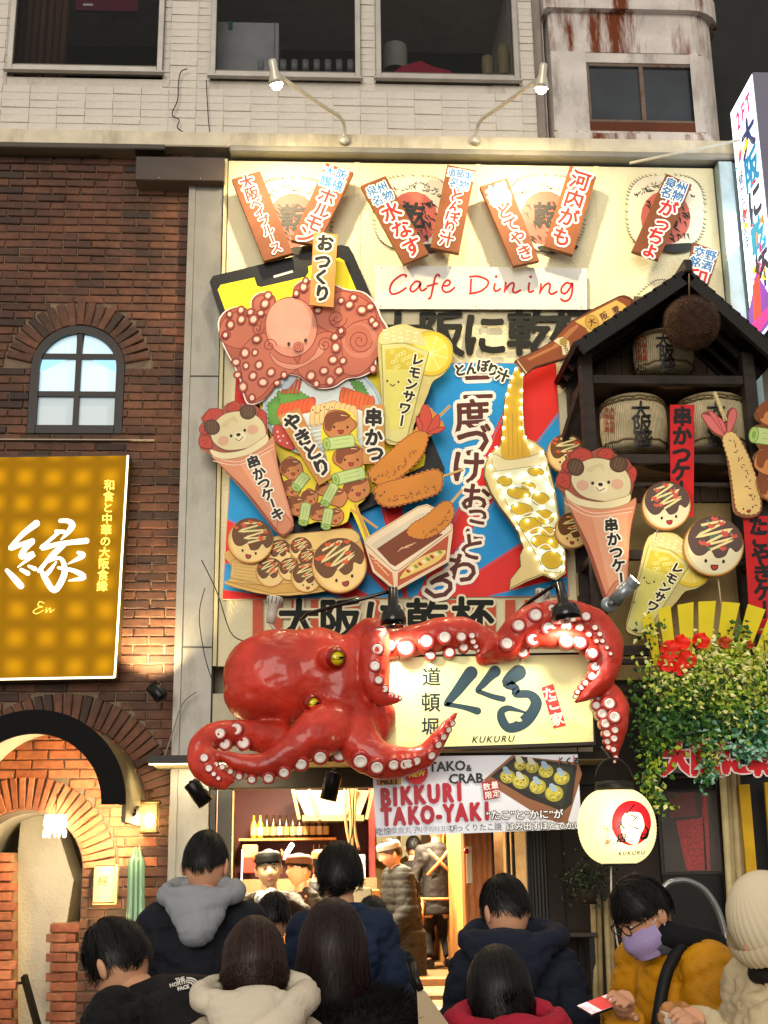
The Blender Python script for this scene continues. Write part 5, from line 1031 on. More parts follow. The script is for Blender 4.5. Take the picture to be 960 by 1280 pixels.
# upper arm that folds over the sign
T1 = tent([(448, 880, 8.6, 20), (440, 830, 8.5, 24), (452, 795, 8.5, 17), (468, 786, 8.44, 15), (470, 812, 8.4, 19), (466, 850, 8.36, 16), (478, 872, 8.36, 10), (500, 873, 8.36, 3.5)])
# arm running along the top of the sign to the right
T2 = tent([(455, 800, 8.66, 20), (485, 806, 8.62, 20), (530, 798, 8.6, 21), (570, 790, 8.6, 21), (600, 797, 8.58, 17), (612, 808, 8.5, 11), (603, 818, 8.46, 6)])
# raised arm right
T3 = tent([(606, 822, 8.6, 12), (632, 808, 8.55, 20), (660, 783, 8.52, 24), (700, 772, 8.5, 25), (738, 782, 8.48, 24), (758, 808, 8.46, 22), (757, 838, 8.44, 18), (742, 858, 8.42, 13), (728, 872, 8.4, 6), (720, 877, 8.4, 3)])
T3b = tent([(660, 800, 8.5, 12), (690, 797, 8.44, 15), (722, 800, 8.42, 15), (744, 822, 8.4, 10), (752, 838, 8.38, 3)])
T4 = tent([(742, 862, 8.52, 9), (758, 862, 8.5, 13), (768, 885, 8.48, 19), (769, 915, 8.46, 13), (769, 940, 8.44, 6), (769, 955, 8.44, 2.5)])
# lower arm to the right, under the sign
T5 = tent([(440, 890, 8.5, 30), (448, 925, 8.42, 28), (470, 948, 8.36, 25), (505, 952, 8.34, 19), (532, 942, 8.32, 15), (550, 920, 8.3, 11), (563, 900, 8.3, 7), (570, 892, 8.3, 4)])
# lower arm to the left with the loop
T6 = tent([(430, 895, 8.46, 26), (405, 912, 8.34, 32), (375, 930, 8.28, 25), (340, 955, 8.24, 17), (305, 955, 8.22, 11), (280, 945, 8.22, 7), (262, 940, 8.22, 4)])
T7 = tent([(350, 925, 8.5, 22), (310, 918, 8.42, 18), (275, 918, 8.34, 17), (252, 930, 8.28, 14), (246, 950, 8.25, 13), (258, 968, 8.22, 12), (280, 982, 8.2, 7)])
T8 = tent([(262, 930, 8.3, 10), (256, 948, 8.22, 12), (268, 966, 8.2, 10), (290, 976, 8.2, 6)])
me = remesh(mb, .013, 5)
NN = [v.normal.copy() for v in me.vertices]
for v, vn in zip(me.vertices, NN):
    n = noise.noise(v.co * 5) * .014 + noise.noise(v.co * 13) * .007 + noise.noise(v.co * 34) * .0022; v.co += vn * n
me.materials.append(RED); link('skin', me, None, oc)
def sucker(x, y, Y, r, rx=0, ry=-1, rz=0):
    "cup at a photo point, looking mainly to the viewer"
    r *= 1.08
    c = P(x, y, Y); k = Y / 1600; d = Vector((rx, ry, rz)).normalized(); R = r * k; t = MB().mat(SKR); t.lathe(c - d * R * 1.3, [(R * 1.5, -R * .6), (R * 1.38, R * .9), (R * 1.42, R * 1.35), (R * 1.25, R * 1.58), (R * .9, R * 1.5)], 14, d); o = t.link('sucker', None, oc)
    u = MB().mat(SK); u.lathe(c - d * R * 1.3, [(R * .92, R * 1.5), (R * .8, R * 1.62), (R * .45, R * 1.35), (R * .2, R * 1.3), (.0005, R * 1.32)], 14, d); u.link('sucker_disc', None, o)
def sl(l, ox, oy, k, dy, off, **kw):
    for x, y, r in l:
        px, py = ox + x / k, oy + y / k; best = min(((math.dist((px, py), (sx, sy)) - rr_, Yc, rr_, math.dist((px, py), (sx, sy))) for sx, sy, Yc, rr_ in CP)); _, Yc, rr_, dd = best; R = rr_ * Yc / 1600; f = math.sqrt(max(.12, 1 - min(1, dd / rr_) ** 2)); sucker(px, py, Yc - R * f - .006, r / k, **kw)
CP = []
for q in TW:
    for v in q: sx, sy = seen(v[:3]); CP.append((sx, sy, v[1], v[3] * 1600 / v[1]))
K5 = 960 / 300
sl([(815, 165, 20), (857, 213, 17), (806, 228, 20), (796, 295, 18), (811, 352, 14), (835, 388, 12), (860, 412, 9), (882, 418, 6), (897, 425, 5)], 220, 740, K5, 0, 0)
sl([(180, 213, 22), (248, 190, 20), (309, 177, 18), (263, 238, 12), (325, 228, 14), (365, 176, 14), (373, 211, 12), (400, 172, 9), (404, 192, 8), (413, 208, 7), (420, 222, 5)], 440, 730, 960 / 360, 0, 0)
sl([(612, 103, 19), (556, 138, 18), (516, 198, 18), (603, 185, 18), (570, 228, 15), (655, 147, 19), (715, 139, 16), (667, 80, 12), (715, 190, 19), (762, 195, 17), (802, 231, 16), (812, 275, 14), (799, 308, 12), (778, 330, 9), (765, 345, 8), (752, 360, 7), (744, 375, 5), (780, 108, 14), (760, 145, 12), (790, 168, 9), (810, 145, 9), (826, 167, 8), (835, 190, 7), (850, 212, 6), (862, 232, 6), (815, 190, 7)], 440, 730, 960 / 360, 0, 0)
sl([(822, 370, 16), (858, 398, 17), (875, 443, 17), (834, 432, 15), (814, 405, 12), (845, 465, 14), (850, 498, 11), (877, 487, 10), (874, 515, 10), (852, 525, 9), (872, 552, 8), (880, 578, 6), (856, 545, 7), (875, 592, 4)], 440, 730, 960 / 360, 0, 0)
sl([(176, 565, 18), (240, 548, 20), (270, 603, 20), (196, 608, 18), (130, 612, 16), (113, 663, 14), (132, 705, 12), (151, 728, 8), (170, 745, 7), (160, 690, 8), (185, 700, 9)], 220, 740, K5, 0, 0)
sl([(738, 675, 27), (804, 700, 24), (871, 690, 20), (930, 685, 18), (655, 648, 25), (577, 660, 23), (500, 688, 22), (432, 722, 19), (370, 744, 18), (303, 750, 14), (252, 738, 12), (217, 718, 10)], 220, 740, K5, 0, 0, rz=-.55)
sl([(175, 600, 16), (215, 590, 13), (265, 572, 12), (288, 536, 11), (305, 510, 10), (322, 486, 9), (335, 465, 8), (25, 598, 0.1)], 440, 730, 960 / 360, 0, 0, rz=-.5, rx=.4)
for x, y, Y, r, rot in ((420, 822, 8.30, 11, -12), (391, 879, 8.29, 9.5, -5)):
    k = Y / 1600; c = P(x, y, Y); d = (Vector((0, 0, CAMZ)) - c).normalized(); d = (d + Vector((.25, 0, 0))).normalized(); e = MB().mat(M('#e6cf12', .15, coat=1)).ball(c + Vector((0, .02, 0)), r * k * 1.02, 24, 16).link('eye', None, oc)
    MB().mat(M('#8a1512', .3, coat=.5)).lathe(c + Vector((0, .005, 0)), [(r * k * 1.35, -.03), (r * k * 1.22, .02), (r * k * 1.02, .035), (r * k * .85, .045)], 24, d).link('eyelid', None, oc)
    pb2 = MB().mat(M('#15100c', .2)); u = Vector((1, 0, .12)).normalized(); w = d.cross(u).normalized(); f = c + Vector((0, .02, 0)) + d * r * k * 1.0
    pb2.add([f + u * (cos(a) * r * k * .75) + w * (sin(a) * r * k * .16) + d * (.008 - .012 * abs(cos(a))) for a in [i * pi / 8 for i in range(16)]], [tuple(range(16))]); pb2.link('pupil', None, e)
# ---- black pendants lighting the sign
def pend(label, arm, neck, head, Y, rh, aim, pw):
    t = thing('black_sign_lamp', label, 'lamp', P(*arm[0], 9.5), 'black lamps lighting the yellow sign'); bk = M('#0b0b0b', .25, coat=.5)
    MB().mat(bk).tube([tuple(P(x, y, yy)) for x, y, yy in [(a[0], a[1], b) for a, b in zip(arm, (8.75, 8.68, Y))]], .014, 8).link('arm', None, t)
    a, b = P(*neck, Y), P(*head, Y); d = (b - a).normalized(); L = (b - a).length; MB().mat(bk).lathe(a, [(.001, 0), (.032, 0), (.036, L * .5), (rh * .85, L * .62), (rh, L * .8), (rh, L), (rh * .9, L), (rh * .7, L * .8), (.001, L * .8)], 24, d).link('lamp_head', None, t)
    MB().mat(M('#fff6dc', emit=30, var=0)).lathe(a, [(.001, L * .9), (rh * .78, L * .9)], 20, d).link('lamp_glass', None, t)
    lamp('spot', 'SPOT', b + d * .03, pw, (1, .93, .74), aim, .04, 120, .8, parent=t)
pend('black sign lamp over the left end of the yellow sign', [(376, 775), (385, 767), (484, 740)], (491, 734), (492, 783), 8.28, .085, P(515, 870, YK), 30)
pend('black sign lamp over the raised right tentacle', [(645, 768), (662, 752), (692, 732)], (699, 728), (709, 776), 8.2, .10, P(690, 870, YK), 26)
# ---- printed banner under the sign
pb3 = Plane(8.72); bq = [(465, 946), (722, 943), (727, 1036), (470, 1046)]
bn = board('printed_banner', 'white vinyl banner with red tako-yaki lettering and photo of a tray', 'banner', pb3, bq, .006, M('#e2e5f0', .35, var=.05, scale=2), surf='sheet'); A = Art(pb3); k = 3.2; B = lambda l: O(l, 440, 930, k)
A.poly(B([(525, 145), (640, 45), (905, 75), (920, 120), (860, 320), (770, 300)]), '#8a5a3c'); A.poly(B([(555, 130), (655, 48), (900, 85), (880, 240), (845, 270), (700, 215)]), '#22221f'); A.poly(B([(575, 130), (660, 60), (885, 95), (840, 250)]), '#31322c')
q_ = random.Random(8)
for x, y, rr in ((622, 130, 9), (675, 150, 10), (720, 92, 8), (775, 108, 9), (838, 135, 9.5), (742, 170, 10), (808, 198, 11), (672, 85, 7)):
    X_, Y_ = 440 + x / k, 930 + y / k; A.ell(X_, Y_, rr * 1.05, rr * .95, 0, '#a8a03c'); A.ell(X_ - 1, Y_ - 1, rr * .8, rr * .7, 0, '#c9bc4a')
    for i in range(16): a = q_.uniform(0, 6.3); u = q_.uniform(0, rr * .8); A.ell(X_ + u * cos(a), Y_ + u * sin(a), 1, col=('#6f7a2a', '#e8dc8a', '#8a5a2a')[i % 3], n=6)
    A.sp([(X_ - 3, Y_ - 3), (X_ - 6, Y_ - 11), (X_ - 1, Y_ - 12), (X_ + 4, Y_ - 4)], ('#c9cbb8', '#9ab4c8', '#b0a068')[int(x) % 3])
A.rough = .35
A.text('TAKO', 440 + 380 / k, 930 + 88 / k, 17, '#1a1a1e', -3, bold=.03); A.text('&', 440 + 467 / k, 930 + 95 / k, 11, '#1a1a1e', bold=.03); A.text('CRAB', 440 + 455 / k, 930 + 137 / k, 17, '#1a1a1e', -2, bold=.03)
for i, ch in enumerate('BIKKURI'): A.text(ch, 440 + (133, 172, 216, 270, 326, 382, 428)[i] / k, 930 + (213 - i * 4) / k, 32, '#a8152a', -2, bold=.05, sx=.68)
for i, ch in enumerate('TAKO-YAKI'): A.text(ch, 440 + (137, 189, 245, 301, 347, 386, 437, 492, 538)[i] / k, 930 + (290 - i * 3) / k, 31, '#a8152a', -2, bold=.05, sx=.68)
for s_, x, y, sz, c_ in (('吃惊', 125, 350, 10, '#333a44'), ('章魚丸子', 210, 345, 9, '#9a9ca8'), ('빅쿠리타코야끼', 340, 340, 8, '#8a8c98'), ('びっくりたこ焼', 492, 334, 9.5, '#3a3f4a')): A.text(s_, 440 + x / k, 930 + y / k, sz, c_, -2)
A.text('“たこ”と“かに”が', 440 + 690 / k, 930 + 283 / k, 12.5, '#f4f4f4', -1, bold=.02, ol='#1a1a20', olw=.07); A.text('はみ出すほどでかい!', 440 + 772 / k, 930 + 328 / k, 10.5, '#f4f4f4', -1, bold=.02, ol='#1a1a20', olw=.07)
A.poly(B([(517, 152), (583, 143), (592, 213), (527, 225)]), '#9c2430')
for ch, x, y in (('数', 538, 172), ('量', 570, 165), ('限', 545, 205), ('定', 576, 198)): A.text(ch, 440 + x / k, 930 + y / k, 9.5, '#f0e4dc', -6, bold=.02)
A.ell(440 + 258 / k, 930 + 115 / k, 14, 15, 0, '#b8202c'); A.text('NEW', 440 + 258 / k, 930 + 120 / k, 9, '#e8d048', -8, bold=.05); A.poly(B([(98, 120), (196, 118), (196, 162), (98, 165)]), '#a8824a'); A.text('NO.1', 440 + 148 / k, 930 + 150 / k, 9.5, '#241c14', -2, bold=.05)
A.text('くくる', 440 + 865 / k, 930 + 68 / k, 9.5, '#1a1a1e', 0, bold=.04); A.line(B([(828, 52), (828, 85)]), .8, '#c0202c'); A.line(B([(886, 45), (886, 80)]), .8, '#c0202c'); A.link('lettering', bn)
for x, y in ((466, 947), (722, 944)): MB().mat(M('#2a2622')).tube([P(x, y + 1, 8.725), P(x, y - 14, 8.74)], .005, 5).link('cord', None, bn)
# ---- lantern
lc = P(771, 1033, 8.05); lr = abs(P(819, 1033, 8.05).x - lc.x); lh = lr * .97
ln = thing('paper_lantern', 'round glowing white paper lantern with red circle hanging below the octopus', 'lantern', lc); pm_ = M('#fbe9a6', .7, emit=.95, var=.04)
prof = [];
for i in range(61):
    a = -pi / 2 * .86 + pi * .86 * i / 60; rr = lr * (cos(a) ** .72) * (1 + .006 * (1 if i % 2 else -1)); prof.append((rr, lh * sin(a)))
MB().mat(pm_).lathe(lc, prof, 48).link('paper_shade', None, ln)
for s_, z0, z1, rr in ((1, lh * .93, lh * 1.16, .5), (-1, -lh * 1.0, -lh * .95, .45)): MB().mat(M('#191612', .45)).lathe(lc, [(.001, z0), (lr * rr, z0), (lr * rr, z1), (.001, z1)], 28).link('rim', None, ln)
MB().mat(M('#2a2622', .4, .5)).tube([lc + Vector((lr * .5 * cos(a), 0, lh * 1.15 + lr * .62 * sin(a))) for a in [i * pi / 12 for i in range(13)]], .006, 6).link('handle', None, ln)
class Shade:
    def __call__(s, px, py, off=0.0):
        d = ray(px, py); o = Vector((0, 0, CAMZ)); t0 = (lc.y - lr * 1.1) / d.y; t1 = lc.y / d.y
        def ins(t):
            p = o + d * t - lc; z = p.z / lh
            return abs(z) < 1 and math.hypot(p.x, p.y) < lr * cos(math.asin(max(-1, min(1, z)))) ** .72 * 1.006 + off
        for i in range(22):
            m = (t0 + t1) / 2
            if ins(m): t1 = m
            else: t0 = m
        return o + d * t1
Sb = Shade(); A = Art(Sb, .003); A.em = .35; k = 960 / 280; L_ = lambda x, y: (680 + x / k, 930 + y / k)
RDm = '#c81420'; ring = []
A.ell(*L_(375, 338), 24.5, 28, 0, RDm, n=40); A.em = .9; A.sp([L_(*p) for p in ((345, 300), (380, 292), (415, 300), (430, 350), (415, 385), (395, 430), (345, 410), (330, 350))], '#f6eec0'); A.em = .2
def bs(l, w): A.brush([(680 + a / k, 930 + b / k, c_ / k) for a, b, c_ in l], '#151212')
bs([(385, 262, 7), (362, 290, 6), (355, 300, 4), (390, 310, 7)], 1); bs([(400, 310, 6), (372, 345, 5), (372, 350, 4), (400, 362, 7)], 1); bs([(432, 352, 6), (446, 372, 9), (436, 400, 14), (415, 404, 8), (425, 385, 5), (440, 390, 4)], 1)
A.text('大', *L_(330, 345), 12, '#151212', bold=.06); A.text('店', *L_(333, 403), 12, '#151212', bold=.06)
A.line([L_(258, 350), L_(292, 348), L_(299, 436), L_(265, 438)], .9, '#a86a4a', True)
for i, ch in enumerate('たこ家'): A.text(ch, *L_(275, 368 + i * 26), 7, '#a8503c', bold=.02)
for i, ch in enumerate('KUKURU'): A.text(ch, *L_(325 + i * 19.5, 469 - i), 7, '#3a2a1c', bold=.02, it=.25)
A.link('lettering', ln); lamp('lantern_light', 'POINT', lc - Vector((0, lr + .12, 0)), 5, (1, .9, .62), size=.1, parent=ln)
MB().mat(M('#c9c4b4', .5)).tube([P(764, 1081, 8.05), P(764, 1130, 8.1), P(772, 1180, 8.15), P(790, 1240, 8.2)], .005, 6).link('cable', None, ln)
MB().mat(M('#1a1816', .5)).tube([lc + Vector((0, 0, lh * 1.7)), lc + Vector((0, .3, lh * 2.2)), P(768, 930, 8.7)], .006, 6).link('hanger', None, ln)
# ================================================================= NEIGHBOUR'S SIGN AND LAMPS (left)
YE = 9.78; pe = Plane(YE); es = thing('amber_sign', 'big amber illuminated sign with white brush character on the brick wall', 'sign', pe(60, 849))
eq = [(-95, 573), (160, 569.5), (143.5, 846.5), (-95, 851)]
slab('sign_box', pe, [(-97, 571), (161.5, 567.5), (145, 848.5), (-97, 853)], .17, M('#3a2a10', .5), es, off=-.004)
am = bpy.data.materials.new('amber_face'); am.use_nodes = True; t = am.node_tree; b = t.nodes['Principled BSDF']; L = t.links.new
tc = nd(t, 'ShaderNodeTexCoord'); wv = nd(t, 'ShaderNodeTexWave', bands_direction='Z'); wv.inputs['Scale'].default_value = 1.45; wv.inputs['Distortion'].default_value = 1.2; wv.inputs['Detail Scale'].default_value = .6; L(tc.outputs['Object'], wv.inputs[0])
wx = nd(t, 'ShaderNodeTexWave', bands_direction='X'); wx.inputs['Scale'].default_value = 1.45; wx.inputs['Distortion'].default_value = 2.2; wx.inputs['Detail Scale'].default_value = .5; L(tc.outputs['Object'], wx.inputs[0])
mu = nd(t, 'ShaderNodeMath', operation='MULTIPLY'); L(wv.outputs['Fac'], mu.inputs[0]); L(wx.outputs['Fac'], mu.inputs[1])
r = nd(t, 'ShaderNodeMapRange'); r.inputs['To Min'].default_value = .34; r.inputs['To Max'].default_value = .72; L(mu.outputs[0], r.inputs[0])
b.inputs['Base Color'].default_value = lin('#2a1a04'); b.inputs['Roughness'].default_value = .6; b.inputs['Specular IOR Level'].default_value = .05; b.inputs['Emission Color'].default_value = lin('#f7ac0a'); L(r.outputs[0], b.inputs['Emission Strength'])
slab('sign_face', pe, eq, .004, am, es)
for p, q_ in ((eq[1], eq[2]), (eq[2], eq[3])): MB().mat(M('#fff3c8', emit=2.2, var=0)).bar(pe(*p, .004), pe(*q_, .004), .014).link('light_trim', None, es)
A = Art(pe, .002, .0002); A.em = 1.3; k = 8
def es_(l): A.brush([(a / k, 640 + b_ / k, w / k) for a, b_, w in l], M('#fff6d8', var=0, emit=1.2))
for l in ([(365, 115, 70), (230, 220, 52), (120, 340, 46), (115, 360, 52), (200, 330, 46), (325, 290, 52)], [(325, 300, 50), (250, 370, 56), (215, 440, 60), (250, 445, 48), (335, 425, 52), (180, 552, 14)], [(70, 585, 40), (140, 660, 62), (210, 740, 66)], [(212, 578, 36), (280, 615, 48)], [(290, 543, 28), (350, 570, 46)], [(605, 90, 40), (680, 92, 48), (725, 130, 62), (690, 195, 50), (612, 278, 14)], [(562, 195, 34), (640, 200, 40)], [(590, 205, 36), (470, 310, 34), (425, 362, 50), (600, 320, 46), (865, 290, 60)], [(640, 330, 50), (540, 420, 60), (465, 500, 40), (395, 590, 46)], [(470, 500, 30), (590, 462, 34), (640, 520, 50), (640, 640, 62), (545, 785, 60), (445, 650, 56), (425, 600, 34)], [(565, 500, 16), (500, 590, 44), (440, 650, 44)], [(785, 408, 34), (830, 440, 56), (685, 520, 12)], [(585, 560, 26), (740, 590, 44), (840, 655, 56), (690, 690, 12)]): es_(l)
A.vtext('和食と中華の大阪食縁', 137, 607, 128, 733, 14, M('#ffe25a', var=0, emit=.9), 0, bold=.03)
for l in ([(445, 915, 9), (400, 900, 10), (385, 940, 10), (430, 950, 9), (380, 965, 9), (335, 1000, 10), (370, 1020, 10), (440, 985, 7)], [(470, 960, 8), (462, 1010, 9), (500, 965, 7), (510, 975, 9), (505, 1008, 9), (548, 975, 6)]): A.brush([(a / k, 640 + b_ / k, w / k) for a, b_, w in l], M('#ffe25a', var=0, emit=.9))
A.link('lettering', es)
bk = M('#0d0c0b', .35)
def spotl(label, a, b_, Y, r, energy, aim, col=(1, .78, .42), ang=80, Y2=None):
    t = thing('black_spotlight', label, 'spotlight', P(*a, Y), 'small black spotlights'); p, q = P(*a, Y), P(*b_, Y2 or Y); d = (q - p).normalized(); L = (q - p).length
    MB().mat(bk).lathe(p, [(.001, 0), (r * .9, 0), (r, L * .1), (r, L), (r * .85, L), (r * .8, L * .7), (.001, L * .7)], 20, d).link('housing', None, t); MB().mat(bk).bar(p, p + Vector((.0, .16, .03)), .025).link('bracket', None, t)
    MB().mat(M('#fff0c0', emit=12, var=0)).lathe(p, [(.001, L * .8), (r * .75, L * .8)], 16, d).link('lamp_glass', None, t)
    if energy: lamp('spot', 'SPOT', q + d * .02, energy, col, aim, .03, ang, .7, parent=t)
spotl('small black spotlight on the bricks below the amber sign corner', (203, 873), (190, 856), 9.68, .055, 150, P(196, 760, 9.98), ang=100, Y2=9.68)
spotl('tiny black spotlight beside the glass wall lantern', (168, 1014), (158, 1021), 9.4, .03, 80, P(85, 1030, 10), ang=130, Y2=9.42)
spotl('black box-shaped spotlight under the left tentacle loop', (238, 978), (258, 1004), 9.2, .06, 0, None)
spotl('black box-shaped spotlight hanging below the middle of the octopus', (418, 965), (410, 1000), 9.15, .06, 0, None)
# glass wall lantern
wl = thing('wall_lantern', 'square glass wall lantern with glowing bulb by the entrance', 'lamp', P(187, 1040, 9.85)); c = P(187, 1022, 9.86); br = M('#4a3a1c', .4, .6)
for sx in (-1, 1):
    for sy in (-1, 1): MB().mat(br).bar(c + Vector((sx * .062, sy * .05, -.10)), c + Vector((sx * .062, sy * .05, .10)), .012).link('corner_bar', None, wl)
bx('roof', c + Vector((-.08, -.065, .1)), c + Vector((.08, .065, .125)), br, wl, .008); bx('base', c + Vector((-.07, -.06, -.115)), c + Vector((.07, .06, -.1)), br, wl, .005); MB().mat(M('#ffe09a', emit=26, var=0)).ball(c - Vector((0, 0, .02)), (.035, .035, .05), 14, 10).link('bulb', None, wl)
for a, b_ in (((-.06, -.05), (.06, -.05)), ((-.062, -.05), (-.062, .05)), ((.062, -.05), (.062, .05))): q = MB().mat(glass('#ffe8b0', .12, .2)); q.bar(c + Vector((a[0], a[1], 0)), c + Vector((b_[0], b_[1], 0)), .003, .19); q.link('glass_pane', None, wl)
MB().mat(br).tube([c + Vector((0, 0, .12)), c + Vector((0, .02, .2)), c + Vector((0, .12, .2))], .01, 8).link('bracket', None, wl)
lamp('lantern_light', 'POINT', c - Vector((0, .09, .02)), 6, (1, .72, .34), size=.05, parent=wl)
# cylinder sconce with a character
sc_ = thing('cylinder_sconce', 'half-round glowing paper wall lamp with a brush character', 'lamp', P(130, 1130, 9.9)); a, b_ = P(117, 1083, 9.84), P(141, 1129, 9.84); cx_ = (a.x + b_.x) / 2; rr = (b_.x - a.x) / 2
MB().mat(M('#ffd68a', .6, emit=.72, var=.1)).lathe((cx_, 9.9, b_.z), [(rr, 0), (rr, a.z - b_.z)], 28).link('shade', None, sc_); bx('back_plate', (cx_ - rr * 1.1, 9.9, b_.z - .01), (cx_ + rr * 1.25, 9.97, a.z + .01), M('#d8c090', .5), sc_, .004)
for z in (a.z, b_.z): MB().mat(br).lathe((cx_, 9.9, z), [(.001, 0), (rr * 1.02, 0), (rr * 1.02, .008), (.001, .008)], 24).link('cap', None, sc_)
A = Art(Curved((cx_, 9.9, 0), rr), .002); A.text('縁', 129, 1101, 14, '#5a4a30'); A.link('lettering', sc_); lamp('sconce_light', 'POINT', (cx_, 9.82, b_.z - .10), 4, (1, .66, .3), size=.06, parent=sc_)
# chandelier
ch_ = thing('chandelier', 'small crystal chandelier glowing inside the round doorway', 'lamp', P(69, 1020, 9.86)); c = P(69, 1031, 9.86)
MB().mat(M('#fff4d0', emit=16, var=0)).lathe(c, [(.001, .07), (.075, .07), (.085, .0), (.06, -.05), (.001, -.05)], 20).link('glowing_shade', None, ch_)
for i in range(14): MB().mat(M('#fff0c0', .1, emit=2.5, var=0)).ball(c + Vector((.08 * cos(i * .449), .08 * sin(i * .449), -.055 - .02 * (i % 2))), (.009, .009, .02), 6, 5).link('crystal', None, ch_)
MB().mat(br).tube([c + Vector((0, 0, .07)), c + Vector((0, .0, .22)), c + Vector((0, .14, .24))], .005, 6).link('chain', None, ch_); lamp('chandelier_light', 'POINT', c + Vector((-.03, .22, -.14)), 13, (1, .82, .55), size=.07, parent=ch_)
# umbrella
um = thing('folded_umbrella', 'folded pale green umbrella leaning on the bricks beside the sconce', 'umbrella', P(170, 1170, 9.8)); a, b_ = P(171, 1068, 9.86), P(169, 1165, 9.8)
for i in range(7): x = (i - 3) * .018; MB().mat(M('#6f9478' if i % 2 else '#4f7058', .25, var=.15, coat=.4)).tube([b_ + Vector((x * .8, -.02 * (i % 2), -.45)), b_ + Vector((x, -.02 * (i % 2), 0)), a + Vector((x * .9, -.015 * (i % 2), -.05)), a + Vector((x * .4, 0, .03 + .02 * (i % 3)))], [.012, .015, .013, .003], 7).link('fold', None, um)
MB().mat(M('#c8d8c8', .4)).tube([b_ - Vector((0, 0, 1.1)), b_ - Vector((0, 0, .4))], .012, 8).link('shaft', None, um)
hr = thing('handrail', 'black metal handrail rising inside the plastered passage', 'handrail', P(45, 1285, 10.4)); MB().mat(bk).bar(P(30, 1220, 10.4), P(52, 1300, 10.2), .035, .05).link('rail', None, hr); MB().mat(bk).tube([P(22, 1229, 10.5), P(32, 1228, 10.4)], .012, 8).link('bracket', None, hr)
wire('long thin cable sagging across the steel column', [(160, 905), (262, 600), (270, 560)], .004, 9.72) if False else None
wire('black cable looping down the steel column to the octopus', [(252, 700), (272, 742), (288, 790), (306, 802)], .0045, 9.55, name='black_cable'); wire('thin cable curling beside the octopus head', [(256, 735), (249, 770), (256, 820), (268, 858)], .0035, 9.7, name='black_cable')
wire('grey cable hanging under the dark metal box', [(245, 865), (228, 880), (216, 915), (205, 948)], .006, 9.8, M('#8a8478', .5), 'grey_cable')
# ================================================================= SHOP FRONT
sf = thing('shop_frontage', 'dark framed open shop front under the octopus with canopy and wooden post', 'shop front', (1.2, YW, 0)); DK = M('#231b15', .5, var=.25, scale=4, bump=.2); x = lambda px, py=1050, Y=10.0: P(px, py, Y).x; z = lambda py, Y=10.0, px=480: P(px, py, Y).z
stl = M('#b9b294', .32, .45, var=.1, bump=.1, bscale=12)
zc = P(200, 953, 9.35).z; bx('canopy', (P(184, 953, 9.35).x, 9.35, zc), (x(745), 10.1, zc + .05), M('#2a241d', .5), sf); bx('canopy_lining', (P(186, 953, 9.35).x, 9.37, zc - .006), (x(745), 10.1, zc - .001), M('#c9bf98', .6), sf)
bx('upper_panel', (-.795, 9.93, zc + .05), (x(745), 10.1, 2.95), M('#a89f86', .5, .2, var=.1), sf); bx('upper_panel', (x(745) + .002, 9.95, z(975)), (3.9, 10.1, 2.95), DK, sf)
bx('steel_pier', (-.79, 9.95, 0), (x(262), 10.08, zc - .01), M('#cabd8c', .3, .35, var=.1, bump=.08, bscale=9), sf, .005); bx('header_beam', (x(262), 9.9, z(985)), (x(745), 10.06, zc - .01), DK, sf, .006)
for a, b_ in ((262, 270), (272, 290)): bx('door_frame', (x(a), 9.92, 0), (x(b_), 10.04, z(985)), M('#15120f', .4, var=.1), sf, .004)
bx('door_track', (x(289), 9.96, 0), (x(291.5), 10.02, z(985)), M('#b8a878', .3, .7), sf)
MB().mat(M('#fff4d0', emit=6, var=0)).box((P(186, 953, 9.38).x, 9.39, zc - .012), (x(300), 9.41, zc - .007)).link('light_strip', None, sf); lamp('strip_light', 'AREA', (-.72, 9.42, zc - .03), 16, (1, .82, .5), (-.72, 9.9, 1.2), (.9, .05), parent=sf)
dl = Vector((P(330, 1000, 9.5).x, 9.45, zc - .012)); MB().mat(M('#fff0c0', emit=20, var=0)).lathe(dl, [(.001, -.004), (.05, -.004)], 20).link('downlight', None, sf); lamp('downlight_beam', 'SPOT', dl - Vector((0, 0, .03)), 150, (1, .84, .52), (dl.x, 9.75, 1.6), .05, 110, .8, parent=sf)
# floor, steps
fl = M('#8a6a45', .5, var=.25, scale=3, bump=.2, dirt=('#4a3522', 3)); ZF = .735
st_ = thing('entrance_steps', 'low steps with bright lit edges leading into the shop', 'steps', (1, 10.4, 0))
for i, (y0, y1, h) in enumerate(((9.75, 9.95, .18), (9.95, 10.15, .36), (10.15, 10.4, .52), (10.4, 10.9, .62), (10.9, 11.4, .68))):
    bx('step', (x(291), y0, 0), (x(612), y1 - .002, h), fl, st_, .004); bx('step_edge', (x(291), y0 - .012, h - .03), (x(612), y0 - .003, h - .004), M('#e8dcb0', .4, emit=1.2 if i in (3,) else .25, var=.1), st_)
bx('shop_floor', (-.8, 11.4, 0), (3.9, 16.2, ZF), fl, sf)
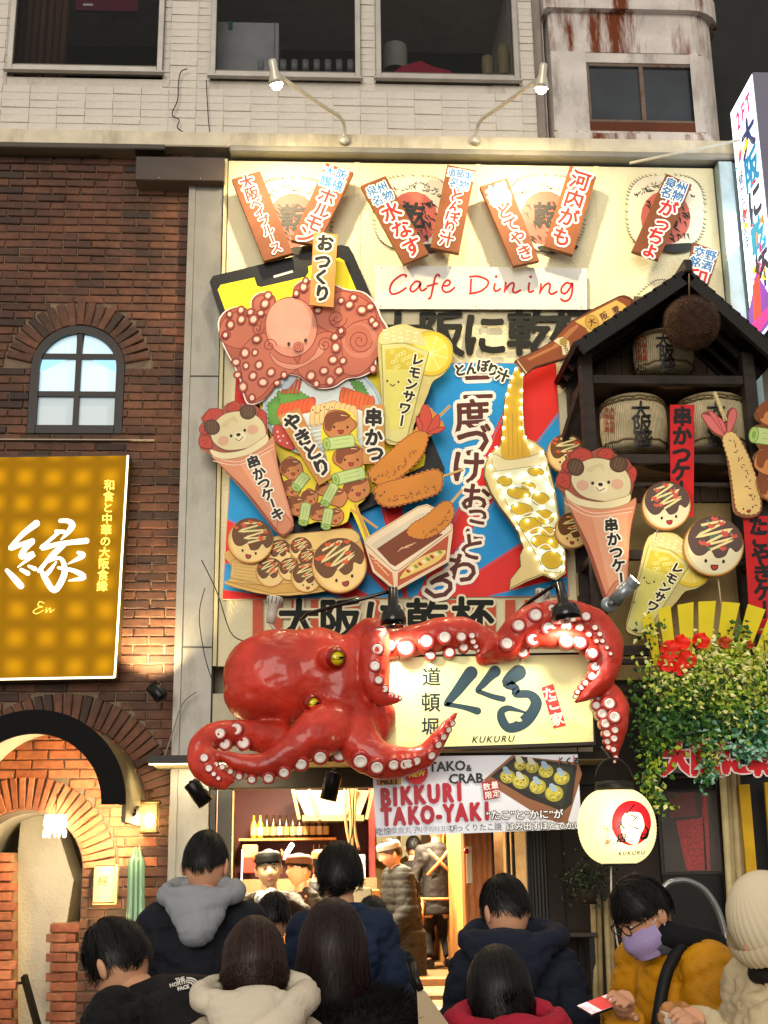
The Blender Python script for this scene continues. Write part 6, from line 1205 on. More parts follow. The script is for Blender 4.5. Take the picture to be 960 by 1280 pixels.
# interior shell
iw = M('#8f6a3c', .7, var=.2, scale=2); YB = 13.2; xk = P(466, 1100, YB).x
bx('kitchen_back_wall', (-.9, YB, 0), (xk, YB + .1, 3.0), M('#4a1610', .5, var=.15), sf); bx('side_wall', (-.9, 10.1, 0), (-.8, 16.2, 3.0), M('#7a4a26', .6), sf); bx('ceiling', (-.9, 10.1, 2.72), (3.9, 16.2, 2.82), M('#7a1f16', .5), sf)
bx('passage_back_wall', (xk, 16.1, 0), (3.9, 16.2, 3.0), M('#c9a468', .7, var=.2), sf); bx('kitchen_side', (xk - .06, 12.6, 0), (xk, 16.1, 3.0), M('#5a1a16', .6), sf); bx('passage_side_wall', (x(600), 10.9, 0), (x(600) + .08, 16.1, 3.0), M('#a8743a', .6, var=.2), sf)
for i in range(4): q = MB().mat(M('#e8d8a0', .8, emit=.25)); x0 = P(470 + i * 30, 1060, 15.6).x; q.tube([(x0 + .02 * k, 15.6 + .05 * (k % 2), 2.5) for k in range(12)], .02, 6); q.prism([(x0 + .01 + k * .03, 15.62 + .03 * (k % 2), 2.45) for k in range(9)] + [(x0 + .01 + k * .03, 15.62 + .03 * (k % 2), 1.75 + .02 * (k % 3)) for k in range(8, -1, -1)], [(x0 + .01 + k * .03, 15.64 + .03 * (k % 2), 2.45) for k in range(9)] + [(x0 + .01 + k * .03, 15.64 + .03 * (k % 2), 1.75 + .02 * (k % 3)) for k in range(8, -1, -1)]); tag(q.link('door_curtain'), ('first', 'second', 'third', 'fourth')[i] + ' pale curtain panel from the left at the back of the shop', 'curtain', 'pale curtain panels at the back of the passage')  # slight glow of the cloth stands in for the light falling on it
# kitchen: hood, shelf, bottles, lamps, counter
Yh = 12.2; hd = thing('cooker_hood', 'stainless steel cooker hood hanging above the kitchen', 'hood', P(420, 1025, Yh)); hm = M('#cfc49a', .22, .8, var=.08)
f = [P(382, 1020, Yh), P(450, 1020, Yh), P(462, 988, Yh), P(368, 988, Yh)]; MB().mat(hm).prism(f, [p + Vector((0, .7, 0)) for p in f]).link('canopy', None, hd); f = [P(378, 1026, Yh), P(455, 1026, Yh), P(455, 1019, Yh), P(378, 1019, Yh)]; MB().mat(M('#9a8f6a', .25, .8)).prism([p - Vector((0, .02, 0)) for p in f], [p + Vector((0, .72, 0)) for p in f]).link('rim', None, hd)
for a in (366, 386, 446, 466): MB().mat(M('#a89a68', .3, .7)).bar(P(a, 986, Yh - .05), P((a + 414) / 2 if a in (386, 446) else a + (8 if a < 400 else -8), 1024, Yh - .03), .03, .02).link('strut', None, hd)
sh = thing('bottle_shelf', 'wooden wall shelf full of bottles at the back of the kitchen', 'shelf', P(360, 1050, 12.9)); bx('shelf_board', (P(300, 1050, 12.9).x, 12.7, P(360, 1051, 12.9).z), (P(420, 1050, 12.9).x, 13.19, P(360, 1048, 12.9).z), M('#b8844a', .5, emit=0), sh); zb_ = P(360, 1048, 12.9).z
bcol = ['#c8a83a', '#b8b83a', '#3a2a14', '#4a3418', '#3f2e18', '#4a3a1c', '#5a4420', '#3a2c16', '#2e2414', '#443018', '#5a3c1c', '#3a2a18']; nm = 'first second third fourth fifth sixth seventh eighth ninth tenth eleventh twelfth'.split()
for i in range(12):
    xx = P(317 + i * 8.2, 1040, 12.85).x; t = thing('bottle', '%s bottle from the left on the kitchen shelf, %s glass' % (nm[i], 'pale yellow' if i < 2 else 'dark brown'), 'bottle', (xx, 12.85, zb_), 'bottles on the kitchen shelf')
    MB().mat(M(bcol[i], .12, spec=.8)).lathe((xx, 12.85, zb_), [(.001, 0), (.030, 0), (.030, .13), (.012, .18), (.011, .22), (.001, .22)], 14).link('glass_body', None, t); MB().mat(M(('#d8c088', '#e8dcc0', '#c8b070')[i % 3], .6)).lathe((xx, 12.85, zb_), [(.0308, .03), (.0308, .11)], 14).link('paper_label', None, t)
cl_ = M('#fff2cc', emit=9, var=0)
for i, (a, b_, Y) in enumerate(((353, 1074, 12.9), (303, 1040, 12.0))): pass
tl = thing('tube_light', 'slanting white tube light seen behind the cook', 'lamp', P(358, 1062, 12.6)); MB().mat(M('#f4f8ff', emit=9, var=0)).tube([P(355, 1072, 12.6), P(365, 1056, 12.4)], .022, 10).link('tube', None, tl)
tl = thing('tube_light', 'thin upright light strip at the left door jamb', 'lamp', P(303, 1090, 10.5)); MB().mat(M('#eef4ff', emit=2.5, var=0)).tube([P(302, 1100, 10.5), P(303, 1062, 10.5)], .006, 8).link('tube', None, tl)
for i, (px_, Y) in enumerate(((345, 11.2), (410, 11.6), (520, 12.4), (560, 14.2))):
    t = thing('ceiling_lamp', ('warm ceiling lamp over the cook', 'warm ceiling lamp near the hood', 'warm ceiling lamp above the entrance passage', 'warm ceiling lamp deep in the passage')[i], 'lamp', (P(px_, 1000, Y).x, Y, 2.7), 'warm lamps on the shop ceiling'); c = Vector((P(px_, 1000, Y).x, Y, 2.69)); bx('diffuser', c - Vector((.16, .16, .01)), c + Vector((.16, .16, .012)), cl_, t); bx('frame', c + Vector((-.18, -.18, .013)), c + Vector((.18, .18, .03)), M('#ddd', .5), t)
    lamp('lamp_light', 'AREA', c - Vector((0, 0, .03)), (240, 130, 190, 200)[i], (1, .86, .58), c - Vector((0, 0, 2)), .3, parent=t)
ct = thing('counter', 'serving counter in front of the cook with steel top', 'counter', (P(360, 1200, 10.2).x, 10.35, 0)); zt_ = P(360, 1150, 10.15).z; bx('counter_body', (x(291), 10.12, 0), (x(462), 10.7, zt_ - .04), M('#3a2416', .6), ct); bx('counter_top', (x(291), 10.08, zt_ - .04), (x(464), 10.72, zt_), M('#c0a860', .25, .6), ct, .005)
for i, (a, b_, c0, c1, col_) in enumerate(((437, 465, 1110, 1150, '#a89a7a'), (460, 476, 1112, 1150, '#b0753a'), (452, 470, 1148, 1172, '#d8b050'))):
    q = MB().mat(M(col_, .35, .5 if i == 0 else 0, var=.1)); Y = (10.35, 10.7, 10.25)[i]; p0, p1 = P(a, c1, Y), P(b_, c0, Y); q.box(p0, p1 + Vector((0, .25, 0)), .01); simple('steel_cabinet' if i == 0 else 'carton', ('ribbed steel cabinet on the counter end', 'brown carton standing behind the counter end', 'small yellow carton at the counter end')[i], 'cabinet' if i == 0 else 'carton', q)
for i in range(6): q = MB().mat(M('#7a5a34', .6)); a = P(432 + i * 3, 1040 + i, 11.6); q.tube(crom([tuple(a + Vector((0, 0, .5))), tuple(a + Vector((.03 * sin(i), 0, .1))), tuple(a + Vector((.04 * cos(i), 0, -.12)))], 4, False), .012, 6); tag(q.link('dried_plant'), nm[i] + ' hanging dried plant bundle counted from the left beside the hood', 'plant', 'dried bundles right of the hood')
# wooden post, door, dark wall
bx('wooden_post', (x(578), 9.93, 0), (x(613), 10.12, zc - .01), M('#b8692e', .45, var=.3, scale=2, bump=.5, wave=('X', 6, 6), dirt=('#4a2410', 2, .3)), sf, .008)
fx = thing('fire_notice', 'pale strip with a red knob fixed to the wooden post', 'fitting', P(586, 1104, 9.9)); bx('strip', P(584, 1104, 9.905), P(589, 1058, 9.925), M('#e8c8a0', .5), fx); MB().mat(M('#d01a14', .3)).ball(P(583, 1064, 9.89), .02, 12, 8).link('knob', None, fx)
for a, b_ in ((613, 616), (632, 636), (639, 642), (657, 661)): bx('door_frame', (x(a), 9.95, 0), (x(b_), 10.02, zc - .01), M('#12100e', .4), sf, .003)
bx('lit_partition', (x(613), 10.5, 0), (x(640), 10.53, 2.6), M('#b09068', .6, var=.35, scale=7, emit=0), sf); bx('glass_pane', (x(642), 9.98, .6), (x(657), 9.985, 2.5), glass('#c8c4b0', .25, .1), sf); bx('sliding_door', (x(661), 9.97, 0), (x(681), 10.0, zc - .01), M('#1c1713', .4, wave=('X', 12, 0), bump=.3), sf)
bx('dark_wall', (x(681), 9.94, 0), (x(828), 10.06, zc - .008), M('#2c2219', .6, var=.2, scale=2, bump=.2), sf); bx('dark_wall_joint', (x(700), 9.93, 0), (x(702), 9.939, zc - .02), M('#120e0b', .6), sf)
lamp('door_light', 'AREA', (x(628), 10.4, 2.3), 12, (1, .8, .5), (x(628), 10.5, 1), .2, parent=sf)
tb = thing('side_table', 'small dark table against the wall behind the man in navy', 'table', P(700, 1200, 9.6)); a, b_ = P(650, 1166, 9.55), P(742, 1166, 9.55); bx('table_top', (a.x, 9.4, a.z - .03), (b_.x, 9.9, a.z), M('#3a332b', .35), tb, .005)
for sx in (a.x + .04, b_.x - .04):
    for y in (9.45, 9.85): bx('leg', (sx - .02, y - .02, 0), (sx + .02, y + .02, a.z - .03), M('#1a1613', .5), tb)
# right side: framed window with red reflection laid in as colour, poles, yellow board, handrail hoop
rw = thing('window_door', 'black door with a window showing a red flowered picture on the right', 'door', (x(862), 9.9, 0)); Yd = 9.9
bx('door_panel', (x(828, 1100, Yd), Yd, 0), (x(905, 1100, Yd), Yd + .06, P(862, 972, Yd).z), M('#141311', .4, var=.15), rw, .005); a, b_ = P(830, 1090, Yd - .01), P(893, 990, Yd - .01)
bx('window_frame', (a.x - .02, Yd - .02, a.z - .02), (b_.x + .02, Yd - .012, b_.z + .02), M('#3a3430', .35), rw); bx('reflection_sheet', (a.x, Yd - .028, a.z), (b_.x, Yd - .0215, b_.z), M('#2b2622', .15), rw)
q = MB().mat(M('#a8181c', .4, var=.6, scale=45)); f = [P(845, 1026, Yd - .034), P(880, 1022, Yd - .034), P(884, 1088, Yd - .034), P(858, 1088, Yd - .034)]; q.prism(f, [p + Vector((0, .003, 0)) for p in f]); f = [P(877, 992, Yd - .034), P(884, 992, Yd - .034), P(888, 1088, Yd - .034), P(881, 1088, Yd - .034)]; q.prism(f, [p + Vector((0, .003, 0)) for p in f]); tag(q.link('red_reflection', None, rw), kind='stuff'); bx('glass', (a.x, Yd - .045, a.z), (b_.x, Yd - .041, b_.z), glass('#d0c8c0', .06, .05), rw)
q = MB().mat(M('#6b1c1a', .4)); f = [P(836, 992, Yd - .034), P(868, 990, Yd - .034), P(872, 1020, Yd - .034), P(838, 1022, Yd - .034)]; q.prism(f, [p + Vector((0, .003, 0)) for p in f]); q.link('dark_red_reflection', None, rw)
for i, (a, b_, w, col_, Y) in enumerate(((903, 912, .03, '#c8b888', 9.75), (909, 917, .028, '#a8966a', 9.77), (915, 925, .03, '#b8a478', 9.76), (921, 930, .026, '#8a7850', 9.78))):
    q = MB().mat(M(col_, .6, var=.2, scale=8, bump=.3)); q.tube([P(a, 966, Y), P(b_, 1110, Y), P(b_ + 6, 1290, Y)], w * .9, 8); tag(q.link('bamboo_pole'), ('leftmost', 'second', 'third', 'rightmost')[i] + ' bamboo pole in the row left of the yellow board', 'pole', 'bamboo poles beside the yellow board')
yb_ = thing('yellow_board', 'narrow bright yellow board right of the bamboo poles', 'board', P(938, 1100, 9.8)); slab('board', Plane(9.72), [(923.5, 981), (937, 980), (946, 1086), (950, 1180), (936, 1180), (933, 1086)], .03, M('#d8a80e', .5), yb_)
yb_ = thing('yellow_board', 'second yellow board cut by the right edge of the photo', 'board', P(958, 1100, 9.8)); slab('board', Plane(9.72), [(956, 978), (972, 977), (980, 1086), (964, 1086)], .03, M('#d8a80e', .5), yb_)
bx('dark_wall', (x(905, 1100, 9.95), 9.95, 0), (3.9, 10.06, 2.6), M('#1d1a17', .6), sf)
hp = thing('hoop_rail', 'curved grey metal hoop rail behind the man in the yellow jacket', 'rail', P(905, 1250, 8.6)); MB().mat(M('#8d8f90', .3, .8)).tube(crom([tuple(P(a, b_, 8.6)) for a, b_ in ((815, 1130), (833, 1106), (848, 1101), (862, 1102), (880, 1112), (895, 1133), (904, 1158), (907, 1180), (905, 1260), (905, 1400))], 5, False), .022, 10).link('hoop', None, hp)
dp = thing('dark_bush', 'small dark potted bush hanging left below the lantern', 'plant', P(735, 1125, 9.3)); q = MB(); leaves(q, P(735, 1100, 9.3), 420, .085, .05, .07, .035, [M('#26301c', .6), M('#3a4428', .6), M('#1a2014', .6)], 77); tag(q.link('foliage', None, dp), kind='stuff'); MB().mat(M('#2a2018', .7)).lathe(P(738, 1130, 9.3), [(.001, 0), (.05, 0), (.07, .1), (.001, .1)], 16).link('pot', None, dp)
for i, (a, b_) in enumerate(((741, 746), (748, 752), (757, 764), (762, 770), (783, 780), (794, 790))):
    q = MB().mat(M('#8a7850' if i % 2 else '#a8966a', .6, var=.3, scale=8)); q.tube([P(a, 1122 if i < 4 else 1160, 9.5), P(b_, 1290, 9.4)], .02, 8); tag(q.link('bamboo_pole'), ('first', 'second', 'third', 'fourth', 'fifth', 'sixth')[i] + ' thin bamboo pole from the left below the paper lantern', 'pole', 'bamboo poles below the lantern')

# small kitchen things
for i in range(5):
    c = P(392 + i * 7, 1056, 12.6); q = MB().mat(M('#b8a878', .25, .8)); q.tube([c, c - Vector((0, 0, .16))], .006, 6); q.ball(c - Vector((0, 0, .19)), (.035, .02, .03), 10, 8); tag(q.link('ladle'), nm[i] + ' steel ladle from the left hanging behind the staff', 'ladle', 'steel ladles hanging in the kitchen')
for i, (a, b_, w, h_, c_) in enumerate(((312, 1082, .16, .14, '#8a2a1c'), (312, 1064, .14, .12, '#c8a060'), (326, 1082, .10, .20, '#d8d0c0'), (425, 1084, .22, .16, '#b08a50'), (446, 1086, .16, .26, '#a49a84'))):
    c = P(a, b_, 12.5); q = MB().mat(M(c_, .5, var=.2)); q.box(c - Vector((w / 2, 0, h_ / 2)), c + Vector((w / 2, .25, h_ / 2)), .008); tag(q.link('storage_box'), ('low red box at the left kitchen wall', 'tan box standing on the red box', 'tall pale box left behind the cook', 'tan box below the hood', 'grey upright box right below the hood')[i], 'box')
bx('work_shelf', (-.8, 12.3, 1.2), (xk, 13.18, P(312, 1095, 12.5).z - .03), M('#8a7a58', .3, .6), sf)
for i in range(4):
    c = Vector((P(318 + i * 16, 1130, 10.3).x, 10.3, zt_)); q = MB().mat(M(('#e0dccc', '#c8b890', '#e0dccc', '#a8402c')[i], .4)); q.lathe(c, [(.001, 0), (.05, 0), (.065, .05 + .02 * i), (.06, .05 + .02 * i), (.045, .01), (.001, .01)], 20); tag(q.link('bowl'), ('leftmost', 'second', 'third', 'red rightmost')[i] + ' bowl standing on the serving counter', 'bowl', 'bowls on the serving counter')
# ================================================================= PEOPLE
def gauss(a, s): return math.exp(-(a / s) ** 2)
def head_mesh(seed=0, hi=True):
    "sculpted head, z up, face to +y, origin between the eyes' height and the skull centre; height .235"
    n, m = (44, 34) if hi else (24, 18); V = []; F = []
    for i in range(m + 1):
        t = pi * i / m
        for k in range(n):
            a = 2 * pi * k / n; nx, ny, nz = sin(t) * cos(a), sin(t) * sin(a), cos(t)
            x, y, z = .076 * nx, .096 * ny, .119 * nz
            if nz < 0: w = (-nz) ** 1.4; x *= 1 - .30 * w; y *= (1 - .10 * w) if ny > 0 else (1 - .35 * w)
            if ny > 0:
                y -= .006 * ny * (1 - abs(nx)); y += .021 * gauss(x, .011) * gauss(z + .022, .020) + .010 * gauss(x, .009) * gauss(z - .0, .022)
                for s in (-1, 1): y -= .009 * gauss(x - s * .031, .016) * gauss(z - .012, .013); y += .004 * gauss(x - s * .04, .02) * gauss(z + .03, .02)
                y += .005 * gauss(x, .02) * gauss(z + .060, .009) - .004 * gauss(x, .03) * gauss(z + .078, .008) + .007 * gauss(x, .022) * gauss(z + .1, .014) + .004 * gauss(z - .03, .012)
            V.append(Vector((x, y, z)))
    for i in range(m):
        for k in range(n): F.append((i * n + k, (i + 1) * n + k, (i + 1) * n + (k + 1) % n, i * n + (k + 1) % n))
    mb = MB(); mb.add(V, F, True)
    for s in (-1, 1):
        mb.ball((s * .078, -.008, -.006), (.010, .020, .031), 12, 10, Matrix.Rotation(s * .3, 3, 'Z')); mb.ball((s * .083, -.012, .0), (.006, .012, .018), 10, 8)
    return mb
def basis(yaw, pitch=0, roll=0):
    "yaw 0 looks to the camera (-Y), 90 looks to +X (right), 180 looks away"
    return Matrix.Rotation(radians(yaw) + pi, 3, 'Z') @ Matrix.Rotation(radians(roll), 3, 'Y') @ Matrix.Rotation(-radians(pitch), 3, 'X')
HAIRM = {}
def hairmat(c, k=0):
    if (c, k) not in HAIRM:
        m = bpy.data.materials.new('hair'); m.use_nodes = True; b = m.node_tree.nodes['Principled BSDF']; r, g, b_, _ = lin(c); f = (1, .55, 1.9, 1.3)[k]
        b.inputs['Base Color'].default_value = (r * f, g * f, b_ * f, 1); b.inputs['Roughness'].default_value = (.9, .5, .42, .5)[k]; b.inputs['Specular IOR Level'].default_value = (.05, .25, .3, .3)[k]
        HAIRM[c, k] = m
    return HAIRM[c, k]
def hair(H, B, s, color, style, parent, seed, length=0, n=1500, name='hair'):
    q = random.Random(seed); mb = MB().mat(hairmat(color)); vol = {'short': 1.11, 'crop': 1.055, 'long': 1.13, 'shag': 1.16}[style]; n = int(n * 2.0)
    back = {'short': 122, 'crop': 116, 'long': 128, 'shag': 126}[style]; side = {'short': 92, 'crop': 84, 'long': 110, 'shag': 104}[style]; vol += {'long': .07, 'shag': .03}.get(style, 0)
    nz = lambda *a: noise.noise(Vector(a) + Vector((seed * 7.3, seed * 3.1, 0)))
    def hl(phi):  # hairline angle from the crown; phi 0 = face
        f = (cos(phi) + 1) / 2; e = side + (back - side) * (1 - f) ** .8 * 1.0 if f < .5 else 58 + (side - 58) * ((1 - f) * 2) ** .8
        if f < .5: e = side + (back - side) * (1 - 2 * f) ** .7
        return radians(e + 5 * nz(phi * 2.5, 0, 0))
    def pt(phi, th, k):
        v = Vector((sin(th) * sin(phi), sin(th) * cos(phi), cos(th))); v = Matrix.Rotation(-.22, 3, 'X') @ v
        x, y, z = .079 * v.x, .099 * v.y, .120 * v.z
        if v.z < 0: w = (-v.z) ** 1.4; x *= 1 - .18 * w; y *= 1 - (.25 * w if v.y < 0 else .1 * w)
        return Vector((x, y, z)) * k
    def thick(phi, th, e):  # hair thins towards the nape and hairline and forms clumps
        u = th / e; c = (.05 if style != 'crop' else .022) * nz(cos(phi) * 2.6, sin(phi) * 2.6, th * 2.2); return 1.015 + (vol - 1.0) * (1 - max(0, u - .55) ** 1.5 * (1.6 if style in ('crop', 'short') else .3)) + c
    N = 36; V = []; F = []
    for i in range(15):
        for k in range(N): phi = 2 * pi * k / N; e = hl(phi); th = e * i / 14 * (.93 + .05 * nz(phi * 5, 1, 1)); V.append(H + B @ (pt(phi, th, thick(phi, th, e) - (.05 if style == 'long' else .032)) * s))
    for i in range(14):
        for k in range(N): F.append((i * N + k, i * N + (k + 1) % N, (i + 1) * N + (k + 1) % N, (i + 1) * N + k))
    mb.add(V, F, True)
    def drop(base, t, phi): w = 1 + .10 * sin(t * 2.6) - .25 * t * t * (.4 if length > .2 else 1); wv = .010 * nz(phi * 2.2, t * 3.5, 5) * t; return Vector((base.x * w + wv, base.y * (1 - .12 * t) - .012 * t - wv * .5, base.z))
    if style == 'long':
        V = []; F = []
        for i in range(9):
            for k in range(41): phi = radians(62 + 236 * k / 40); p0 = pt(phi, radians(92), vol - .045); t = i / 8 * (.9 + .08 * nz(k * .9, 0, 3)); V.append(H + B @ (drop(p0, t, phi) * s) + Vector((0, 0, -length * t * s)))
        for i in range(8):
            for k in range(40): F.append((i * 41 + k, i * 41 + k + 1, (i + 1) * 41 + k + 1, (i + 1) * 41 + k))
        mb.add(V, F, True)
    for i in range(n):
        mb.mat(hairmat(color, q.choice((1, 1, 1, 2, 3)))); phi = q.uniform(-pi, pi); th1 = hl(phi); fly = q.random() < .10; pts = []; seg = 8; flow = 1.5 * nz(cos(phi) * 1.3, sin(phi) * 1.3, 9) * (2 if style == 'shag' else 1); dphi = flow + q.gauss(0, .06); jit = q.uniform(-.012, .016)
        if style == 'long' and abs(phi) > radians(58):
            t0 = q.random() ** 1.6 * .5
            for j in range(6): t = t0 + (1 - t0) * j / 5; pts.append(H + B @ (pt(phi + dphi * .2 * t, radians(92) * t, vol + jit) * s))
            base = pt(phi + dphi * .2, radians(92), vol + jit); le = length * q.uniform(.8, 1.08)
            for j in range(1, 8): t = j / 7; pts.append(H + B @ (drop(base, t, phi) * s) + Vector((q.gauss(0, .0012), q.gauss(0, .0012), -le * t * s)) + (Vector((q.gauss(0, 1), q.gauss(0, 1), 0)) * .012 * t if fly else Vector()))
        else:
            t0 = q.random() ** .7 * .92; tmax = q.uniform(.9, 1.05); ln = q.uniform(.16, .34) if style in ('crop', 'short') else q.uniform(.3, .5)
            for j in range(seg):
                u = j / (seg - 1); t = t0 + ln * u; t = min(t, tmax); ph_ = phi + dphi * u * (.6 if style == 'crop' else .9); e = th1
                lift = (.07 if fly else .022) * u * u * (2.2 if style == 'shag' else 1) + (.02 * max(0, t - .98)); k = thick(ph_, min(t, 1) * e, e) + jit * .5 + lift; pts.append(H + B @ (pt(ph_, min(t, 1.06) * e, k) * s))
        w0 = q.uniform(.0008, .0019) * s; Vv = []; Ff = []
        for j, p in enumerate(pts):
            d = (pts[min(j + 1, len(pts) - 1)] - pts[max(j - 1, 0)]); o = d.cross(p - H); o = o.normalized() * w0 * (1 - .8 * j / len(pts)) if o.length > 1e-9 else Vector((w0, 0, 0)); Vv += [p - o, p + o]
            if j: Ff.append((2 * j - 2, 2 * j - 1, 2 * j + 1, 2 * j))
        mb.add(Vv, Ff, True)
    return mb.link(name, None, parent)
def hand(C, fd, up, s, curl=.6, glove=False, thumb=1):
    "hand at C, fingers along fd, back of the hand towards up; returns remeshed verts/faces"
    fd = Vector(fd).normalized(); up = Vector(up); up = (up - fd * up.dot(fd)).normalized(); sd = fd.cross(up); mb = MB()
    mb.tube([C, C + fd * .045 * s, C + fd * .085 * s], [.024 * s, .034 * s, .036 * s], 12); mb.ball(C + fd * .05 * s, (.036 * s, .036 * s, .036 * s), 12, 8)
    for i, L in enumerate((.072, .08, .075, .06)):
        b = C + fd * .082 * s + sd * (i - 1.5) * .020 * s; a = 0; p = b; pts = [b - fd * .02 * s, b]
        for j, f in enumerate((.45, .32, .23)): a += curl * (.5 + .5 * j) + i * .05; d = fd * cos(a) - up * sin(a); p = p + d * L * f * s; pts.append(p)
        mb.tube(pts, [.0105 * s, .0105 * s, .0095 * s, .0085 * s, .007 * s], 8); mb.ball(pts[-1], .0072 * s, 8, 6)
    b = C + fd * .03 * s + sd * thumb * .03 * s; d1 = (fd * .6 + sd * thumb * .7 - up * .25).normalized(); d2 = (fd * .9 + sd * thumb * .2 - up * .5).normalized(); mb.tube([b - sd * thumb * .015 * s, b, b + d1 * .035 * s, b + d1 * .035 * s + d2 * .03 * s], [.014 * s, .014 * s, .0115 * s, .009 * s], 8)
    return remesh(mb, .0045 * s, 3)
def addmesh(mb, me): mb.add([v.co.copy() for v in me.vertices], [tuple(p.vertices) for p in me.polygons], True)
def cloth(mb, mat, name, parent, vox=.016, wr=.006, sc=9, quilt=0, smooth=4, seed=0):
    me = remesh(mb, vox, smooth); NN = [v.normal.copy() for v in me.vertices]; o_ = Vector((seed * 3.1, seed * 1.7, 0))
    for v, n in zip(me.vertices, NN):
        c = v.co; d_ = Vector((c.x, c.y, c.z * 1.7)); k = wr * (noise.noise(c * sc * .6 + o_) + .4 * noise.noise(d_ * sc * 2 + o_) - 1.5 * (1 - abs(noise.noise(d_ * sc * .55 + o_ * 2))) ** 9 - .9 * (1 - abs(noise.noise(d_ * sc * 1.2 + o_))) ** 10 + .6)
        if quilt: k += .010 * (abs(sin(c.z * pi / quilt)) ** .5 - .6)
        v.co = c + n * k
    me.materials.append(mat); return link(name, me, None, parent)
SKIN = M('#cf9a78', .5, var=.06, scale=20, sub=.08)
def person(label, H, yaw=180, hyaw=None, pitch=0, roll=0, s=1.0, lean=6, side=0, skin=SKIN, hairc='#0b0908', style='short', hlen=0, jacket='#0d0d10', jw=.010, quilt=0, fluff=.0, trouser='#121214', hood=None, collar=None, ground=0, arms=None, face=False, glove=None, width=1.0, jrough=.75, hn=1500, seed=1, group='people queueing in front of the shop', fur=0, hasarms=True):
    hyaw = yaw if hyaw is None else hyaw; Hb = basis(hyaw, pitch, roll); Bb = basis(yaw); fwd = Bb @ Vector((0, 1, 0)); rt = Bb @ Vector((1, 0, 0)); up = Vector((0, 0, 1))
    ax = (up * cos(radians(lean)) + fwd * sin(radians(lean)) + rt * sin(radians(side))).normalized(); hup = Hb @ up
    nb_ = H - hup * .115 * s - (Hb @ Vector((0, .02, 0))) * s; nk = nb_ - (ax * .6 + hup * .4).normalized() * .055 * s; ch = nk - ax * .16 * s; hip = nk - ax * .50 * s
    leg = max(.3, hip.z - ground); sh = [nk - ax * .035 * s + rt * k * .150 * s * width for k in (-1, 1)]
    base = Vector((hip.x, hip.y, ground))
    feet = [base + rt * k * .11 * s + fwd * (.06 if k > 0 else -.05) for k in (-1, 1)]; hipj = [hip + rt * k * .09 * s for k in (-1, 1)]; knee = [(a + b) / 2 + fwd * (.04 + max(0, .80 * s - leg) * .8) for a, b in zip(hipj, feet)]
    if arms is None: arms = [(sh[i] - up * .27 * s + rt * (.07, .07)[i] * (-1, 1)[i] * s - fwd * .01, sh[i] - up * .44 * s + rt * (.03) * (-1, 1)[i] * s + fwd * .14 * s) for i in (0, 1)]
    mb = MB();
    mb.tube([nb_ + hup * .05 * s, nk - ax * .05 * s], [.050 * s, .060 * s], 16); mb.tube([nk - ax * .03 * s, ch, nk - ax * .32 * s, hip], [.085 * s, .13 * s, .12 * s, .13 * s], 16); mb.tube([sh[0], sh[1]], [.055 * s, .055 * s], 12)
    for i in (0, 1):
        e, w = arms[i]; mb.tube([sh[i], e, w], [.048 * s, .040 * s, .026 * s], 12); mb.ball(sh[i], .052 * s, 12, 8); mb.ball(e, .04 * s, 10, 7); mb.tube([hipj[i], knee[i], feet[i] + up * .07 * s], [.078 * s, .055 * s, .036 * s], 12); mb.ball(knee[i], .056 * s, 10, 7)
        mb.tube([feet[i] + up * .05 * s - fwd * .05, feet[i] + up * .035 * s + fwd * .14 * s], [.04 * s, .032 * s], 10)
    me = remesh(mb, .017 * s, 4); body = MB().mat(skin); addmesh(body, me)
    hm_ = head_mesh(); body.add([H + Hb @ (Vector(v) * s) for v in hm_.v], hm_.f, True)
    for i in (0, 1):
        e, w = arms[i]; d = (w - e).normalized();
        if glove and i in glove: body.mat(M('#e8e4dc', .6))
        addmesh(body, hand(w, d + Vector((0, 0, .05)), up * .8 - rt * (-1, 1)[i] * .6 + fwd * .1, s, .5, thumb=(-1, 1)[1 - i])); body.mat(skin)
    root = bpy.data.objects.new('person', body.mesh('person')); S.collection.objects.link(root); tag(root, label, 'person', group); root.location = (0, 0, 0)
    # clothes
    g = fluff; mb = MB(); mb.tube([nk - ax * .0 * s, ch, nk - ax * .32 * s, hip - ax * .10 * s], [(.088 + g * .6) * s, (.135 + g) * s * width, (.135 + g) * s * width, (.142 + g) * s * width], 20)
    mb.tube([sh[0] + up * .0, nk - ax * .015 * s - fwd * .02, sh[1]], [(.058 + g * .8) * s, (.075 + g * .6) * s, (.058 + g * .8) * s], 14); mb.tube([sh[0] - ax * .08 * s - fwd * .03 * s, sh[1] - ax * .08 * s - fwd * .03 * s], [(.075 + g) * s] * 2, 14)
    for i in (0, 1):
        e, w = arms[i]; w2 = w - (w - e).normalized() * .015; mb.ball(sh[i], (.064 + g) * s, 14, 10); mb.tube([sh[i], e, w2], [(.062 + g) * s, (.055 + g) * s, (.045 + g * .7) * s], 14); mb.ball(e, (.062 + g) * s, 12, 8)
    cloth(mb, M(jacket, jrough, bump=.35, bscale=90, var=.2, spec=.25), 'jacket', root, .0115 * s, jw, 9, quilt, 4, seed)
    mb = MB()
    for i in (0, 1): mb.tube([hipj[i] + up * .05, knee[i], feet[i] + up * .09 * s], [.102 * s, .075 * s, .06 * s], 14); mb.ball(knee[i], .076 * s, 10, 7)
    cloth(mb, M(trouser, .8, bump=.2, bscale=100), 'trousers', root, .02 * s, .005, 8, 0, 3, seed)
    for i in (0, 1): mb = MB().mat(M('#16130f', .4)); mb.tube([feet[i] + up * .045 * s - fwd * .07, feet[i] + up * .05 * s + fwd * .05, feet[i] + up * .035 * s + fwd * .17 * s], [.045 * s, .048 * s, .036 * s], 12); mb.link('shoe', None, root)
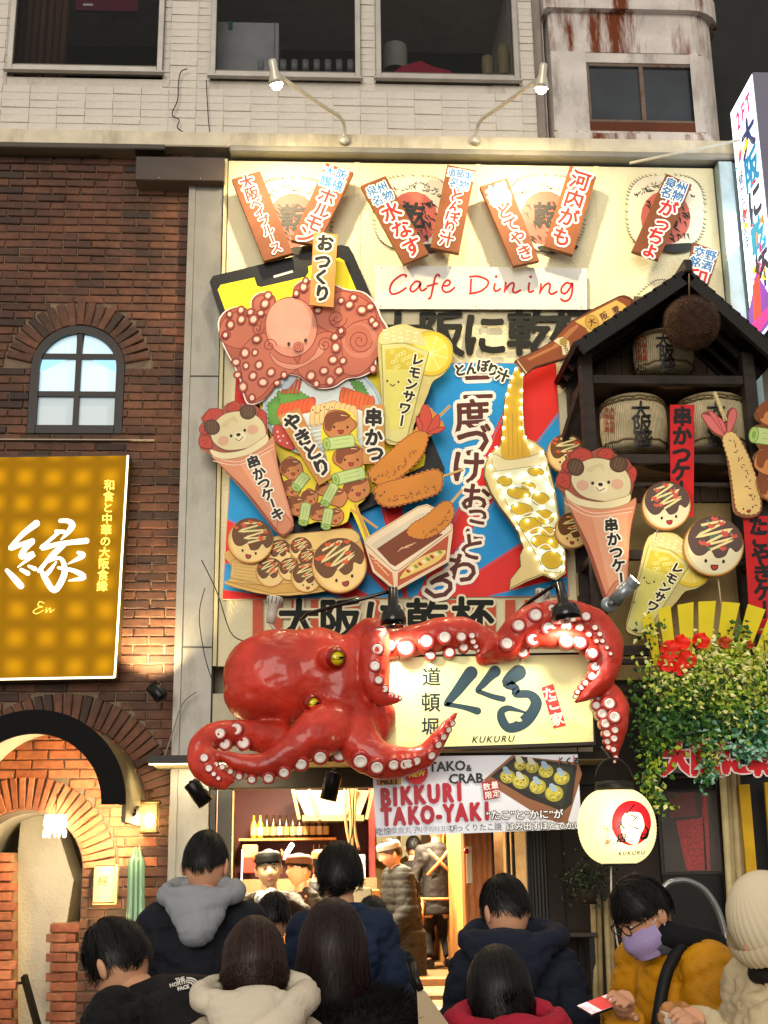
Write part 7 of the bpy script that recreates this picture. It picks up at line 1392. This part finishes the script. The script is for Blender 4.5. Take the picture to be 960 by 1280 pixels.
    if hood:
        hc, hs = hood[:2]; mb = MB(); c = nk - fwd * .03 * s + ax * (.055 + (hood[2] if len(hood) > 2 else 0)) * s
        ring = [c + (fwd * cos(a) * .095 + rt * sin(a) * .125) * s * hs + up * (.025 * cos(a) - .0) * s - fwd * .02 * s for a in [2 * pi * i / 18 for i in range(19)]]; mb.tube(ring, [.036 * s * hs] * 19, 10, False)
        for i in range(5): mb.ball(c - fwd * (.09 + .012 * i) * s * hs - ax * (.02 + .028 * i) * s * hs, (.13 * s * hs * (1 - .12 * i), .055 * s * hs, .045 * s * hs), 16, 10, Bb)
        cloth(mb, M(hc, .85, bump=.3, bscale=90, var=.1), 'hood', root, .009 * s, .0065, 9, 0, 6, seed + 4)
    if collar:
        mb = MB(); c = nk + ax * .035 * s; rr = .074 * s; c = c + ax * .012; mb.tube([c + (fwd * cos(a) * rr + rt * sin(a) * rr * 1.0) - up * .005 for a in [2 * pi * i / 16 for i in range(17)]], [.028 * s] * 17, 10, False); cloth(mb, M(collar, .85, bump=.3, bscale=90), 'collar', root, .009 * s, .004, 16, 0, 4, seed)
    if fur:
        q = random.Random(seed); mb = MB().mat(M('#060505', .8)); c = nk - fwd * .05 * s + up * .05 * s
        for i in range(9000):
            a = q.uniform(0, 2 * pi); b_ = q.uniform(0, 2 * pi); rr = .15 * s; cc = c + (fwd * cos(a) * .1 + rt * sin(a) * .17) * s - ax * .02 - fwd * .04 - up * .02 * (1 - cos(a)); o = ((fwd * cos(a) + rt * sin(a)) * cos(b_) + up * sin(b_)); p = cc + o * .055 * s; d = (o + Vector((q.gauss(0, .4), q.gauss(0, .4), q.gauss(0, .4)))).normalized(); u = d.orthogonal() * .0016; mb.add([p - u, p + u, p + d * q.uniform(.02, .045)], [(0, 1, 2)])
        mb.tube([c + (fwd * cos(a) * .1 + rt * sin(a) * .17) * s - ax * .02 - fwd * .04 - up * .02 * (1 - cos(a)) for a in [2 * pi * i / 18 for i in range(19)]], [.056 * s] * 19, 10, False); tag(mb.link('fur_hood', None, root), kind='stuff')
    hair(H, Hb, s, hairc, style, root, seed, hlen, hn)
    if face:
        R = lambda x, y, z: H + Hb @ (Vector((x, y, z)) * s)
        for k in (-1, 1):
            e = MB().mat(M('#e6ddd2', .3)).ball(R(k * .031, .0835, .010), (.0105 * s, .006 * s, .0055 * s), 10, 8, Hb).link('eye', None, root)
            MB().mat(M('#140b08', .1)).ball(R(k * .031, .0885, .010), (.0048 * s, .003 * s, .0048 * s), 10, 8, Hb).link('iris', None, e)
            MB().mat(M('#1a100c', .7)).tube([R(k * .017, .0925, .027), R(k * .030, .0935, .032), R(k * .045, .0865, .027)], [.0022 * s, .0034 * s, .0016 * s], 8).link('eyebrow', None, root)
            MB().mat(M('#20120e', .6)).tube([R(k * .019, .0875, .014), R(k * .031, .0915, .0175), R(k * .044, .083, .013)], [.0012 * s, .0018 * s, .0012 * s], 6).link('eyelid', None, root)
        MB().mat(M('#a4544a', .45)).tube([R(-.022, .0865, -.058), R(-.008, .0965, -.0555), R(.008, .0965, -.0555), R(.022, .0865, -.058)], [.0015 * s, .0034 * s, .0034 * s, .0015 * s], 8).link('lips', None, root)
    root['_a'] = 0; return root, dict(H=H, Hb=Hb, nk=nk, ax=ax, rt=rt, fwd=fwd, sh=sh, hip=hip, arms=arms, s=s)
def HD(px, py, d): return D(px, py, d)
UPV = Vector((0, 0, 1))
# --- crowd, left to right
p1, i1 = person('man at the lower left bending left in a black padded jacket with white logo', HD(148, 1204, 3.95), yaw=232, hyaw=235, pitch=28, roll=-6, lean=66, jacket='#0c0c0e', seed=2, collar='#0c0c0e', fluff=.03, quilt=.13, width=1.05, style='short')
p2, i2 = person('man with short dark hair and a light grey hood over a navy jacket', HD(257, 1082, 4.9), yaw=178, hyaw=170, pitch=6, jacket='#12161f', hood=('#8d9196', 1.0, .02), seed=3, fluff=.012, width=1.08, style='crop')
p4, i4 = person('dark-haired head peeping between the two front women and the cook', HD(342, 1150, 6.0), yaw=182, pitch=10, jacket='#101013', seed=5, s=.92, style='short', hn=900)
p5, i5 = person('person with shaggy black hair in a navy jacket, behind the long-haired woman', HD(424, 1096, 5.5), yaw=176, hyaw=205, pitch=4, jacket='#16243c', collar='#1a2c4a', seed=6, style='shag', fluff=.012)
p3, i3 = person('woman with brown half-tied hair and a cream hood at the bottom', HD(318, 1210, 3.35), yaw=184, hyaw=190, pitch=4, jacket='#b8ad98', hood=('#d2c7b0', 1.15, .045), hairc='#2a1710', seed=4, style='long', hlen=.07, fluff=.01, width=.9, s=.86, hn=2200)
p6, i6 = person('woman with long dark auburn hair and a black fur-trimmed coat', HD(416, 1192, 3.7), yaw=176, hyaw=172, pitch=2, jacket='#08080a', hairc='#1d0d0b', seed=7, style='long', hlen=.26, fluff=.045, width=1.12, fur=1, hn=2400, s=1.02)
p12, i12 = person('small dark grey-haired head behind the fur-trimmed coat', HD(466, 1152, 6.4), yaw=180, pitch=12, jacket='#15181a', hairc='#1c2222', seed=8, s=.9, style='short', hn=900)
p7, i7 = person('man with short black hair in a navy hooded jacket below the banner', HD(632, 1140, 4.6), yaw=165, hyaw=205, pitch=12, jacket='#141c2a', hood=('#131b2b', 1.2, .03), seed=9, style='crop', fluff=.02, width=1.0)
p8, i8 = person('woman with chin-length black hair and a red coat at the bottom edge', HD(624, 1246, 3.8), yaw=182, hyaw=190, pitch=8, jacket='#8c1426', hairc='#0a0808', hood=('#a81c34', 1.15, .05), seed=10, style='long', hlen=.12, s=.97, fluff=.01, collar='#8c1426')
# man in yellow with mask, glasses and phone
H9 = HD(805, 1143, 4.5); ph_ = HD(752, 1256, 4.25); fwd9 = basis(-62) @ Vector((0, 1, 0)); rt9 = basis(-62) @ Vector((1, 0, 0)); nk9 = H9 - Vector((0, 0, .225)) - fwd9 * .05
sh9 = [nk9 - UPV * .04 + rt9 * k * .185 for k in (-1, 1)]
w9 = ph_ + Vector((.07, .02, -.03)); arms9 = [(sh9[0] - UPV * .27 - rt9 * .03 + fwd9 * .05, HD(842, 1290, 4.15)), (sh9[1] - UPV * .27 + fwd9 * .06, w9)]
arms9 = [(sh9[0] - UPV * .28 - rt9 * .03, w9 + Vector((.10, -.02, -.20))), (sh9[1] - UPV * .28 + rt9 * .03, w9)]
p9, i9 = person('man in a yellow jacket with black hood, glasses and purple mask looking at a phone', H9, yaw=-62, hyaw=-70, pitch=32, lean=14, jacket='#c98a0c', hood=('#0e0f13', 1.1), collar='#4a4d52', seed=11, fluff=.03, width=1.05, arms=arms9, face=True, style='short', jrough=.55)
Hb = i9['Hb']; R9 = lambda x, y, z: H9 + Hb @ Vector((x, y, z)); mm = M('#a595c4', .75, bump=.3, bscale=120)
q = MB().mat(mm); V = []
for i in range(9):
    for k in range(13): a = radians(-78 + 156 * k / 12); zz = -.012 - .092 * i / 8; rr = 1.06 - .10 * abs(i - 4) / 4; V.append(R9(.074 * sin(a) * (rr if i < 6 else rr * .86), .106 * cos(a) * rr * (1 - .0 * i) + .012 * gauss(a, .5) * gauss((i - 3) / 4, .8), zz + .012 * abs(sin(a)) * (-1 if i > 4 else .3)))
q.add(V, [(i * 13 + k, i * 13 + k + 1, (i + 1) * 13 + k + 1, (i + 1) * 13 + k) for i in range(8) for k in range(12)], True); q.link('face_mask', None, p9)
for k in (-1, 1):
    for zz in (-.012, -.09): MB().mat(M('#e8e4ea', .5)).tube([R9(k * .072, .03, zz), R9(k * .080, -.006, zz * .4 + .002), R9(k * .083, -.022, .0)], .0016, 6).link('ear_loop', None, p9)
    gl = MB().mat(M('#0a0a0a', .3)); gl.tube([R9(k * .031 + .024 * cos(a), .108 - .004 * abs(k), .008 + .018 * sin(a)) for a in [i * pi / 8 for i in range(17)]], .002, 6, False); gl.tube([R9(k * .055, .105, .012), R9(k * .08, .06, .014), R9(k * .084, -.01, .010)], .0022, 6); gl.tube([R9(k * .008, .108, .01), R9(0, .112, .012)], .002, 6); gl.link('glasses', None, p9)
q = MB().mat(M('#0c0c0e', .6)); shp = i9['sh']; a9, b9 = shp[1], shp[0]; n9 = i9['nk']; up9 = i9['ax']
q.tube(crom([tuple(n9 + rt9 * .10 * k9 + up9 * .06 + fwd9 * d9 - UPV * z9) for k9, d9, z9 in ((-1, -.18, .30), (-1, -.15, .1), (-1.1, -.03, -.01), (-1.05, .10, .08), (-1.0, .17, .28))], 5, False), .02, 8); q.link('bag_strap', None, p9)
fn_ = (ph_ - Vector((0, 0, 0))); ph = thing('smartphone', 'smartphone with a red glowing screen held by the man in yellow', 'phone', ph_); mt = Matrix.Translation(ph_) @ Matrix.Rotation(radians(28), 4, 'Z') @ Matrix.Rotation(radians(-12), 4, 'Y') @ Matrix.Rotation(radians(18), 4, 'X')
MB().mat(M('#16161a', .3)).box((-.075, -.037, -.004), (.075, .037, .004), .003, mt).link('case', None, ph); MB().mat(M('#e8b0b4', .2, emit=.9, var=.5, scale=30)).box((-.070, -.033, .0043), (.070, .033, .005), 0, mt).link('screen', None, ph); MB().mat(M('#c01824', .2, emit=.7, var=0)).box((-.03, -.033, .0052), (.03, .033, .0056), 0, mt).link('screen_banner', None, ph)
# woman with knitted hat
H10 = HD(960, 1164, 3.75); b10 = basis(-80); f10 = b10 @ Vector((0, 1, 0)); r10 = b10 @ Vector((1, 0, 0)); n10 = H10 - UPV * .225 - f10 * .02; s10 = [n10 - UPV * .04 + r10 * k * .185 for k in (-1, 1)]; w10 = HD(872, 1294, 3.45)
p10, i10 = person('woman in a cream knitted hat and cream padded coat at the right edge', H10, s=.93, yaw=-80, hyaw=-60, pitch=16, lean=8, jacket='#c8b894', seed=12, fluff=.055, width=1.1, quilt=.13, style='crop', hn=0, hairc='#140c0a', arms=[(s10[0] - UPV * .28 + f10 * .02, w10 + Vector((.12, .05, -.25))), (s10[1] - UPV * .25 + f10 * .06, w10)], jw=.014, collar='#1a1512')
Hb = i10['Hb']; q = MB().mat(M('#dccfae', .95, bump=.15, bscale=200, var=.04)); V = []
for i in range(15):
    th = radians(98) * i / 14
    for k in range(96): a = 2 * pi * k / 96; rb_ = 1.0 + .04 * (k % 3 == 1) * min(1, i / 3) + .02 + .03 * sin(pi * i / 14); v = Matrix.Rotation(-.35, 3, 'X') @ Vector((sin(th) * cos(a) * .099 * rb_, sin(th) * sin(a) * .119 * rb_, cos(th) * .150 + (.0 if i < 12 else -.0))); V.append(H10 + Hb @ (v * .93 + Vector((0, -.016, .022))))
q.add(V, [(i * 96 + k, i * 96 + (k + 1) % 96, (i + 1) * 96 + (k + 1) % 96, (i + 1) * 96 + k) for i in range(14) for k in range(96)], True); q.link('knitted_hat', None, p10)
q = MB().mat(M('#d4c6a2', .95, bump=.15, bscale=200, var=.04)); V = []
for i in range(9):
    th = radians(84 + 26 * i / 8)
    for k in range(120): a = 2 * pi * k / 120; rb_ = 1.21 + .03 * (k % 3 == 1) + .03 * sin(pi * i / 8); v = Matrix.Rotation(-.35, 3, 'X') @ Vector((sin(th) * cos(a) * .099 * rb_, sin(th) * sin(a) * .119 * rb_, cos(th) * .150)); V.append(H10 + Hb @ (v * .93 + Vector((0, -.016, .018))))
q.add(V, [(i * 120 + k, i * 120 + (k + 1) % 120, (i + 1) * 120 + (k + 1) % 120, (i + 1) * 120 + k) for i in range(8) for k in range(120)], True); q.link('hat_brim', None, p10)
fd = thing('wrapped_bun', 'bitten bun in paper held by the woman in the knitted hat', 'food', HD(846, 1268, 3.5)); c = HD(846, 1270, 3.48); q = MB(); q.ball(c, (.05, .035, .03), 18, 12)
cloth(q, M('#b07a48', .7, bump=.5, var=.3, scale=30), 'bun', fd, .006, .010, 30, 0, 1); q = MB().mat(M('#d8cdb8', .7)); q.lathe(c - Vector((0, 0, .05)), [(.02, -.03), (.05, .02), (.058, .05), (.050, .05), (.03, 0)], 11, (.3, 0, 1)); q.link('paper', None, fd)
# logo on the padded jacket
A = None
lc_ = HD(225, 1229, 3.6); j1 = [o for o in p1.children if o.name.startswith('jacket')][0]; bpy.context.view_layer.update()
def onto(o, px, py):
    d = ray(px, py).normalized(); ok, co, n, _ = o.ray_cast(Vector((0, 0, CAMZ)), d); return (co, n) if ok else None
class Draped:
    def __init__(s, o, px, py):
        h = onto(o, px, py); s.ob = o; s.pl = Plane(o=h[0] if h else D(px, py, 3.7), n=h[1] if h else (0, -1, 0))
    def __call__(s, px, py, off=0):
        h = onto(s.ob, px, py)
        return (h[0] + h[1] * .0) - ray(px, py).normalized() * (.002 + off) if h else s.pl(px, py, off)
A = Art(Draped(j1, 228, 1228), .002, .00005); A.em = 0
for i, (w, xx) in enumerate((('THE', 225), ('NORTH', 222), ('FACE', 226))): A.text(w, xx + (0, 1, 3)[i], 1224 + i * 5.2, 6.4, '#d8d4cc', -14, bold=.06)
for r_ in (5, 8.5, 12): A.line([(236 + r_ * cos(radians(a)), 1233 - r_ * sin(radians(a)) * .8 - 1) for a in range(14, 105, 10)], 2.0, '#d8d4cc')
A.link('logo_print', p1)
# handbag strap piece and white wrap at the bottom
bgq = MB().mat(M('#b09a78', .5, bump=.2)); a, b_ = HD(523, 1232, 3.5), HD(560, 1296, 3.45); bgq.prism([HD(521, 1236, 3.5), HD(531, 1238, 3.5), HD(575, 1300, 3.5), HD(524, 1300, 3.5)], [HD(521, 1236, 3.6), HD(531, 1238, 3.6), HD(575, 1300, 3.6), HD(524, 1300, 3.6)]); bg = thing('handbag', 'beige leather handbag on the shoulder of the fur-trimmed coat', 'bag', a); bgq.link('bag_body', None, bg); MB().mat(M('#1a1512', .4)).tube([HD(518, 1205, 3.55), HD(520, 1222, 3.5), HD(526, 1238, 3.5)], .009, 8).link('strap', None, bg)
# --- people inside the shop
IN = 'staff and guests inside the shop'
def apron_cross(i, c):
    s = i['s']; q = MB().mat(M(c, .7)); B_ = -i['fwd']; n = i['nk']; a = i['ax']; r = i['rt']
    for k in (-1, 1): q.tube([n + r * k * .10 * s - a * .02 * s + B_ * .11 * s, n - a * .13 * s + B_ * .165 * s, n - r * k * .12 * s - a * .25 * s + B_ * .15 * s], .014 * s, 6)
    return q
H = P(337, 1088, 8.9) ; Hc = HD(337, 1085, 8.95)
Yc = 8.95
fw = basis(12) @ Vector((0, 1, 0)); rc = basis(12) @ Vector((1, 0, 0)); nk = Hc - UPV * .225; shc = [nk - UPV * .04 + rc * k * .175 for k in (-1, 1)]
pc, ic_ = person('cook in black cap and dark shirt smiling behind the counter, white glove', HD(336, 1087, 9.9), yaw=8, hyaw=6, pitch=2, roll=4, s=1.16, lean=2, jacket='#332a22', trouser='#1a1714', seed=20, jw=.006, face=True, style='crop', ground=.3, glove=(0, 1), group=IN, skin=M('#e8b88c', .5, var=.05, sub=.08), hn=600,
    arms=[(HD(376, 1140, 9.75), HD(345, 1122, 9.4)), (HD(300, 1135, 9.8), HD(322, 1124, 9.45))])
def cap(i, c, parent, kind='bandana'):
    s = i['s']; q = MB().mat(M(c, .7, bump=.3)); Hb = i['Hb']; H = i['H']; V = []
    for j in range(8):
        t = j / 7; z0 = .045 + (.055 if kind != 'knit' else .062) * t; r = 1.07 * (1 if j < 5 else 1 - .28 * ((j - 4) / 3) ** 2)
        for k in range(28): a = 2 * pi * k / 28; V.append(H + Hb @ (Vector((.080 * r * cos(a), .1 * r * sin(a), z0 + .008 * sin(a) * (1 - t) + (.012 if kind == 'bandana' else 0) * t)) * s))
    V.append(H + Hb @ (Vector((0, 0, .122)) * s)); q.add(V, [(j * 28 + k, j * 28 + (k + 1) % 28, (j + 1) * 28 + (k + 1) % 28, (j + 1) * 28 + k) for j in range(7) for k in range(28)] + [(196 + k, 196 + (k + 1) % 28, 224) for k in range(28)], True); q.link('cap', None, parent)
cap(ic_, '#060505', pc)
for k in (-1, 1): R = lambda x, y, z: ic_['H'] + ic_['Hb'] @ (Vector((x, y, z)) * ic_['s']); MB().mat(M('#c9703c', .6)).tube([R(k * .088, .0, .05), R(k * .094, .01, .09), R(k * .086, .0, .12)], [.006, .014, .004], 8).link('cap_knot', None, pc)
for k in (-1, 1): q = MB().mat(M('#c9894a', .7)); n = ic_['nk']; r = ic_['rt']; f = ic_['fwd']; q.tube([n + r * k * .11 - UPV * .0 - f * .0, n + r * k * .115 + f * .16 - UPV * .06, n + r * k * .10 + f * .20 - UPV * .25, n + r * k * .10 + f * .19 - UPV * .45], .020, 8); q.link('apron_strap', None, pc)
ps2, is2 = person('staff member in a cap seen behind the cook', HD(374, 1088, 10.9), yaw=-60, s=1.1, jacket='#2a2018', seed=21, style='crop', ground=.4, group=IN, hn=500, skin=M('#d8a880', .5)); cap(is2, '#6a3f24', ps2)
ps3, is3 = person('staff member in a reddish cap and black shirt busy near the kitchen middle', HD(404, 1082, 11.4), yaw=100, pitch=10, s=1.1, jacket='#16130f', seed=22, style='crop', ground=.5, group=IN, hn=500); cap(is3, '#a0562c', ps3)
pst, ist = person('staff member walking away with orange apron straps crossed on the back', HD(545, 1036, 12.7), yaw=184, s=1.02, lean=2, jacket='#201c1a', trouser='#17130f', seed=23, jw=.005, style='crop', ground=ZF, group=IN, hn=600)
apron_cross(ist, '#c9703c').link('apron_straps', None, pst); q = MB().mat(M('#c9703c', .7)); s = ist['s']; n = ist['nk']; q.tube([n - ist['ax'] * .46 * s + ist['rt'] * .165 * cos(a) + ist['fwd'] * .17 * sin(a) for a in [i * pi / 10 for i in range(21)]], .012, 8, False); q.tube([n - ist['ax'] * .46 - ist['rt'] * .155 - ist['fwd'] * .05, n - ist['ax'] * .7 - ist['rt'] * .17 - ist['fwd'] * .04], .02, 8); q.link('apron_waist', None, pst)
pg, ig = person('guest in a grey knit cap and quilted long black coat inside the entrance', HD(488, 1068, 11.9), yaw=-75, pitch=16, s=1.05, jacket='#1d1b18', trouser='#15130f', seed=24, jw=.005, style='short', hairc='#3a2c20', ground=ZF, group=IN, hn=500, quilt=.07, fluff=.035); cap(ig, '#8f887c', pg, 'knit')
nh = ig['hip']; q = MB(); q.tube([nh + UPV * .05, nh - UPV * .38], [.19, .20], 18); cloth(q, M('#1d1b18', .6, bump=.2), 'coat_skirt', pg, .016, .006, 9, .07)
pb_2, ib_ = person('black-coated guest standing behind the guest in the knit cap', HD(517, 1060, 13.4), yaw=170, s=1.0, jacket='#14120f', seed=25, jw=.005, style='crop', ground=ZF, group=IN, hn=500)
# ---- two spotlights on long arms above the sign wall
def arm_lamp(label, base, mid, head, aim, side):
    t = thing('arm_lamp', label, 'lamp', P(*base, 9.85), 'spotlights on white arms over the sign wall')
    wh = M('#cfc9b6', .35, .3, var=.05); b = P(*base, 9.83); h = P(*head, 9.0); m = P(*mid, 9.72)
    MB().mat(wh).tube(crom([tuple(b), tuple(m), tuple(m.lerp(h, .35)), tuple(h)], 7, False), .016, 10).link('arm', None, t)
    a = P(*aim, 9.9); d = (a - h).normalized(); MB().mat(wh).lathe(h - d * .10, [(.001, 0), (.028, 0), (.034, .02), (.034, .09), (.058, .16), (.062, .2), (.056, .2), (.03, .12)], 20, d).link('lamp_head', None, t)
    MB().mat(M('#fff0c8', emit=40, var=0)).lathe(h - d * .10, [(.001, .185), (.052, .185)], 20, d).ball(h + d * .10, (.046, .046, .046), 14, 10).link('lamp_glass', None, t)
    MB().mat(wh).lathe(b, [(.001, -.03), (.045, -.03), (.045, 0), (.001, 0)], 16, (0, 1, 0)).link('wall_plate', None, t)
    lamp('spot', 'SPOT', h + d * .16, 190, (1, .80, .46), a, .05, 172, 1.0, parent=t)
arm_lamp('left white arm lamp, over the leftmost plank pair', (430, 176), (428, 150), (343, 90), (430, 560), -1)
arm_lamp('right white arm lamp, beside the concrete bay', (594, 176), (600, 152), (678, 95), (640, 520), 1)
